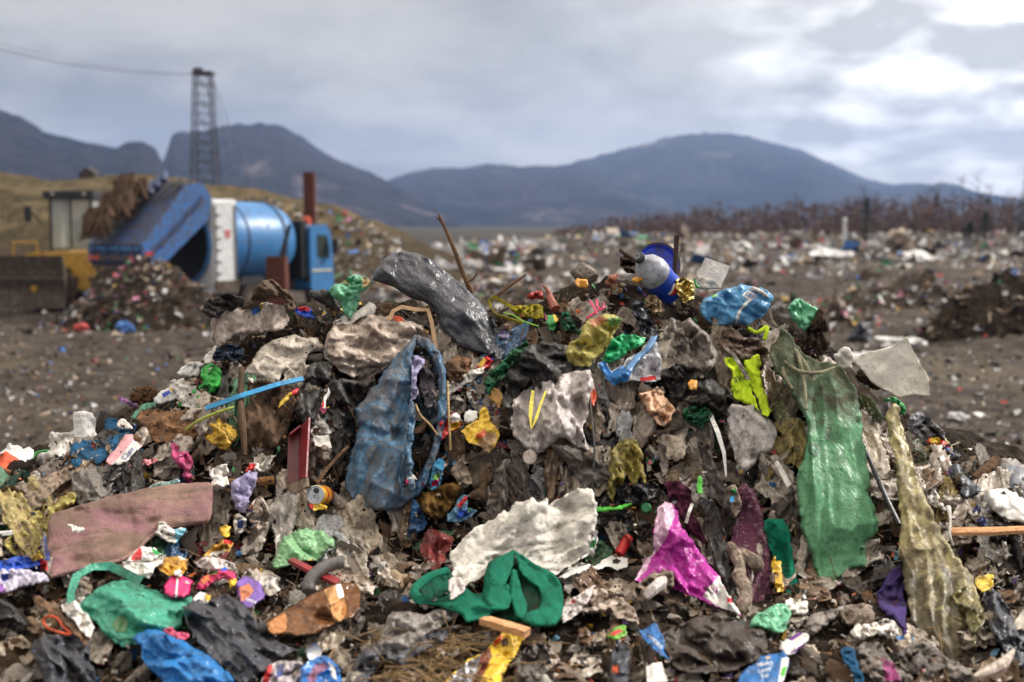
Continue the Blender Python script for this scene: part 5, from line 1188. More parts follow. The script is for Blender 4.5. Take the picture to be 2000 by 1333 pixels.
H('strip', 'short lime green plastic tab above the black ribbon', 'tab', [(1362,932),(1371,932),(1372,960),(1361,962)], paint('lime plastic', 80,200,50), off=.2, bulge=.006, crumple=.002)
d = H('carrier_bag', 'large magenta and pale pink plastic bag at the foot of the mound', 'bag', [(1240,1132),(1255,1105),(1275,1075),(1280,1020),(1285,990),(1300,979),(1316,985),(1326,1005),(1331,1030),(1355,1060),(1381,1095),(1405,1125),(1411,1146),(1441,1186),(1446,1199),(1425,1192),(1395,1182),(1365,1172),(1320,1152),(1268,1142)], [magenta, palepink, whitep, inkr], patches=[([(1236,1140),(1255,1105),(1275,1075),(1280,1020),(1283,985),(1300,975),(1313,985),(1318,1010),(1302,1050),(1288,1072),(1272,1090),(1262,1115)],1),([(1372,1165),(1386,1145),(1404,1124),(1413,1146),(1446,1192),(1446,1200),(1400,1184)],2),([(1418,1166),(1428,1168),(1432,1178),(1420,1176)],3)], off=.22, bulge=.07, crumple=.028, csize=46, folds=[(62,26,.012)], step=3.2, phrase='the magenta bag')
d.text('V', 1398, 1154, 16, -20, magenta, d.obj)
g = H('refuse_sack', 'long green translucent refuse sack hanging down the right face', 'sack', [(1526,640),(1545,660),(1570,690),(1602,705),(1640,715),(1660,740),(1673,770),(1681,820),(1691,880),(1700,930),(1698,962),(1712,1010),(1716,1036),(1701,1056),(1690,1068),(1693,1106),(1665,1106),(1650,1121),(1620,1138),(1600,1131),(1581,1075),(1566,1030),(1559,980),(1561,920),(1574,872),(1580,832),(1560,790),(1534,745),(1512,720),(1502,692),(1514,662)], greenbag, off=.22, bulge=.14, crumple=.010, csize=95, folds=[(84,30,.030,.05)], tilt=.45, step=3.2, rim=60, phrase='the long green refuse sack')
g.text('S', 1616, 848, 24, 20, inkg, g.obj, eps=.022); g.text('O', 1590, 880, 24, 10, inkg, g.obj, eps=.022); g.text('E', 1605, 822, 18, 20, inkg, g.obj, eps=.022)
for q in ([(1530,655,.3),(1556,690,.33),(1570,740,.35),(1575,800,.35)], [(1545,670,.31),(1575,715,.34),(1590,745,.35)], [(1530,705,.33),(1560,725,.36),(1600,728,.37),(1630,718,.35)], [(1526,690,.3),(1531,730,.33),(1548,760,.34)]):
    strand('cord', None, None, q, [.006,.007,.005], cloth('muddy cord', 150,146,120), parent=g.obj)
H('carrier_bag', 'pale green stuffed bag behind the top of the green refuse sack', 'bag', [(1534,605),(1542,592),(1556,586),(1576,590),(1597,604),(1600,618),(1586,640),(1570,649),(1550,632)], mint, off=.1, bulge=.09, crumple=.025, csize=24)
H('bark', 'upright piece of dark rotten bark right of the pale green bag', 'bark', [(1563,662),(1580,642),(1598,606),(1608,599),(1616,625),(1624,660),(1616,686),(1600,696),(1584,682)], bark, off=.13, bulge=.06, crumple=.03, csize=20, folds=[(75,9,.01)])
H('card_sheet', 'large blank white card sheet sticking out on the right of the mound', 'card sheet', [(1664,702),(1690,690),(1740,676),(1772,657),(1786,690),(1815,740),(1815,776),(1785,771),(1756,779),(1702,748)], surf_mat('cream card', A(222,216,204), A(212,205,192), rough=.75, dirt=.08, speck=.35, bump=.2, spec=.25), off=.2, bulge=.008, crumple=.012, csize=110, sheet=True, thick=.004, smooth=False, D=4.45, jitter=.6, phrase='the large white card sheet')
H('paper', 'smaller rounded white card corner left of the large card sheet', 'card', [(1624,696),(1640,686),(1656,680),(1669,700),(1662,722),(1640,716)], paperw, off=.16, bulge=.012, crumple=.012, sheet=True, D=4.5)
lump('clod', 'dark muddy root clump under the large white card sheet', 'clod', 1708, 742, .1, (S(34), S(25), S(18)), bark, rough=.6, freq=4, rot=20)
strand('pipe', 'dark grey cardboard tube poking from under the green foil edge', 'tube', [(1690,818,.1),(1716,806,.13),(1742,794,.16)], [S(17),S(15),S(12)], paint('dark grey tube', 92,88,90, rough=.7, dirt=.4), n=14)
H('film', 'crinkled emerald green plastic edge above the dark grey tube', 'film', [(1722,786),(1736,774),(1752,776),(1766,792),(1768,808),(1755,806),(1742,788)], greenp, off=.12, bulge=.03, crumple=.02, csize=14)
ob = H('sack', 'long milky yellow plastic sack with dark sludge in its bottom, hanging on the right', 'sack', [(1735,798),(1746,788),(1756,796),(1761,830),(1776,880),(1792,930),(1812,980),(1841,1040),(1871,1090),(1900,1130),(1916,1176),(1923,1212),(1902,1246),(1892,1290),(1870,1298),(1830,1271),(1796,1241),(1776,1190),(1768,1130),(1757,1080),(1756,980),(1750,900),(1734,842)], olivefilm, off=.24, bulge=.13, crumple=.009, csize=60, folds=[(78,16,.018,.10)], tilt=.5, step=3.2, phrase='the long milky yellow sack')
H('gusset', None, None, [(1862,1160),(1885,1145),(1915,1170),(1924,1206),(1908,1236),(1900,1262),(1892,1226),(1880,1195)], film('olive film', 132,124,74, dirt=.4, lucent=.15), parent=ob.obj, off=.21, bulge=.04, crumple=.03, csize=26)
strand('rod', 'thin glossy black rod leaning between the green and the milky yellow sack', 'rod', [(1690,880,.18),(1712,930,.18),(1734,980,.18),(1756,1025,.17)], .009, blackp)
H('cloth', 'dark purple cloth behind the milky yellow sack', 'cloth', [(1712,1160),(1734,1126),(1756,1104),(1766,1160),(1774,1232),(1760,1242),(1744,1212),(1724,1192)], purplecl, off=.13, bulge=.04, crumple=.03, csize=34)
H('carrier_bag', 'clear bag with dark stripes right of the dark grey tube', 'bag', [(1768,832),(1790,806),(1820,820),(1846,845),(1852,872),(1820,872),(1790,852)], [film('clear grey film',160,160,168,rough=.25,lucent=.2), blackp], patches=[([(1800,826),(1806,822),(1844,856),(1842,864)],1),([(1790,836),(1796,832),(1830,866),(1822,868)],1)], off=.12, bulge=.05, crumple=.03, csize=24)
H('packet', 'crumpled red, yellow and navy packet on the right slope', 'packet', [(1812,861),(1824,852),(1838,853),(1861,880),(1861,891),(1845,896),(1826,880)], [redp, yellowp, paint('navy print', 24,50,90)], patches=[([(1814,858),(1836,852),(1838,866),(1822,872)],1),([(1840,872),(1864,876),(1862,898),(1842,894)],2)], off=.13, bulge=.03, crumple=.02, csize=18)
H('film', 'dark green leaf of plastic below the clear striped bag', 'film', [(1780,862),(1796,858),(1808,880),(1812,900),(1800,896),(1786,880)], film('grey green film',120,130,110), off=.13, bulge=.03, crumple=.01)
H('shoe', 'dark navy rubber shoe lying on the right slope', 'shoe', [(1854,916),(1864,908),(1880,914),(1890,934),(1914,948),(1912,965),(1880,971),(1874,946),(1860,936)], paint('navy rubber', 42,50,60, rough=.5), off=.15, bulge=.06, crumple=.012, csize=24)
strand('stump', 'short brown wooden post stub beside the dark navy shoe', 'post', [(1906,937,.12),(1926,919,.16),(1946,900,.18)], S(11), woodbr, n=12)
H('tub', 'dark grey plastic tub upside down at the right edge', 'tub', [(1942,908),(1960,898),(1985,896),(2012,915),(2012,962),(1966,960),(1956,932)], [paint('slate plastic', 86,88,96, rough=.5), greyfilm], patches=[([(1940,904),(1960,895),(1986,893),(2012,914),(2012,924),(1985,908),(1958,910)],1)], off=.12, bulge=.09, crumple=.008)
H('bowl', 'cracked milky white plastic bowl at the right edge', 'bowl', [(1924,958),(1950,954),(1985,962),(2012,980),(2012,1022),(1976,1019),(1942,1002)], whitep, off=.15, bulge=.09, crumple=.01)
slab('slat', 'flat brown wooden slat running out of the right edge', 'slat', [(1858,1030,.2),(2030,1024,.22),(2030,1036,.24),(1858,1041,.22)], .012, freshwood, warp=.008)
H('paper', 'torn white paper strip above the wooden slat', 'paper', [(1804,946),(1824,942),(1828,960),(1850,994),(1846,1001),(1826,986),(1810,986)], paperw, off=.15, bulge=.02, crumple=.02, csize=16)
strand('string', 'thin white plastic tail hanging over the wooden slat', 'strip', [(1852,992,.2),(1856,1015,.24),(1855,1045,.23),(1862,1066,.2)], [.010,.004,.005,.003], paperw)
H('film', 'navy blue film shred above the wooden slat', 'film', [(1899,1001),(1908,983),(1920,1008),(1926,1026),(1911,1028)], film('navy film',36,50,110), off=.14, bulge=.02, crumple=.02, csize=14)
H('paper', 'yellow paper scrap right of the milky yellow sack', 'paper', [(1903,1131),(1920,1125),(1938,1127),(1938,1150),(1920,1158),(1910,1146)], [film('yellow card film',226,190,40)], off=.17, bulge=.02, crumple=.012)
H('rubbish_bag', 'shiny wrinkled black bag at the lower right edge', 'bag', [(1918,1160),(1940,1148),(1962,1170),(1978,1200),(1998,1240),(2020,1280),(1990,1306),(1952,1262),(1932,1222)], blackbag, off=.15, bulge=.08, crumple=.045, csize=26, folds=[(60,12,.012)])
H('rag', 'charred black fabric strips hanging below the wooden slat', 'fabric', [(1930,1050),(1960,1044),(1990,1048),(2012,1060),(2012,1130),(1990,1140),(1970,1110),(1950,1130),(1938,1095)], cloth('charred cloth',34,32,32), off=.1, bulge=.05, crumple=.04, csize=24, folds=[(85,10,.018)])
strand('strip', 'curved white plastic sliver at the bottom right corner', 'sliver', [(1902,1322,.2),(1930,1312,.22),(1958,1298,.23),(1980,1270,.22)], [.004,.014,.016,.004], whitedirty)
H('film', 'thin grey clear film under the milky yellow sack', 'film', [(1770,1262),(1800,1250),(1836,1272),(1872,1298),(1906,1320),(1880,1330),(1830,1312),(1790,1300)], greyfilm, off=.16, bulge=.03, crumple=.03, csize=24)

# --- foot of the mound, nearest us
tb = H('carrier_bag', 'teal plastic carrier bag with a handle loop at the lower left', 'bag', [(148,1190),(170,1165),(205,1140),(240,1134),(280,1142),(318,1160),(345,1168),(372,1165),(376,1182),(360,1200),(358,1225),(330,1240),(290,1252),(240,1262),(210,1245),(185,1215),(165,1200)], tealbag, off=.18, bulge=.11, crumple=.022, csize=50, folds=[(20,24,.010)], step=3.2, phrase='the teal carrier bag')
straps('handle', None, None, [(140,1185,.2),(138,1160,.22),(150,1125,.24),(180,1108,.25),(215,1106,.25),(245,1120,.25),(275,1136,.24)], [S(12),S(11),S(14),S(12),S(14),S(13),S(14)], tealbag, parent=tb.obj)
tb.patch([(220,1222),(228,1206),(242,1202),(250,1214),(246,1232),(230,1236)], 'print', plain('dim green print', (.10,.22,.10), .5), tb.obj)
H('carrier_bag', 'shiny vivid blue bag tied with pink at the bottom edge', 'bag', [(258,1246),(276,1236),(300,1230),(330,1234),(352,1250),(385,1270),(425,1295),(455,1330),(440,1365),(340,1365),(318,1330),(298,1310),(276,1285),(276,1262)], bluefilm, off=.2, bulge=.12, crumple=.025, csize=46, folds=[(30,22,.010)], phrase='the vivid blue bag')
H('bow', 'pink twisted plastic tie on top of the vivid blue bag', 'tie', [(322,1232),(335,1222),(346,1236),(368,1238),(366,1246),(344,1250),(334,1242)], film('rose film',226,90,130), off=.33, bulge=.03, crumple=.02, csize=14)
H('rubbish_bag', 'black plastic rubbish bag between the vivid blue bag and the brown bottle', 'bag', [(358,1185),(372,1182),(385,1168),(405,1172),(440,1160),(470,1178),(500,1210),(530,1240),(560,1262),(585,1268),(560,1278),(530,1300),(500,1325),(470,1335),(440,1300),(400,1275),(375,1240),(362,1210)], blackbag, off=.2, bulge=.12, crumple=.035, csize=46, folds=[(40,22,.012)], step=3.2, phrase='the lower black bag')
H('rubbish_bag', 'matt black bag bulging in the bottom left corner', 'bag', [(60,1262),(90,1240),(140,1235),(172,1250),(175,1290),(190,1320),(170,1370),(90,1370),(80,1310)], blackbag, off=.17, bulge=.09, crumple=.04, csize=40, folds=[(65,16,.012)])
H('rubbish_bag', 'black film bunched at the left edge beside the brown card strip', 'bag', [(-20,1165),(10,1172),(40,1195),(60,1220),(40,1232),(10,1225),(-20,1222)], blackdull, off=.14, bulge=.07, crumple=.03, csize=30)
H('cardboard', 'long brown card strip leaning left of the teal carrier bag', 'card', [(62,1160),(80,1165),(112,1190),(140,1210),(165,1235),(178,1262),(160,1258),(130,1225),(95,1195),(70,1178)], surf_mat('rust brown card', A(110,78,52), rough=.8, dirt=.3), off=.2, bulge=.02, crumple=.008)
H('paper', 'folded white paper napkin between the brown card and the teal bag', 'napkin', [(116,1182),(128,1180),(148,1176),(168,1200),(184,1228),(176,1250),(150,1222),(130,1205)], paperw, off=.22, bulge=.03, crumple=.025, csize=22)
strand('cord', 'bright orange cord loop left of the brown card strip', 'cord', [(84,1212,.18),(95,1204,.2),(112,1208,.21),(124,1224,.2),(140,1240,.2),(110,1234,.2),(90,1224,.19),(84,1212,.18)], .004, orangep)
H('wrapper', 'blue and yellow printed wrapper at the left edge', 'wrapper', [(-15,1105),(15,1090),(40,1086),(60,1090),(78,1076),(96,1100),(92,1118),(50,1112),(20,1120),(-15,1118)], [film('deep blue print',36,74,150), yellowp, redp], patches=[([(56,1088),(78,1074),(84,1090),(66,1098)],1),([(78,1092),(92,1094),(96,1116),(80,1112)],2)], off=.15, bulge=.04, crumple=.03, csize=26)
H('wrapper', 'lilac and white nappy packet at the left edge under the blue wrapper', 'packet', [(-15,1130),(10,1112),(50,1112),(90,1122),(98,1132),(60,1146),(20,1158),(-15,1160)], [film('lilac white film',206,198,220), inkbl, film('violet print',150,90,180)], patches=[([(2,1122),(18,1120),(16,1134),(4,1136)],1),([(-15,1145),(6,1140),(10,1156),(-15,1160)],2)], off=.18, bulge=.05, crumple=.02, csize=34)
H('packet', 'silver-backed red printed packet beside the left end of the mauve cushion', 'packet', [(78,1070),(88,1040),(93,1060),(98,1100),(100,1125),(88,1112)], [greyfilm, inkbl, redp], patches=[([(86,1050),(94,1045),(97,1095),(90,1095)],1),([(80,1092),(92,1096),(94,1116),(84,1108)],2)], off=.17, bulge=.02, crumple=.012)
H('tissue', 'white and cyan crumpled tissue packet under the mauve cushion', 'packet', [(302,1045),(312,1022),(322,1020),(338,1034),(364,1034),(356,1050),(345,1062),(325,1058)], [paperw, film('cyan print',120,190,210)], patches=[([(340,1034),(366,1032),(356,1052),(344,1060)],1)], off=.22, bulge=.04, crumple=.03, csize=20)
H('packet', 'red, white and green snack packet right of the mauve cushion corner', 'packet', [(246,1098),(262,1080),(275,1068),(300,1070),(315,1082),(300,1094),(270,1098)], [whitep, redp, greenp], patches=[([(256,1090),(274,1068),(278,1080),(276,1094),(258,1096)],1),([(296,1070),(314,1080),(308,1086),(298,1080)],2)], off=.22, bulge=.035, crumple=.02, csize=22)
H('carton', 'grey-white crushed carton below the red and white snack packet', 'carton', [(236,1102),(250,1098),(292,1098),(322,1084),(316,1100),(300,1115),(290,1132),(270,1124),(244,1116)], paperw, off=.23, bulge=.04, crumple=.02, csize=28)
d = H('packet', 'yellow coffee packet with white corner above the hot pink tub', 'packet', [(306,1108),(318,1090),(345,1085),(366,1092),(364,1110),(350,1124),(332,1124),(310,1114)], [film('amber print',232,170,40), whitep], patches=[([(340,1116),(352,1112),(358,1126),(342,1126)],1),([(346,1080),(364,1086),(362,1094),(350,1092)],1)], off=.22, bulge=.04, crumple=.016, csize=24)
d.text('am', 352, 1120, 5, -15, inkb, d.obj)
d = H('tub', 'hot pink yoghurt tub lying on its side', 'tub', [(319,1146),(328,1130),(346,1124),(368,1128),(378,1140),(372,1158),(356,1168),(338,1168),(324,1160)], [paint('hot pink print', 222,16,110,dirt=.08), inkw], patches=[([(345,1126),(349,1126),(346,1168),(342,1168)],1)], off=.22, bulge=.06, crumple=.006)
d.text('Bb', 366, 1138, 6, 10, inkw, d.obj)
H('wrapper', 'pink, orange and green sweet packet right of the hot pink tub', 'packet', [(378,1150),(390,1132),(405,1120),(425,1112),(440,1108),(460,1122),(462,1140),(448,1150),(440,1128),(418,1140),(400,1150)], [film('pink print',222,40,110), film('orange print',236,130,50), film('green print',70,180,70), bluep, yellowp], patches=[([(392,1132),(406,1122),(410,1132),(396,1142)],1),([(405,1118),(424,1112),(424,1120),(408,1124)],2),([(430,1106),(442,1106),(444,1114),(432,1116)],3),([(444,1134),(462,1130),(462,1150),(448,1150)],4)], off=.22, bulge=.02, crumple=.02, csize=18)
d = H('cup', 'purple and orange printed cup standing crooked left of the brown bottle', 'cup', [(461,1140),(470,1130),(490,1129),(508,1136),(516,1160),(517,1172),(500,1182),(478,1188),(468,1164)], [purplep, film('biscuit orange print',226,130,90)], patches=[([(466,1148),(486,1140),(496,1152),(488,1166),(472,1176)],1)], off=.22, bulge=.05, crumple=.006)
d.text('WIN', 490, 1174, 7, 18, inkw, d.obj)
H('carton', 'white and yellow small carton under the hot pink tub', 'carton', [(378,1170),(392,1155),(415,1166),(412,1178),(395,1182),(382,1180)], [whitep, yellowp], patches=[([(402,1160),(416,1166),(412,1176),(400,1172)],1)], off=.22, bulge=.03, crumple=.01)
H('wrapper', 'torn amber and white wrapper above the sweet packet', 'wrapper', [(396,1088),(405,1072),(420,1064),(440,1055),(456,1058),(454,1076),(440,1082),(420,1086)], [film('amber print',232,170,40), redp, paperw], patches=[([(434,1046),(456,1052),(454,1062),(438,1062)],1),([(410,1080),(440,1074),(440,1088),(410,1090)],2)], off=.2, bulge=.03, crumple=.03, csize=18)
H('screw_cap', 'bright yellow plastic screw cap right of the mauve cushion', 'cap', [(429,1030),(436,1025),(450,1028),(453,1040),(446,1048),(432,1045)], yellowp, off=.18, bulge=.03, crumple=.002)
H('film', 'pale crumpled plastic bag above the sweet packet', 'bag', [(380,1100),(400,1086),(425,1090),(450,1096),(462,1110),(450,1120),(425,1110),(400,1116)], whitebag, off=.2, bulge=.04, crumple=.03, csize=22)
H('tissue', 'white net-like cloth with blue print right of the yellow cap', 'cloth', [(455,1022),(466,1004),(482,1010),(484,1028),(474,1040),(460,1040)], [paperw, inkbl], patches=[([(464,1016),(476,1016),(474,1032),(464,1032)],1)], off=.17, bulge=.03, crumple=.03, csize=14)
H('rag', 'dirty whitish rag clump below the lilac sock', 'rag', [(478,1000),(492,980),(510,966),(520,985),(528,1005),(520,1030),(505,1040),(490,1024)], whitedirty, off=.15, bulge=.05, crumple=.045, csize=18)
H('carrier_bag', 'light green translucent bag dome left of centre at the foot', 'bag', [(528,1098),(545,1070),(555,1050),(580,1038),(606,1031),(630,1036),(648,1052),(652,1064),(640,1075),(620,1092),(590,1098),(560,1106),(535,1108)], film('pale green film', 150,205,150, dirt=.25, rough=.28, lucent=.25), off=.16, bulge=.1, crumple=.02, csize=40, folds=[(40,24,.008)], phrase='the light green bag dome')
slab('plank', 'red painted splintered plank below the light green bag dome', 'plank', [(562,1094,.25),(572,1090,.25),(664,1130,.24),(658,1142,.24)], .012, paint('red paint', 150,36,44,dirt=.3), warp=.004)
strand('hose', 'grey corrugated conduit pipe curving up by the red plank', 'hose', [(602,1155,.2),(606,1134,.24),(622,1116,.27),(645,1103,.29),(668,1098,.3)], S(10), paint('grey conduit', 128,124,122, rough=.6), n=16)
hs = bpy.data.objects['hose']
Pq = pts3([(602,1155,.2),(606,1134,.24),(622,1116,.27),(645,1103,.29),(668,1098,.3)])
t_ = (Vector(Pq[-1]) - Vector(Pq[-2])).normalized()
MB().lathe([(S(7.5),-.004),(S(7.5),.0015),(0,-.001)], Vector(Pq[-1]) + t_*.001, t_, 16).build('bore', inkb, hs)  # shade of the hollow end painted as a black disc
for i in range(26):
    q = i / 25 * 3.98; k = int(q); f = q - k
    P = np.array([(602,1155,.2),(606,1134,.24),(622,1116,.27),(645,1103,.29),(668,1098,.3)], float)
    p0, p1, p2, p3 = P[max(k-1,0)], P[k], P[k+1], P[min(k+2,4)]
    ev = lambda t: 0.5*((2*p1)+(-p0+p2)*t+(2*p0-5*p1+4*p2-p3)*t*t+(-p0+3*p1-3*p2+p3)*t**3)
    a = Vector(hp(*ev(f))); b = Vector(hp(*ev(min(1, f+.05)))); tt = (b-a).normalized()
    MB().lathe([(S(9.5),-.0025),(S(11.3),0),(S(9.5),.0025)], a, tt, 16).build('rib', paint('grey conduit', 128,124,122), hs, True)
# brown bottle
bb = H('plastic_bottle', 'crushed brown plastic bottle with a torn paper label at the bottom', 'bottle', [(512,1222),(520,1212),(545,1200),(560,1190),(600,1166),(640,1146),(672,1138),(696,1140),(704,1156),(702,1185),(690,1205),(660,1215),(620,1236),(580,1242),(550,1242),(530,1240),(520,1234)], [film('brown bottle plastic', 120,78,44, rough=.16, dirt=.15, speck=.15, lucent=.15, bump=.35)], off=.23, bulge=.09, crumple=.022, csize=46, phrase='the brown bottle', jitter=.5)
bb.patch([(633,1153),(655,1144),(666,1144),(672,1165),(677,1190),(674,1204),(664,1214),(650,1208),(644,1180)], 'label', [film('tan label',206,150,90,dirt=.2)], bb.obj, eps=.004)
bb.patch([(655,1144),(666,1142),(671,1166),(660,1170)], 'sticker', whitep, bb.obj, eps=.007)
bb.patch([(520,1222),(538,1208),(556,1198),(562,1208),(558,1232),(535,1238)], 'neck_label', [film('orange brown label',200,130,70,dirt=.3)], bb.obj, eps=.004)
strand('cap', None, None, [(522,1226,.25),(506,1231,.24)], S(9), blackp, parent=bb.obj, dense=False, n=14)
H('film', 'crumpled clear plastic film left of the green fleece trousers', 'film', [(738,1256),(752,1222),(770,1195),(800,1196),(830,1200),(868,1187),(905,1180),(896,1200),(872,1216),(832,1242),(792,1272),(760,1277)], film('clear film',186,178,172,rough=.22,dirt=.25,alpha=.75,lucent=.2), off=.19, bulge=.07, crumple=.04, csize=32, phrase='the clear film')
H('bin_liner', 'dark grey film strip trailing under the clear film', 'film', [(690,1300),(705,1270),(740,1255),(790,1268),(830,1244),(880,1225),(900,1222),(870,1248),(830,1272),(790,1300),(760,1295),(730,1310),(712,1345),(690,1340)], film('slate film',84,86,94,rough=.35), off=.17, bulge=.05, crumple=.035, csize=30)
slab('plank', 'split fresh wooden batten under the green fleece trousers', 'batten', [(936,1206,.34),(958,1204,.34),(1036,1226,.34),(1024,1234,.34)], .02, freshwood, warp=.003)
yw = H('wrapper', 'long yellow chocolate wrapper with silver lining at the bottom edge', 'wrapper', [(862,1345),(900,1302),(948,1272),(964,1256),(984,1228),(1003,1226),(1023,1231),(1026,1246),(1010,1272),(986,1312),(968,1350),(930,1365),(880,1365)], [yellowp, foil, surf_mat('chocolate print', A(120,56,36), rough=.4, dirt=.1, bump=.2), orangep], patches=[([(860,1350),(900,1302),(944,1276),(950,1290),(930,1330),(920,1365),(870,1365)],1),([(940,1278),(958,1264),(960,1284),(944,1320),(930,1345),(926,1330)],2),([(964,1256),(978,1240),(984,1244),(966,1266)],3)], off=.2, bulge=.05, crumple=.022, csize=34, phrase='the yellow chocolate wrapper')
yw.patch([(978,1252),(990,1246),(992,1258),(982,1264)], 'print', plain('chocolate ink', (.06,.02,.012), .4), yw.obj)
H('carrier_bag', 'blue and white ring-shaped plastic packaging at the bottom edge', 'packaging', [(584,1330),(590,1305),(610,1286),(636,1282),(660,1300),(668,1330),(664,1365),(590,1365)], [film('blue white print',40,120,200), whitep, film('dusky print',150,100,130)], patches=[([(600,1325),(615,1298),(634,1294),(640,1306),(620,1318),(612,1345)],2),([(640,1292),(654,1304),(658,1330),(648,1322)],1)], off=.19, bulge=.06, crumple=.02, csize=30)
H('packet', 'red, white and blue printed packet at the bottom edge under the lower black bag', 'packet', [(512,1330),(520,1305),(545,1292),(575,1290),(590,1296),(588,1318),(575,1345),(540,1365),(515,1360)], [film('printed white film',196,186,190), redp, film('navy print film',70,84,140)], patches=[([(512,1335),(520,1302),(532,1298),(526,1330),(520,1360)],1),([(540,1300),(556,1296),(552,1320),(540,1325)],2)], off=.18, bulge=.05, crumple=.03, csize=24)
P0 = Vector(hp(612,1274,.22)); o = MB().lathe([(0,0),(S(9),0),(S(12),.004),(S(12.5),-.004),(S(12),-.05),(S(13),-.06),(0,-.06)], P0, (.55,-.7,.45), 22, ms=[0,0,0,1,1,1]).build('tin', [silver, paint('dark green can',30,60,40,metal=.3)], None, True); tag(o, 'small dark green can with silver rim beside the blue ring packaging', 'can')
m1 = H('carton', 'blue milk carton with white lettering and a green leaf print at the bottom right', 'milk carton', [(1436,1345),(1444,1316),(1468,1300),(1486,1282),(1510,1276),(1530,1274),(1543,1284),(1536,1310),(1530,1330),(1526,1370),(1436,1370)], [paint('milk carton blue', 24,96,160), whitep], patches=[([(1526,1286),(1542,1284),(1536,1310),(1530,1330),(1526,1370),(1514,1370),(1520,1330)],1)], off=.2, bulge=.035, crumple=.008, smooth=False, phrase='the blue milk carton')
m1.text('Mlieko', 1494, 1297, 8, -14, inkw, m1.obj); m1.text('Lante', 1493, 1309, 8, -14, inkw, m1.obj); m1.text('Tol', 1493, 1321, 8, -14, inkw, m1.obj)
m1.patch([(1525,1316),(1530,1304),(1536,1302),(1534,1314),(1529,1322)], 'leaf_print', plain('leaf green print', (.06,.42,.03), .5), m1.obj)
m1.patch([(1494,1286),(1502,1283),(1506,1286),(1498,1288)], 'leaf_print', plain('ochre print', (.6,.35,.08), .5), m1.obj)
b = H('wrapper', 'pointed blue plastic wrapper with white lettering right of the green fleece trousers', 'wrapper', [(1248,1234),(1262,1228),(1272,1216),(1288,1224),(1300,1275),(1306,1291),(1290,1281)], [film('clear blue film',40,110,180,rough=.25)], off=.21, bulge=.025, crumple=.012)
b.text('AMORO', 1280, 1254, 7, 44, inkw, b.obj)
slab('label', 'small curled white price label at the bottom edge', 'label', [(1262,1300,.2),(1292,1294,.2),(1304,1332,.2),(1264,1336,.2)], .002, whitep, warp=.008)
H('carrier_bag', 'mint green and clear small bag at the lower right of the magenta bag', 'bag', [(1464,1222),(1478,1200),(1500,1188),(1520,1179),(1536,1186),(1546,1206),(1536,1228),(1520,1236),(1490,1226)], mint, off=.2, bulge=.07, crumple=.025, csize=24)
H('bin_liner', 'wide brownish black bin liner spread at the bottom right of centre', 'bin liner', [(1292,1240),(1320,1222),(1360,1206),(1400,1200),(1440,1208),(1470,1215),(1495,1232),(1498,1268),(1478,1290),(1450,1305),(1420,1312),(1380,1318),(1330,1312),(1305,1290)], film('brown black film',72,62,56,rough=.4,dirt=.35,lucent=.08), off=.17, bulge=.09, crumple=.045, csize=46, folds=[(25,20,.012)], phrase='the brownish black liner')
H('wrapper', 'purple and white striped packet right of the brownish black liner', 'packet', [(1520,1268),(1534,1250),(1556,1238),(1576,1240),(1580,1252),(1566,1266),(1544,1276)], [whitep, film('purple print',110,40,140)], patches=[([(1536,1248),(1560,1236),(1570,1238),(1546,1252)],1),([(1540,1276),(1572,1256),(1582,1254),(1566,1272)],1)], off=.2, bulge=.04, crumple=.01)
H('tissue', 'clean white crumpled tissue right of the mint bag', 'tissue', [(1662,1232),(1680,1212),(1700,1216),(1728,1208),(1746,1214),(1756,1236),(1744,1246),(1710,1238),(1680,1252)], paperw, off=.2, bulge=.05, crumple=.045, csize=20)
H('bag', 'soft beige plastic bag between the mint bag and the white tissue', 'bag', [(1640,1200),(1655,1182),(1680,1176),(1704,1186),(1708,1210),(1690,1222),(1660,1222)], beige, off=.18, bulge=.07, crumple=.03, csize=30)
H('paper', 'white paper peaks above the mint bag', 'paper', [(1530,1186),(1540,1166),(1552,1172),(1568,1158),(1578,1190),(1570,1205),(1545,1200)], paperw, off=.16, bulge=.03, crumple=.02, csize=20)
H('film', 'greyish long film fold right of the white paper peaks', 'film', [(1572,1225),(1590,1200),(1620,1190),(1650,1180),(1640,1205),(1610,1225),(1590,1240)], greyfilm, off=.17, bulge=.04, crumple=.025, csize=26)
H('cloth', 'blue jersey cloth strip below the white tissue at the bottom', 'cloth', [(1640,1270),(1652,1262),(1668,1268),(1676,1300),(1690,1330),(1676,1350),(1664,1320),(1648,1290)], bluecloth, off=.19, bulge=.03, crumple=.02, csize=22)
H('film', 'crumpled grey and magenta film at the bottom right', 'film', [(1668,1268),(1690,1252),(1718,1258),(1740,1290),(1780,1320),(1780,1350),(1720,1350),(1690,1310)], [greyfilm, film('magenta smear film',150,40,110)], patches=[([(1720,1285),(1745,1295),(1760,1330),(1730,1330)],1)], off=.16, bulge=.05, crumple=.04, csize=26)
H('film', 'dark grey clear sheet under the milky yellow sack at the bottom', 'film', [(1756,1270),(1790,1262),(1830,1285),(1850,1300),(1820,1322),(1780,1318),(1758,1300)], greydull, off=.15, bulge=.04, crumple=.035, csize=26)
H('film', 'wrinkled dirty beige film right of the green fleece trousers', 'film', [(1100,1180),(1130,1160),(1170,1150),(1210,1165),(1240,1190),(1250,1215),(1210,1210),(1170,1200),(1130,1195)], whitedirty, off=.17, bulge=.05, crumple=.045, csize=24)
H('film', 'clear white torn film corner right of the green fleece trousers', 'film', [(1096,1190),(1110,1176),(1136,1160),(1160,1145),(1156,1168),(1140,1190),(1120,1210),(1098,1216)], [whitebag, redp], patches=[([(1114,1176),(1122,1170),(1124,1176),(1116,1180)],1)], off=.24, bulge=.025, crumple=.02, csize=22)
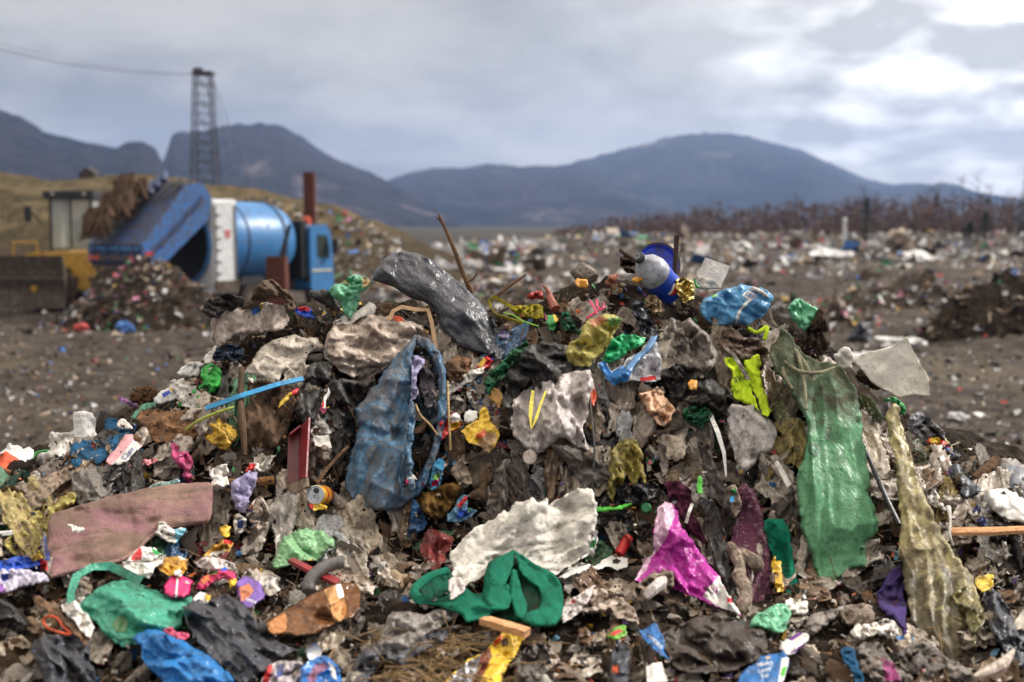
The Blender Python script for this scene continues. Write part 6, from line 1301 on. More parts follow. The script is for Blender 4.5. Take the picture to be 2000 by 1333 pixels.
H('cloth', 'bulging grey-beige cloth in front of the magenta bag', 'cloth', [(1236,1150),(1262,1128),(1290,1112),(1312,1118),(1318,1140),(1300,1160),(1280,1165),(1262,1172),(1240,1170)], beige, off=.26, bulge=.06, crumple=.04, csize=22)
strand('tail', 'white plastic tail lying on the grey-beige cloth by the magenta bag', 'film', [(1262,1168,.3),(1275,1152,.34),(1290,1140,.35),(1298,1130,.34)], [.010,.018,.020,.008], whitebag)
H('packet', 'lime and red small snack packet below the green fleece trousers on the right', 'packet', [(1184,1240),(1200,1226),(1222,1224),(1226,1238),(1212,1250),(1192,1250)], [paint('lime print',160,190,50), redp], patches=[([(1190,1240),(1206,1230),(1218,1232),(1200,1242)],1)], off=.19, bulge=.02, crumple=.01)
H('rubbish_bag', 'small black bag with an orange spot at the bottom centre right', 'bag', [(1190,1290),(1200,1262),(1218,1256),(1232,1276),(1232,1320),(1220,1350),(1196,1340)], [blackbag, orangep], patches=[([(1195,1302),(1206,1300),(1208,1314),(1196,1314)],1)], off=.18, bulge=.07, crumple=.02, csize=26)
H('rag', 'twisted grey-brown rag right of the yellow chocolate wrapper', 'rag', [(1004,1320),(1010,1285),(1032,1262),(1060,1258),(1076,1280),(1076,1310),(1050,1330),(1020,1345)], greydull, off=.16, bulge=.06, crumple=.05, csize=22)

# ------------------------------------------------------------------ loose scraps between them
def fold_sheet(seed, n=13, aspect=1.0, folds=6, ragged=0.3, curl=1.0, hard=0.12):
    """a torn sheet folded over and over along random lines: local mesh, about 2 units across"""
    r = np.random.default_rng(seed)
    g = np.linspace(-1, 1, n); U, Vv = np.meshgrid(g, g)
    ang = np.arctan2(Vv, U); rad = np.maximum(np.abs(U), np.abs(Vv))
    edge = 1 - ragged * (0.5 * vn(ang * 1.3 + 9, ang * 0 + seed, seed) + 0.5 * vn(ang * 4 + 9, ang * 0 + seed, seed + 1))
    x = (U * edge).ravel(); y = (Vv * edge).ravel() * aspect
    P = np.stack([x, y, np.zeros_like(x)], 1)
    for k in range(folds):
        a = r.uniform(0, 2 * math.pi); nrm = np.array([math.cos(a), math.sin(a), 0]); ax = np.array([-math.sin(a), math.cos(a), 0])
        d = r.uniform(-.1, .75) * (1 if k else .5)
        s = P @ nrm - d; w = hard * r.uniform(.5, 3)
        th = r.uniform(-1, 1) * 1.9 * curl * np.clip(s / w, 0, 1)
        rel = s[:, None] * nrm
        c, sn = np.cos(th)[:, None], np.sin(th)[:, None]
        rot = rel * c + np.cross(ax, rel) * sn
        P = np.where((s > 0)[:, None], P - rel + rot, P)
    P += 0.09 * (np.stack([vn(x * 4 + 3, y * 4, seed + k) for k in range(3)], 1) - .5)
    P -= P.mean(0)
    i = np.arange(n * n).reshape(n, n)
    f = np.stack([i[:-1, :-1], i[:-1, 1:], i[1:, 1:], i[1:, :-1]], -1).reshape(-1, 4)
    return P, f.tolist()
def wad(seed, sub=3):
    bm = bmesh.new(); bmesh.ops.create_icosphere(bm, subdivisions=sub, radius=1)
    v = np.array([tuple(q.co) for q in bm.verts]); bm.verts.index_update(); f = [[q.index for q in g.verts] for g in bm.faces]; bm.free()
    r = np.random.default_rng(seed); h = np.ones(len(v))
    for k in range(16):
        nn = r.normal(size=3); nn /= np.linalg.norm(nn); d = v @ nn - r.uniform(-.5, .7)
        h += (.30 if r.uniform() < .5 else -.30) * np.clip(1 - np.abs(d) / r.uniform(.12, .5), 0, 1)
    h += .25 * (vn(v[:, 0] * 5 + v[:, 2] * 3, v[:, 1] * 5 - v[:, 2] * 2, seed) - .5)
    v = v * h[:, None] * np.array([1, r.uniform(.6, 1), r.uniform(.45, .8)])
    return v, f
def meshdata(name, v, f, mats, smooth=True, fm=None):
    me = bpy.data.meshes.new(name); me.from_pydata(np.asarray(v).tolist(), [], [list(q) for q in f])
    for m in mats: me.materials.append(m)
    if fm is not None: me.polygons.foreach_set('material_index', np.asarray(fm, np.int32))
    me.polygons.foreach_set('use_smooth', np.full(len(f), smooth)); me.update()
    return me
def palette(prefix, cols, **k): return [(w, film(prefix + ' ' + w, *c, **k)) for w, c in cols]
SOFT = [('cream', (196,180,160)), ('beige', (160,142,124)), ('grey', (142,128,116)), ('dirty white', (206,192,178)), ('brown', (116,88,66)), ('dark grey', (84,75,69)), ('black', (50,46,45)), ('off-white', (178,166,152)), ('tan', (140,114,90))]
BRIGHT = [('red', (190,44,44)), ('yellow', (214,170,46)), ('blue', (50,110,176)), ('green', (56,140,80)), ('pink', (204,84,120)), ('orange', (214,110,50)), ('violet', (120,88,156)), ('light blue', (120,176,206)), ('clean white', (224,220,214))]
pf = palette('scrap film', SOFT, dirt=.3, speck=.4, lucent=.1); pb = palette('scrap print', BRIGHT, dirt=.25, speck=.3, rough=.4)
pc = [(w, cloth('scrap cloth ' + w, *c, dirt=.4)) for w, c in SOFT]
pp = [(w, surf_mat('scrap paper ' + w, A(*c), rough=.85, dirt=.35, spec=.2, bump=.5)) for w, c in [('white', (214,208,200)), ('beige', (176,154,128)), ('grey', (150,144,138)), ('brown', (128,98,72))]]
majors = [(x, y, p) for x, y, p in HEROES if p and len(p.split()) <= 7 and p.startswith('the ')]
def where(px, py):
    x, y, p = min(majors, key=lambda h: (h[0] - px) ** 2 + (1.3 * (h[1] - py)) ** 2)
    dx, dy = px - x, py - y
    rel = ('right of' if dx > 0 else 'left of') if abs(dx) > abs(dy) else ('below' if dy > 0 else 'above')
    return rel + ' ' + p
sheets = [meshdata('scrap', *fold_sheet(300 + k, 13, RNG.uniform(.5, 1), int(RNG.integers(4, 9)), .35, RNG.uniform(.5, 1.1)), [pf[0][1]]) for k in range(22)]
strips = [meshdata('strip', *fold_sheet(400 + k, 13, RNG.uniform(.16, .3), 5, .3, .6), [pf[0][1]]) for k in range(10)]
wads = [meshdata('wad', *wad(500 + k), [pf[0][1]]) for k in range(10)]
def twig_data(seed):
    r = np.random.default_rng(seed); mb = MB(); p = np.array([-1., 0, 0]); pts = []
    for k in range(7): pts.append(tuple(p)); p = p + np.array([.33, r.normal(0, .07), r.normal(0, .07)])
    mb.tube(pts, [.035, .034, .03, .03, .026, .024, .016], 6)
    if r.uniform() < .6:
        q = np.array(pts[3]); mb.tube([q, q + [.18, .14, .05], q + [.34, .34, .08]], [.022, .02, .012], 5)
    return meshdata('twig', mb.v, mb.f, [woodbr])
twigs = [twig_data(600 + k) for k in range(7)]
def place(name, me, mat, px, py, off, size, cat, label, group, hang=0.0, flatness=.5):
    o = bpy.data.objects.new(name, me); COL.objects.link(o)
    o.location = hp(px, py, off)
    n = Vector(hnormal(px, py)); n = (n + Vector(RNG.normal(0, flatness, 3))).normalized()
    x = Vector((0, 0, -1)) if RNG.uniform() < hang else Vector(RNG.normal(0, 1, 3))
    x = (x - n * x.dot(n)).normalized(); y = n.cross(x)
    o.rotation_euler = Matrix((x, y, n)).transposed().to_euler()
    o.scale = (size * RNG.uniform(.75, 1.3), size * RNG.uniform(.75, 1.3), size * RNG.uniform(.6, 1.1))
    if mat is not None:
        o.material_slots[0].link = 'OBJECT'; o.material_slots[0].material = mat
    tag(o, label, cat, group)
    return o
def spot(lo=10):
    while True:
        px = RNG.uniform(-30, 2030); py = RNG.uniform(560, 1380)
        ps = float(np.interp(px, _SX, _SY))
        if py > ps + lo: break
    return px, py
hero_pts = [(p, p.min(0), p.max(0)) for p in HPOLY]
def covered(px, py):
    q = np.array([[px, py]], float)
    for p, lo, hi in hero_pts:
        if lo[0] < px < hi[0] and lo[1] < py < hi[1] and inside(q, p)[0]: return True
    return False
def spot_free(lo=10):
    for _ in range(60):
        px, py = spot(lo)
        if not covered(px, py): return px, py
    return px, py
plan = [('film_scrap', sheets, pf, 290, (20, 48), 'film', 'crumpled {} film scrap {}', 'loose film scraps in the mound', .35),
        ('paper_scrap', sheets, pp, 150, (10, 30), 'paper', 'crumpled {} paper scrap {}', 'loose paper scraps in the mound', .2),
        ('wrapper', sheets, pb, 210, (7, 17), 'wrapper', 'small {} wrapper scrap {}', 'small bright wrappers in the mound', .2),
        ('rag', sheets, pc, 170, (20, 50), 'rag', 'soiled {} rag {}', 'soiled rags in the mound', .4),
        ('strip', strips, pf, 150, (24, 60), 'strip', 'long {} film strip {}', 'dangling strips in the mound', .75),
        ('wad', wads, pp, 110, (7, 20), 'wad', 'squashed {} paper wad {}', 'paper wads in the mound', .2)]
for name, protos, pal, cnt, sz, cat, lab, grp, hang in plan:
    for k in range(cnt):
        px, py = spot_free(14); face = 640 < py < 1080
        wds, mt = pal[int(RNG.integers(len(pal)))]
        s_ = S(RNG.uniform(*sz)) * (1.0 if face else .85)
        place(name, protos[int(RNG.integers(len(protos)))], mt, px, py, RNG.uniform(.0, .10), s_, cat, lab.format(wds, where(px, py)), grp, hang if face else .1, .55)
for k in range(110):
    px, py = spot(14)
    place('twig', twigs[int(RNG.integers(len(twigs)))], None, px, py, RNG.uniform(.04, .16), S(RNG.uniform(14, 42)), 'twig', 'dry brown twig ' + where(px, py), 'dry twigs in the mound', .2, .5)

# thin sheets hanging in folds down the face
hang = [m for m in pf] * 2 + [pf[0], pf[3], pf[7]] + palette('torn film', [('dull green', (84,128,96)), ('dull blue', (70,104,140)), ('dull red', (140,60,58)), ('clear grey', (176,176,178)), ('glossy black', (40,40,44)), ('yellowish', (178,158,96)), ('whitish', (214,206,198)), ('whitish', (214,206,198))][:7], dirt=.25, speck=.35, lucent=.15, rough=.24)
for k in range(230):
    px, py = spot_free(20) if k % 3 else spot(30)
    if py > 1110: py = RNG.uniform(660, 1080); 
    w = RNG.uniform(15, 50); h = RNG.uniform(32, 110); a = RNG.normal(0, .35)
    nn = int(RNG.integers(7, 12)); ol = []
    for q in range(nn):
        t_ = 2 * math.pi * q / nn; r_ = RNG.uniform(.6, 1.15)
        X_, Y_ = w * math.cos(t_) * r_ * (1.1 if math.sin(t_) < 0 else .8), h * math.sin(t_) * r_
        ol.append((px + X_ * math.cos(a) - Y_ * math.sin(a), py + X_ * math.sin(a) + Y_ * math.cos(a)))
    if min(q[1] for q in ol) < float(np.interp(px, _SX, _SY)) + 4: continue
    wd, mt = hang[int(RNG.integers(len(hang)))]
    dd = Drape(ol, off=RNG.uniform(.05, .135), bulge=.012, crumple=.013, csize=RNG.uniform(24, 50), folds=[(90 + math.degrees(a), RNG.uniform(6, 13), .011, RNG.uniform(-.2, .3))], tilt=RNG.uniform(.4, .8), sheet=True, step=3.0, jitter=3.0, edgeamp=.9)
    tag(dd.build('film_sheet', mt), 'torn %s sheet hanging in folds %s' % (wd, where(px, py)), 'sheet', 'torn sheets hanging on the face of the mound')

# crumpled films packed over the shelf in front and the two side slopes
fore = [pf[0], pf[1], pf[3], pf[2], pf[7], pf[4], pf[5], pf[3], pp[0], pf[7], pf[8], pf[6]]
for k in range(270):
    if k < 200: px, py = RNG.uniform(-20, 2020), RNG.uniform(1090, 1375)
    else:
        px = RNG.uniform(-20, 420) if k % 2 else RNG.uniform(1700, 2020); py = float(np.interp(px, _SX, _SY)) + RNG.uniform(30, 240)
    if covered(px, py): px, py = px + RNG.normal(0, 30), py + RNG.normal(0, 20)
    w = RNG.uniform(16, 44); h = w * RNG.uniform(.5, .95); a = RNG.normal(0, .5); nn = int(RNG.integers(7, 12)); ol = []
    for q in range(nn):
        t_ = 2 * math.pi * q / nn; r_ = RNG.uniform(.55, 1.2); X_, Y_ = w * math.cos(t_) * r_, h * math.sin(t_) * r_
        ol.append((px + X_ * math.cos(a) - Y_ * math.sin(a), py + X_ * math.sin(a) + Y_ * math.cos(a)))
    wd, mt = fore[int(RNG.integers(len(fore)))]
    dd = Drape(ol, off=RNG.uniform(.06, .15), bulge=.02, crumple=.021, csize=RNG.uniform(22, 44), folds=[(math.degrees(a) + RNG.normal(0, 30), RNG.uniform(6, 13), .010)], sheet=bool(k % 3), step=2.8, jitter=4.0, edgeamp=.8)
    tag(dd.build('crumpled_film', mt), 'bunched-up %s film %s' % (wd, where(px, py)), 'film', 'bunched films in front and on the slopes of the mound')

# fir twigs with needles
def fir(name, label, base, path, n=120, r0=S(17), tone=(96, 98, 58)):
    P = [Vector(hp(*q)) for q in path]; e = empty(name, P[0]); tag(e, label, 'fir twig')
    MB().tube(P, [.005, .004, .002], 6).build('stem', woodbr, e)
    mb = MB()
    for k in range(n):
        t = RNG.uniform(0, 1) * (len(P) - 1); i = min(int(t), len(P) - 2); f = t - i
        p = P[i].lerp(P[i + 1], f); d = (P[i + 1] - P[i]).normalized()
        v = Vector(RNG.normal(0, 1, 3)); v = (v - d * v.dot(d)).normalized(); v = (v * .8 + d * .7).normalized()
        L_ = r0 * RNG.uniform(.7, 1.2); mb.tube([p, p + v * L_ * .6, p + v * L_ + Vector((0, 0, -.15 * L_))], [.0011, .0011, .0004], 3, cap=False)
    mb.build('needles', surf_mat('needles %d' % tone[0], A(*tone), rough=.6, dirt=.3, bump=.1), e)
    HEROES.append((path[0][0], path[0][1], label))
fir('fir_twig', 'dried fir twig hanging between the hi-vis vest and the green refuse sack', None, [(1512,745,.24),(1520,780,.27),(1528,815,.27)], 260)
fir('fir_twig', 'brown fir twig higher up left of the green refuse sack', None, [(1545,730,.26),(1535,750,.3),(1522,770,.3)], 220, tone=(86,80,54))
fir('fir_twig', 'fir twig tucked under the sky blue bag', None, [(1484,625,.2),(1476,632,.22),(1466,640,.22)], 120, S(14), (92,84,58))
fir('fir_twig', 'green fir twig below the large white card sheet', None, [(1680,770,.2),(1698,790,.22),(1712,812,.2)], 300, S(18), (84,96,52))
fir('fir_twig', 'small fir twig right of the milky yellow sack', None, [(1790,885,.14),(1800,895,.16),(1808,900,.14)], 160, S(14), (70,84,50))
fir('fir_twig', 'spiky fir tip beside the dark navy shoe', None, [(1862,945,.15),(1868,938,.18),(1874,930,.18)], 140, S(13), (92,88,56))

# what nobody could count: crumbs of soil, shreds and chips, straw
def many(name, cnt, shape, mats, weights, fn, off=(0.0, .09), lo=2):
    V, F, Mi = [], [], []; b = 0
    for k in range(cnt):
        px, py = spot(lo)
        sz = fn(); v, f = shape[int(RNG.integers(len(shape)))]
        R = Matrix.Rotation(RNG.uniform(0, 6.28), 3, Vector(RNG.normal(0, 1, 3)).normalized())
        Rn = np.array(R); P = (v * sz * RNG.uniform(.6, 1.4, 3)) @ Rn.T + hp(px, py, RNG.uniform(*off))
        V.append(P); F += [[b + i for i in q] for q in f]; b += len(v)
        Mi += [int(RNG.choice(len(mats), p=weights))] * len(f)
    o = mesh_obj(name, np.concatenate(V), F, mats, None, len(shape[0][0]) < 40 and name != 'soil_crumbs', Mi, recenter=False)
    return tag(o, kind='stuff')
ico = []
for k in range(5):
    bm = bmesh.new(); bmesh.ops.create_icosphere(bm, subdivisions=1, radius=1)
    v = np.array([tuple(q.co) for q in bm.verts]) * RNG.uniform(.6, 1.25, (12 + 30, 1))[:len(bm.verts)]; bm.verts.index_update()
    ico.append((v, [[q.index for q in g.verts] for g in bm.faces])); bm.free()
minis = [fold_sheet(700 + k, 4, RNG.uniform(.3, 1), 3, .4, 1.0, .3) for k in range(14)]
soilm = [soil_mat('soil crumb', (0.014,0.010,0.007), (0.042,0.030,0.021), (0.10,0.073,0.052), 20, .6), bark, crust]
many('soil_crumbs', 9000, ico, soilm, [.7, .15, .15], lambda: S(RNG.uniform(1.2, 6)) * (1 if RNG.uniform() < .93 else 2), (-.02, .05))
mm = [m for _, m in pf] + [m for _, m in pp] + [m for _, m in pb]
ww = np.array([2.2] * len(pf) + [1.2] * len(pp) + [.55] * len(pb)); ww /= ww.sum()
many('litter', 5200, minis, mm, ww, lambda: S(RNG.uniform(3, 11)), (.0, .10))
def spot_edge():
    p, lo, hi = hero_pts[int(RNG.integers(len(hero_pts)))]
    for _ in range(40):
        q = p[int(RNG.integers(len(p)))] + RNG.normal(0, 7, 2)
        if q[1] > float(np.interp(q[0], _SX, _SY)) + 22: break
    else: return spot_base(30)
    return float(q[0]), float(q[1])
_sp = spot_base = spot; spot = lambda lo=2: spot_edge()
many('edge_litter', 2600, minis, mm, ww, lambda: S(RNG.uniform(2.5, 9)), (.07, .20))
many('edge_soil', 2600, ico, soilm, [.7, .15, .15], lambda: S(RNG.uniform(1.2, 4.5)), (.06, .19))
spot = _sp
shred = [fold_sheet(740 + k, 5, .12, 3, .3, .7, .3) for k in range(10)]
many('shreds', 2600, shred, [pf[0][1], pf[4][1], pf[5][1], pf[6][1], woodbr, pf[3][1]], [.2, .2, .15, .15, .2, .1], lambda: S(RNG.uniform(6, 22)), (.0, .12))
# straw along the bottom edge
V, F = [], []; mb = MB()
for k in range(240):
    px = RNG.normal(850, 75); py = RNG.uniform(1235, 1385); p = Vector(hp(px, py, RNG.uniform(.10, .19)))
    d = Vector((RNG.normal(0, 1), RNG.normal(0, .5), RNG.normal(.1, .35))).normalized() * RNG.uniform(.03, .10)
    mb.tube([p - d, p + Vector((0, 0, .01)), p + d], [.0022, .0022, .0015], 4, cap=False)
for k in range(500):
    px, py = spot(); p = Vector(hp(px, py, RNG.uniform(.03, .16))); d = Vector(RNG.normal(0, 1, 3)).normalized() * RNG.uniform(.02, .07)
    mb.tube([p - d, p + Vector((0, 0, .006)), p + d], [.0014, .0014, .001], 3, cap=False)
tag(mb.build('straw', surf_mat('straw', A(150,122,82), rough=.8, dirt=.45, bump=.2, spec=.3)), kind='stuff')

# ------------------------------------------------------------------ the tip behind: machines, posts, tower, wood
def gpt(px, D):
    """ground point in that direction at depth D"""
    p = at(px, 440, D); p[2] = float(ground_z(p[0], p[1])); return p
def thing(name, loc, label, cat, rz=0.0, group=None):
    e = empty(name, loc, rz); LOCAL.add(e.name); return tag(e, label, cat, group)
truckblue = paint('truck blue', 58, 130, 192, rough=.36, dirt=.26, k=1.05); truckdk = paint('truck dark blue', 30, 78, 136, rough=.5, dirt=.5, k=1.0); tailblue = paint('worn tailgate blue', 46, 112, 184, rough=.45, dirt=.42, k=1.0)  # second blue is the darker, dirtier tone of bands, rails and back plate
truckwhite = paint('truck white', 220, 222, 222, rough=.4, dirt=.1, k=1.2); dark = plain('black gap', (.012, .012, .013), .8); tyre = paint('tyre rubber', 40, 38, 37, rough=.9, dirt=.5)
glassd = plain('dark glass', (.03, .045, .04), .08, 0, .8); muddygrey = paint('mud-caked steel', 108, 98, 88, rough=.9, dirt=.6); digger = paint('machine yellow', 206, 156, 50, rough=.5, dirt=.3, k=1.2); cabblack = paint('cab black', 38, 38, 42, rough=.5)
rust = surf_mat('rusty steel', A(104, 58, 46), A(70, 40, 34), rough=.9, dirt=.3, bump=.6, spec=.2)
rust_ = muddygrey
YAW = math.radians(55)
cr = at(412, 440, 34.0)
T = Vector((cr[0], cr[1], 0)) - Matrix.Rotation(YAW, 3, 'Z') @ Vector((0, -1.25, 0))
T.z = -0.05
tk = thing('refuse_truck', T, 'blue rotary-drum refuse truck with raised tailgate emptying its load', 'refuse truck', YAW)
V3 = Vector
tk.scale = (.84, 1, 1)
MB().box((2.95, 0, .85), (6.3, .9, .28)).build('chassis', muddygrey, tk)
n = 40
MB().lathe([(1.02,0),(1.22,.12),(1.26,.4),(1.27,1.7),(1.24,2.7),(1.1,3.15),(.7,3.55),(.45,3.62),(0,3.62)], (1.15, 0, 2.28), (1, 0, 0), n).build('drum', truckblue, tk, True)
for x in (1.75, 3.6):
    MB().lathe([(1.262,0),(1.29,.02),(1.29,.08),(1.262,.1)], (x, 0, 2.28), (1, 0, 0), n).build('drum_band', truckdk, tk, True)
rg = MB().box((.62, 0, 2.15), (1.14, 2.54, 2.85), bev=.09).build('rear_frame', truckwhite, tk)
MB().lathe([(0,0),(1.12,0)], (.04, 0, 2.2), (-1, 0, 0), n).build('drum_mouth', dark, rg)  # flat black disc paints the shade inside the open drum
MB().lathe([(1.12,0),(1.12,.1),(1.22,.1),(1.22,0)], (.04, 0, 2.2), (-1, 0, 0), n).build('mouth_rim', truckblue, rg, True)
mb = MB()
for q in (((.72,-1.276,2.62),(.3,.006,.05)), ((.72,-1.276,2.50),(.05,.006,.22)), ((.62,-1.276,2.50),(.05,.006,.16)), ((.82,-1.276,2.50),(.05,.006,.16))): mb.box(*q)
mb.build('red_emblem', inkr, rg)
# tailgate, swung up on its hinge: hollow hopper with side cheeks, back plate, lamps
prf = [(0.05,3.62),(-.35,4.05),(-.95,4.0),(-2.0,3.05),(-2.95,2.25),(-2.95,1.72),(-2.3,1.55),(-.15,2.95)]
tg = None
for s_ in (-1, 1):
    o = MB().prism(prf, s_*1.27, s_*1.19, lambda u, v, t: (u, t, v)).build('tailgate_cheek', tailblue, tk)
    for (ax_, az_) in ((-.7,3.35),(-1.3,2.9),(-1.9,2.45),(-2.45,2.05)): MB().box((ax_, s_*1.285, az_), (.07,.05,.75), Matrix.Rotation(.75, 3, 'Y')).build('stiffener', truckdk, o)
    MB().prism([(-.3,3.5),(-2.55,1.95),(-2.6,2.08),(-.4,3.65)], s_*1.31, s_*1.272, lambda u, v, t: (u, t, v)).build('trim_rail', truckdk, o)
    MB().box((-2.72, s_*1.29, 1.98), (.26, .04, .12)).build('side_lamp', redp, o)
mb = MB()
for (a, b) in zip(prf[2:6], prf[3:7]):
    mb.add([(a[0],-1.19,a[1]),(a[0],1.19,a[1]),(b[0],1.19,b[1]),(b[0],-1.19,b[1]),(a[0]+.06,-1.19,a[1]-.06),(a[0]+.06,1.19,a[1]-.06),(b[0]+.06,1.19,b[1]-.02),(b[0]+.06,-1.19,b[1]-.02)],
           [(0,1,2,3),(7,6,5,4),(0,4,5,1),(3,2,6,7)])
bp = mb.build('back_plate', truckdk, tk)
MB().box((-2.975, 0, 2.13), (.05, 2.3, .10)).build('cross_rail', truckblue, bp)
for y in (-.95, .95): MB().box((-2.985, y, 1.86), (.05, .42, .14)).build('tail_lamp', paint('lamp orange red', 220, 90, 50, rough=.3), bp)
MB().box((-2.985, 0, 1.86), (.04, 1.4, .14)).build('number_board', muddygrey, bp)
MB().box((-2.6, 0, 1.60), (.6, 2.34, .10)).build('lower_lip', muddygrey, bp)
for y in (-.9, .9): MB().tube([(.3,y,3.5),(-1.2,y,3.98)], .06, 10).build('lift_ram', muddygrey, tk, True)
for k in range(3):
    MB().tube([(-.5-.3*k,.6,3.9-.12*k),(-.55-.3*k,.2,4.35-.16*k),(-.9-.3*k,-.1,4.1-.2*k)], .10, 8).build('linkage', truckdk, tk, True)
for k in range(5):
    y = -.9 + .42 * k
    MB().tube([(-.1,y,3.6),(-.5,y+.06,4.12+.05*(k%2)),(-1.1,y-.05,3.98),(-1.7,y+.08,3.5)], .045, 7).build('hose', cabblack, tk, True)
for k in range(4): MB().box((-2.99, -.9+.6*k, 2.02), (.05, .08, .5)).build('rib', truckdk, bp)
for x in (.15, 1.08): MB().tube([(x,-1.30,.9),(x,-1.30,3.4)], .025, 6).build('ladder_rail', muddygrey, rg)
for k in range(7): MB().tube([(.15 if k % 7 else .15,-1.30,1.0+.35*k),(.4,-1.30,1.0+.35*k)], .02, 6).build('ladder_rung', muddygrey, rg)
MB().box((.62,-1.285,.95),(1.1,.03,.34)).build('hazard_plate', rust_, rg)
# cab
cabp = [(4.95,.75),(4.95,2.72),(5.1,2.82),(5.85,2.82),(6.1,2.5),(6.2,1.7),(6.22,.6),(5.1,.6)]
cb = MB().prism(cabp, -1.22, 1.22, lambda u, v, t: (u, t, v)).build('cab', truckblue, tk)
MB().add([(5.3,-1.226,1.72),(6.0,-1.226,1.72),(5.9,-1.226,2.45),(5.3,-1.226,2.5)], [(0,1,2,3)]).build('side_window', glassd, cb)
MB().add([(6.205,-1.05,1.78),(6.205,1.05,1.78),(6.115,1.05,2.48),(6.115,-1.05,2.48)], [(0,1,2,3)]).build('windscreen', glassd, cb)
MB().box((5.55,-1.235,1.3),(1.1,.02,.06)).build('side_stripe', paint('cream stripe', 214,206,170), cb)
MB().box((6.1,-1.42,2.1),(.14,.2,.5), bev=.03).build('mirror', cabblack, cb)
MB().lathe([(.16,0),(.17,.1),(.12,.24),(0,.27)], (5.5,-.6,2.82), (0,0,1), 16).build('beacon', paint('beacon orange', 250,90,40,rough=.3), cb, True)
MB().box((3.4,-1.0,.62),(.8,.3,.5), bev=.04).build('fuel_tank', muddygrey, tk)
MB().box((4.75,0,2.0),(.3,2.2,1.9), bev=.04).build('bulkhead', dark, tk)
for x in (.7, 2.0, 5.5):
    for y in (-1.02, 1.02):
        w = MB().lathe([(.28,-.15),(.5,-.15),(.54,-.1),(.54,.1),(.5,.15),(.28,.15)], (x,y,.52), (0,1,0), 24).build('wheel', tyre, tk, True)
        MB().lathe([(0,-.13),(.28,-.14),(.28,.14),(0,.13)], (x,y,.52), (0,1,0), 20).build('rim', muddygrey, w, True)
        MB().prism([(x-.66,.95),(x-.5,1.2),(x+.5,1.2),(x+.66,.95)], y-.17, y+.17, lambda u, v, t: (u, t, v)).build('mudguard', cabblack, tk)
# waste still hanging in the raised hopper
hw = MB()
for k in range(120):
    y = RNG.uniform(.1, 1.15); x = RNG.uniform(-2.7, -1.2); z = 2.25 + (x + 2.95) * .85 + .05
    b = Matrix.Rotation(YAW, 3, 'Z') @ Vector((x, y, 0)) + T
    p = V3((b.x, b.y, z + .15)); 
    hw.tube([p + V3((0,0,.35*RNG.uniform(.5,1.3))), p + V3((RNG.normal(0,.08),-.1,.15)), p + V3((RNG.normal(0,.15),-.2,-.25)), p + V3((RNG.normal(0,.3),-.15,-.4*RNG.uniform(.2,1)))], list(np.array([.05,.07,.05,.015]) * RNG.uniform(.5, 1.6)), 5)
tag(hw.build('waste', browncloth, None, True), 'shaggy brown waste hanging from the raised tailgate of the refuse truck', 'waste')

# landfill compactor on the far left
c0 = at(152, 440, 37.0); cp = thing('compactor', (c0[0], c0[1], -.05), 'yellow landfill compactor with black cab and muddy blade left of the refuse truck', 'compactor', 0)
MB().prism([(-.9,.7),(-.75,1.95),(1.4,1.95),(1.75,1.5),(1.75,.7)], -.9, 1.6, lambda u, v, t: (u, t, v)).build('body', digger, cp)
cf = MB().box((0,.1,3.76),(1.62,1.7,.26), bev=.03).build('cab_roof', cabblack, cp)
for x in (-.66, .66):
    for y in (-.55, .75): MB().tube([(x,y,1.95),(x*.98,y,3.72)], .05, 6).build('post', cabblack, cf)
for x in (-.5,.5): MB().lathe([(0,-.03),(.05,-.03),(.06,.0),(.04,.04)], (x,-.76,3.76), (0,-1,0), 12).build('work_lamp', truckwhite, cf, True)
gl = plain('cab glass', (.55,.58,.52), .06, 0, .8); gl.node_tree.nodes['Principled BSDF'].inputs['Alpha'].default_value = .4
MB().box((0,-.56,2.85),(1.22,.02,1.56)).build('front_pane', gl, cf); MB().box((.68,.1,2.85),(.02,1.2,1.56)).build('side_pane', gl, cf); MB().box((-.68,.1,2.85),(.02,1.2,1.56)).build('side_pane', gl, cf)
MB().box((.1,.25,2.55),(.5,.5,.9), bev=.08).build('seat', cabblack, cf)
MB().box((0,-.585,2.85),(.06,.02,1.56)).build('window_bar', cabblack, cf)
hr = MB(); hr.tube([(-1.75,-.9,1.8),(-1.72,-.9,2.25),(-1.0,-.9,2.25),(-.95,-.9,1.8)], .04, 8).build('hand_rail', digger, cp, True)
bl = MB().prism([(-1.45,.2),(-1.3,.75),(-1.42,1.45),(-1.6,1.85),(-1.68,1.85),(-1.55,1.4),(-1.45,.75),(-1.58,.2)], -1.6, 1.0, lambda u, v, t: (t - .9, u, v)).build('blade', muddygrey, cp)
MB().box((-1.2,-1.64,1.15),(2.6,.05,.1)).build('blade_rib', muddygrey, bl)
MB().tube([(-.7,-1.0,.9),(-.9,-1.5,.8)], .11, 8).build('push_arm', digger, cp, True)
for y in (-.9,):
    for x in (-.5, 1.5):
        w = MB().lathe([(0,-.45),(.75,-.45),(.78,-.4),(.78,.4),(.75,.45),(0,.45)], (x,y+.2,.72), (0,1,0), 26).build('drum_wheel', muddygrey, cp, True)
        cl = MB()
        for k in range(14):
            for j in range(3):
                a = 2*math.pi*(k + .5*(j % 2))/14; cl.box((x+math.cos(a)*.84, y-.1+.3*j, .72+math.sin(a)*.84), (.14,.1,.14), Matrix.Rotation(-a, 3, 'Y'))
        tag(cl.build('cleats', muddygrey, w), kind='stuff')
MB().tube([(-.95,-.6,2.9),(-1.35,-.7,3.35),(-1.35,-.7,3.3)], .03, 6).build('mirror_arm', cabblack, cf); MB().box((-1.3,-.75,3.15),(.22,.06,.5), bev=.02).build('mirror', cabblack, cf)

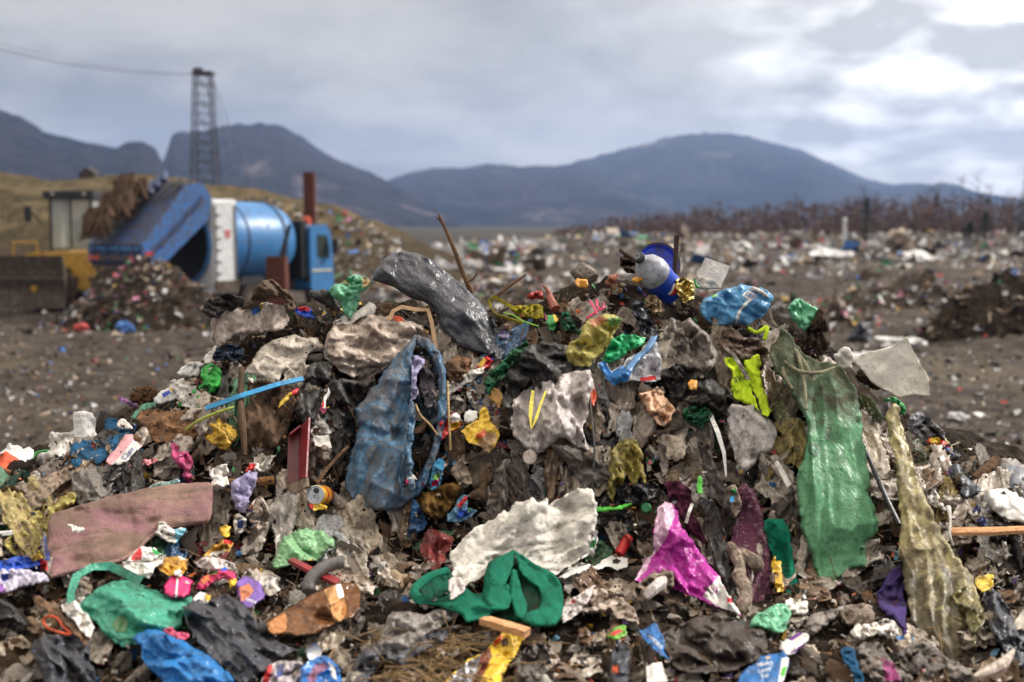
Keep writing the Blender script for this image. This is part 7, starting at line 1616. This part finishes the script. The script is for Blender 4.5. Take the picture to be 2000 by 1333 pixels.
MB().box((1.35,.3,2.15),(1.0,1.5,.5), bev=.08).build('engine_cover', digger, cp)
MB().tube([(1.6,.5,2.3),(1.6,.5,3.1)], .07, 8).build('exhaust', cabblack, cp, True)
MB().prism([(-1.5,1.2),(-1.35,1.9),(-.85,1.95),(-.85,1.2)], -.9, .5, lambda u, v, t: (u, t, v)).build('fender', digger, cp)

# fresh heap tipped by the truck
h0 = at(285, 440, 31.6)
def heap_z(x, y):
    r = np.sqrt(((x - h0[0]) / 2.75) ** 2 + ((y - h0[1]) / 2.2) ** 2)
    return 2.1 * np.clip(1 - r, -.25, 1) ** 1.05 * np.ones_like(x) if False else 1.95 * np.clip(1 - r ** 1.25, -.2, 1) + .5 * (fbm(x / .5, y / .5, 61, 3) - .5) + .16 * (fbm(x / .14, y / .14, 62, 2) - .5) - .1
gx, gy = np.linspace(h0[0] - 3.2, h0[0] + 3.2, 90), np.linspace(h0[1] - 2.6, h0[1] + 2.4, 70)
X, Y = np.meshgrid(gx, gy); Z = heap_z(X, Y); i = np.arange(X.size).reshape(X.shape)
hp_o = mesh_obj('waste_heap', np.stack([X, Y, Z], -1).reshape(-1, 3), np.stack([i[:-1, :-1], i[:-1, 1:], i[1:, 1:], i[1:, :-1]], -1).reshape(-1, 4), heapmat)
tag(hp_o, 'freshly tipped dark waste heap under the raised tailgate of the truck', 'waste heap')

# litter over the tip: far too many pieces to count
def field(name, cnt, pick, mats, weights, zf):
    V, F, Mi = [], [], []; b = 0
    for k in range(cnt):
        q = pick()
        if q is None: continue
        p, sz = q
        v, f = minis[int(RNG.integers(len(minis)))]
        R = np.array(Matrix.Rotation(RNG.uniform(0, 6.28), 3, Vector((RNG.normal(0, .35), RNG.normal(0, .35), 1)).normalized()))
        P = (v * sz * RNG.uniform(.6, 1.4, 3)) @ R.T + np.array([p[0], p[1], float(zf(p[0], p[1])) + sz * .15])
        V.append(P); F += [[b + i for i in q] for q in f]; b += len(v); Mi += [int(RNG.choice(len(mats), p=weights))] * len(f)
    return tag(mesh_obj(name, np.concatenate(V), F, mats, None, False, Mi, recenter=False), kind='stuff')
def fmat(w, c, k=1.2): return paint('tip litter ' + w, *c, rough=.7, dirt=.15, k=k, bump=.1)
fmats = [fmat('white', (226,224,222), 1.1), fmat('pale grey', (186,184,186)), fmat('beige', (170,152,134)), fmat('brown', (104,84,68)), fmat('dark', (44,40,40)), fmat('blue', (64,112,180)), fmat('green', (60,140,90)), fmat('red', (190,70,66)), fmat('yellow', (206,170,90)), fmat('pink', (200,130,160))]
def wts(*a): a = np.array(a, float); return a / a.sum()
def pick_near():
    py = RNG.uniform(575, 930); px = RNG.uniform(-150, 2150)
    D = (CAM_Z) * FPX / (py - 440) ; p = at(px, py, D)
    return p, RNG.gamma(2.0, 1.9) * D / FPX * 1.0 + .014
field('near_litter', 10000, pick_near, fmats, wts(9, 11, 20, 26, 26, 2.4, 2, 2, 1.6, 1.8), ground_z)
def pick_mid():
    py = 440 + 14 + RNG.gamma(2.2, 30)
    px = RNG.uniform(600, 2150) if RNG.uniform() < .85 else RNG.uniform(-100, 700)
    if py > 610: return None
    D = min(CAM_Z * FPX / (py - 440), 105); p = at(px, py, D)
    if fbm(np.array(p[0] / 2.6), np.array(p[1] / 3.4), 303, 3) < .5 and RNG.uniform() < .82: return None
    return p, min(RNG.gamma(2.0, 3.0) * D / FPX + .03, .5)
field('mid_litter', 13000, pick_mid, fmats, wts(22, 22, 25, 13, 8, 2.5, 2, 1.2, 1.6, 1.6), ground_z)
def pick_far():
    px = RNG.normal(1010, 130) if RNG.uniform() < .6 else RNG.uniform(700, 2100)
    p = at(px, 460, RNG.uniform(60, 100))
    if fbm(np.array(p[0] / 6), np.array(p[1] / 9), 304, 3) < .5: return None
    return p, RNG.uniform(.15, .5) if RNG.uniform() < .8 else RNG.uniform(.5, 1.3)
field('far_litter', 2600, pick_far, fmats, wts(34, 30, 12, 6, 3, 7, 4, 1, 1.5, 1.5), ground_z)
def pick_heap():
    a = RNG.uniform(0, 6.28); r = math.sqrt(RNG.uniform(0, 1.15)); return np.array([h0[0] + 2.75 * r * math.cos(a), h0[1] + 2.2 * r * math.sin(a), 0]), RNG.uniform(.03, .16)
field('heap_litter', 1700, pick_heap, fmats, wts(6, 10, 20, 26, 24, 4, 3, 3, 1, 4), lambda x, y: max(float(heap_z(np.array(x), np.array(y))), float(ground_z(x, y))))
def pick_bank():
    px = RNG.uniform(480, 790); p = at(px, 430, RNG.uniform(46, 60)); return p, RNG.uniform(.05, .3)
field('bank_litter', 700, pick_bank, fmats, wts(14, 16, 26, 18, 12, 3, 3, 2, 2, 1), lambda x, y: float(max(ground_z(x, y), bank_z(np.array(x), np.array(y)))))

tipsoil = soil_mat('tipped soil', (0.03, 0.023, 0.017), (0.08, 0.06, 0.045), (0.16, 0.125, 0.10), 4, 1.0)
# single things one can tell apart on the tip
def clump(name, label, cat, px, py_base, D, w, h, mat, seed, group=None, elong=1.0):
    p = gpt(px, D); v, f = wad(seed, 4)
    v = v / np.abs(v).max(0); v = v * np.array([w / 2, w / 2 * elong, h / 2])
    return tag(mesh_obj(name, v + np.array([p[0], p[1], p[2] + h * .38]), f, mat), label, cat, group)
clump('rubbish_bag', 'big round black rubbish bag out on the tip to the right', 'bag', 1690, 565, 27, .72, .62, blackbag, 901)
clump('sheeting', 'long white sheet of plastic lying on the tip at the right', 'sheeting', 1765, 590, 24.5, 1.5, .34, fmats[0], 902, elong=.7)
clump('sheeting', 'smaller white plastic heap in front of the long white sheet', 'sheeting', 1700, 615, 22, .8, .25, fmats[0], 903)
clump('waste_heap', 'pale rounded heap on the skyline right of the white post', 'heap', 1757, 455, 78, 2.3, 1.7, fmats[2], 904)
clump('bag', 'bright green bag far out on the tip', 'bag', 1560, 535, 33, .65, .5, fmats[6], 905)
clump('sheeting', 'white sheet at the far edge of the tip right of the blue lid', 'sheeting', 1600, 470, 70, 1.3, .8, fmats[0], 906)
clump('bag', 'turquoise plastic bag beyond the square white card', 'bag', 1440, 545, 33, .5, .45, fmats[5], 907)
clump('bag', 'mustard yellow bag beyond the sky blue bag', 'bag', 1487, 552, 32, .5, .4, fmats[8], 908)
clump('sheeting', 'white plastic sheet far off behind the tall bare branch', 'sheeting', 930, 560, 31, .9, .35, fmats[0], 909)
clump('sheeting', 'second white sheet a little left of the concrete block far off', 'sheeting', 1010, 556, 31, .55, .3, fmats[0], 910)
clump('bag', 'blue bag far off left of the concrete block', 'bag', 1020, 500, 47, .6, .45, fmats[5], 911)
clump('crate', 'blue crate at the foot of the tipped heap', 'crate', 236, 645, 29, .55, .4, fmats[5], 912)
clump('cloth', 'dark red cloth lying at the foot of the tipped heap', 'cloth', 152, 640, 29.5, .4, .35, fmats[7], 913)
for k, (px, D, rx, ry, hh, lab) in enumerate(((1945, 26.5, 1.9, 1.0, 1.25, 'dark heap of mixed waste at the right edge of the tip'), (1560, 31, 2.6, 1.2, .75, 'low waste heap beyond the green refuse sack, by the bright green bag'), (1330, 37, 3.0, 1.4, .7, 'low brown waste heap on the tip beyond the round blue lid'), (1800, 37, 3.4, 1.3, .95, 'long waste heap in the middle of the tip on the right'), (1010, 41, 3.2, 1.4, .7, 'low waste heap on the tip beyond the concrete block'))):
    q = at(px, 440, D)
    def hz_(x, y, q=q, rx=rx, ry=ry, hh=hh, k=k):
        r = np.sqrt(((x - q[0]) / rx) ** 2 + ((y - q[1]) / ry) ** 2)
        return hh * np.clip(1 - r ** 1.6, -.2, 1) * (.6 + .8 * fbm(x / .8, y / .8, 170 + k, 3)) + .4 * (fbm(x / .4, y / .4, 161 + k, 3) - .5) * np.clip(1.2 - r, 0, 1) + .12 * (fbm(x / .1, y / .1, 162, 2) - .5)
    gx, gy = np.linspace(q[0] - rx * 1.15, q[0] + rx * 1.15, 80), np.linspace(q[1] - ry * 1.15, q[1] + ry * 1.15, 50)
    X, Y = np.meshgrid(gx, gy); Z = hz_(X, Y) + ground_z(X, Y) - .06; i = np.arange(X.size).reshape(X.shape)
    tag(mesh_obj('waste_heap', np.stack([X, Y, Z], -1).reshape(-1, 3), np.stack([i[:-1, :-1], i[:-1, 1:], i[1:, 1:], i[1:, :-1]], -1).reshape(-1, 4), heapmat if k == 0 else tipsoil), lab, 'waste heap')
    def pk(q=q, rx=rx, ry=ry):
        a = RNG.uniform(0, 6.28); r = math.sqrt(RNG.uniform(0, 1.1)); return np.array([q[0] + rx * r * math.cos(a), q[1] + ry * r * math.sin(a), 0]), RNG.uniform(.03, .2)
    field('heap_litter', 260 if k == 0 else 520, pk, fmats, wts(3, 5, 14, 28, 40, 3, 2, 3, 1, 2) if k == 0 else wts(18, 18, 24, 16, 12, 3, 3, 2, 3, 2), lambda x, y: float(ground_z(x, y)) + max(0., float(hz_(np.array(x), np.array(y)))))
clump('sheeting', 'white rag on the mud left of the large card sheet', 'rag', 1640, 665, 17.5, .3, .12, fmats[0], 915)
clump('sheeting', 'pale bag on the mud far right', 'bag', 1890, 695, 15.5, .36, .16, fmats[1], 916)

# rusty posts
p = gpt(606, 47); mb = MB()
for dx, dy, sx, sy in ((-.2,0,.04,.44),(.2,0,.04,.44),(0,-.2,.36,.04),(0,.2,.36,.04)): mb.box((p[0]+dx, p[1]+dy, 2.6), (sx, sy, 4.6))
tag(mb.build('steel_post', rust), 'tall rusty square steel post behind the refuse truck', 'post')
p = gpt(540, 25); e = thing('gas_well', (p[0], p[1], -.1), 'short wide rusty well casing with a black rod, in front of the truck cab', 'well casing')
mb = MB().lathe([(.34,0),(.28,2.16),(.24,2.16),(.24,1.0)], (0,0,0), (0,0,1), 4); mb.build('casing', rust, e)
MB().tube([(.08,0,1.6),(.1,0,2.2),(.29,0,2.85)], .045, 8).build('rod', cabblack, e, True)

# lattice tower with cables
p = at(404, 440, 112.0); D0 = 112.0
tw = thing('lattice_tower', (p[0], p[1], .5), 'tall steel lattice tower rising behind the hillside', 'tower')
TH = CAM_Z + (440 - 152) / FPX * D0 - .5
steel = paint('dark steel', 64, 60, 66, rough=.7)
def leg(sx, sy, t): w = 1.62 - (1.62 - .86) * min(1, t * 1.0); return V3((sx * w, sy * w, TH * t))
tw.scale = (.86, .86, 1)
crn = [(-1,-1),(1,-1),(1,1),(-1,1)]
for c in crn: MB().tube([leg(*c, 0), leg(*c, 1)], .08, 5).build('leg', steel, tw)
NB = 9
for s_ in range(4):
    a, b = crn[s_], crn[(s_ + 1) % 4]; mb = MB()
    for k in range(NB):
        t0, t1 = k / NB, (k + 1) / NB
        mb.tube([leg(*a, t0), leg(*b, t1)], .042, 4); mb.tube([leg(*b, t0), leg(*a, t1)], .042, 4); mb.tube([leg(*a, t1), leg(*b, t1)], .042, 4)
        tm = (t0 + t1) / 2; mb.tube([leg(*a, tm), leg(*b, tm)], .045, 4)
    mb.build('bracing', steel, tw)
MB().box((.1,0,TH+.15),(2.2,2.0,.25)).build('head_platform', steel, tw)
MB().box((-.5,0,TH+.45),(.9,.9,.4)).build('pulley', steel, tw)
top = V3((p[0], p[1], TH + .6))
for k, (ex, ez) in enumerate(((-46, 17.2), (-46, 16.4), (-47, 16.8))):
    en = V3((ex, 70 + 2 * k, ez + 2)); pts = []
    for q in np.linspace(0, 1, 24): r = top.lerp(en, q); r.z -= 7.5 * q * (1 - q); pts.append(r)
    tag(MB().tube(pts, .018, 5).build('cable', steel), ['upper cable running left from the lattice tower', 'lower cable running left from the lattice tower', 'middle cable running left from the lattice tower'][k], 'cable')
for k, dx in enumerate((7.0, 4.4)):
    tag(MB().tube([top + V3((1.0,0,-.6)), V3((p[0] + dx, p[1] - 3, .8))], .03, 4).build('guy_wire', steel), ['outer guy wire right of the lattice tower', 'inner guy wire right of the lattice tower'][k], 'wire')
p = gpt(1650, 84); tag(MB().box((p[0], p[1], p[2] + .9), (.26, .26, 2.1), bev=.04).lathe([(.16,0),(.1,.12),(0,.16)], (p[0], p[1], p[2] + 1.95), (0,0,1), 8).build('marker_post', truckwhite), 'white marker post in front of the bare wood', 'post')
p = at(178, 440, 66.0); tag(MB().prism([(-.45,0),(-.45,.45),(0,.75),(.45,.45),(.45,0)], -.4, .4, lambda u, v, t: (p[0] + u, p[1] + t, 5.3 + v)).build('shed', paint('dark shed boards', 60,48,40)), 'small dark shed roof on the grassy hillside crest', 'shed')

# bare wood along the right horizon
def bare_tree(mb, base, h, r, twigs=26):
    top = base + V3((r.normal(0, .05) * h, r.normal(0, .05) * h, h)); mb.tube([base, base.lerp(top, .5) + V3((r.normal(0,.1),0,0)), top], [.05 * h / 5, .035 * h / 5, .01], 4, cap=False)
    for k in range(twigs):
        t = r.uniform(.15, .95); p = base.lerp(top, t); a = r.uniform(0, 6.28); l = h * r.uniform(.12, .34) * (1.15 - t * .7)
        d = V3((math.cos(a), math.sin(a), r.uniform(.5, 1.6))).normalized() * l
        mb.tube([p, p + d * .55, p + d + V3((0,0,.1*l))], [.022 * h / 5, .016, .006], 3, cap=False)
        for j in range(3):
            q = p + d * r.uniform(.35, .9); d2 = V3((r.normal(), r.normal(), r.uniform(.2, 1.4))).normalized() * l * .5
            mb.tube([q, q + d2], [.012, .005], 3, cap=False)
rg_ = np.random.default_rng(5)
wx = [1080, 1150, 1200, 1300, 1400, 1500, 1560, 1620, 1700, 1800, 1900, 2000, 2150]
wy = [455, 440, 425, 408, 402, 396, 384, 386, 380, 374, 384, 380, 378]
mb = MB()
for k in range(620):
    px = rg_.uniform(1090, 2140); D = rg_.uniform(112, 150); b = at(px, 440, D); b[2] = .6
    h = (CAM_Z + (440 - np.interp(px, wx, wy)) / FPX * D - .6) * rg_.uniform(.45, 1.0)
    h *= .55 + .75 * float(fbm(np.array(px / 55.0), np.array(D / 12.0), 401, 2))
    bare_tree(mb, V3(b), max(h, 1.0), rg_, 22)
woodm = surf_mat('bare twigs', A(100, 84, 82, .95), A(112, 92, 84, .95), rough=1, dirt=.1, bump=.1, spec=.1)
tag(mb.build('bare_woodland', woodm), kind='stuff')
# low scrub in front of the wood
mb = MB()
for k in range(13000):
    px = rg_.uniform(1080, 2150); D = rg_.uniform(106, 140); b = at(px, 440, D); hh = max(.6, (CAM_Z + (440 - np.interp(px, wx, wy)) / FPX * D) * (.60 + .5 * float(fbm(np.array(px / 70.0), np.array(D / 15.0), 402, 2))))
    c = V3((b[0], b[1], .4 + hh * rg_.uniform(0, 1) ** 1.5)); d = V3(rg_.normal(0, 1, 3)).normalized(); u_ = d.orthogonal().normalized() * rg_.uniform(.08, .3); w_ = d.cross(u_).normalized() * rg_.uniform(.06, .2)
    mb.add([c - u_, c - w_, c + u_, c + w_], [(0, 1, 2, 3)])
tag(mb.build('scrub', woodm), kind='stuff')
needle = surf_mat('conifer needles', A(52, 64, 56, 1.0), A(40, 50, 44, 1.0), rough=1, dirt=.1, bump=.1, spec=.1)
for lab, px, D, h, wd in (('small dark conifer right of the white marker post', 1692, 96, 3.6, 2.2), ('broad low conifer in front of the bare wood on the right', 1925, 92, 2.6, 2.8), ('low conifer bush left of the broad low conifer', 1895, 93, 1.8, 2.0), ('dark conifer cut by the right edge of the view', 2004, 80, 5.4, 2.8)):
    b = V3(gpt(px, D)); e = thing('conifer', b, lab, 'conifer')
    MB().tube([(0,0,0),(0,0,h)], [.12,.02], 6).build('trunk', woodbr, e)
    mb = MB()
    for k in range(900):
        t = rg_.uniform(.05, 1) ** .9; a = rg_.uniform(0, 6.28); r_ = wd / 2 * (1 - t) * (0.75 + .25 * math.sin(t * 40)) * rg_.uniform(.5, 1.1) + .05
        c = V3((math.cos(a) * r_, math.sin(a) * r_, t * h - .15 * r_)); o_ = V3((math.cos(a), math.sin(a), -.35)).normalized() * rg_.uniform(.12, .3); s_ = o_.cross(V3((0,0,1))).normalized() * .06
        mb.add([c - s_, c + o_, c + s_], [(0, 1, 2)])
    mb.build('crown', needle, e)
for k, (px, h) in enumerate(((1835, 6.6), (1850, 5.6), (1888, 7.4), (1914, 7.8), (1698, 6.5), (1932, 6.6))):
    b = V3(at(px, 440, 118)); b.z = .6; mb = MB(); bare_tree(mb, b, h, rg_, 30)
    tag(mb.build('bare_tree', woodm), 'thin tall bare tree standing above the wood on the right', 'tree', 'thin bare trees above the wood')
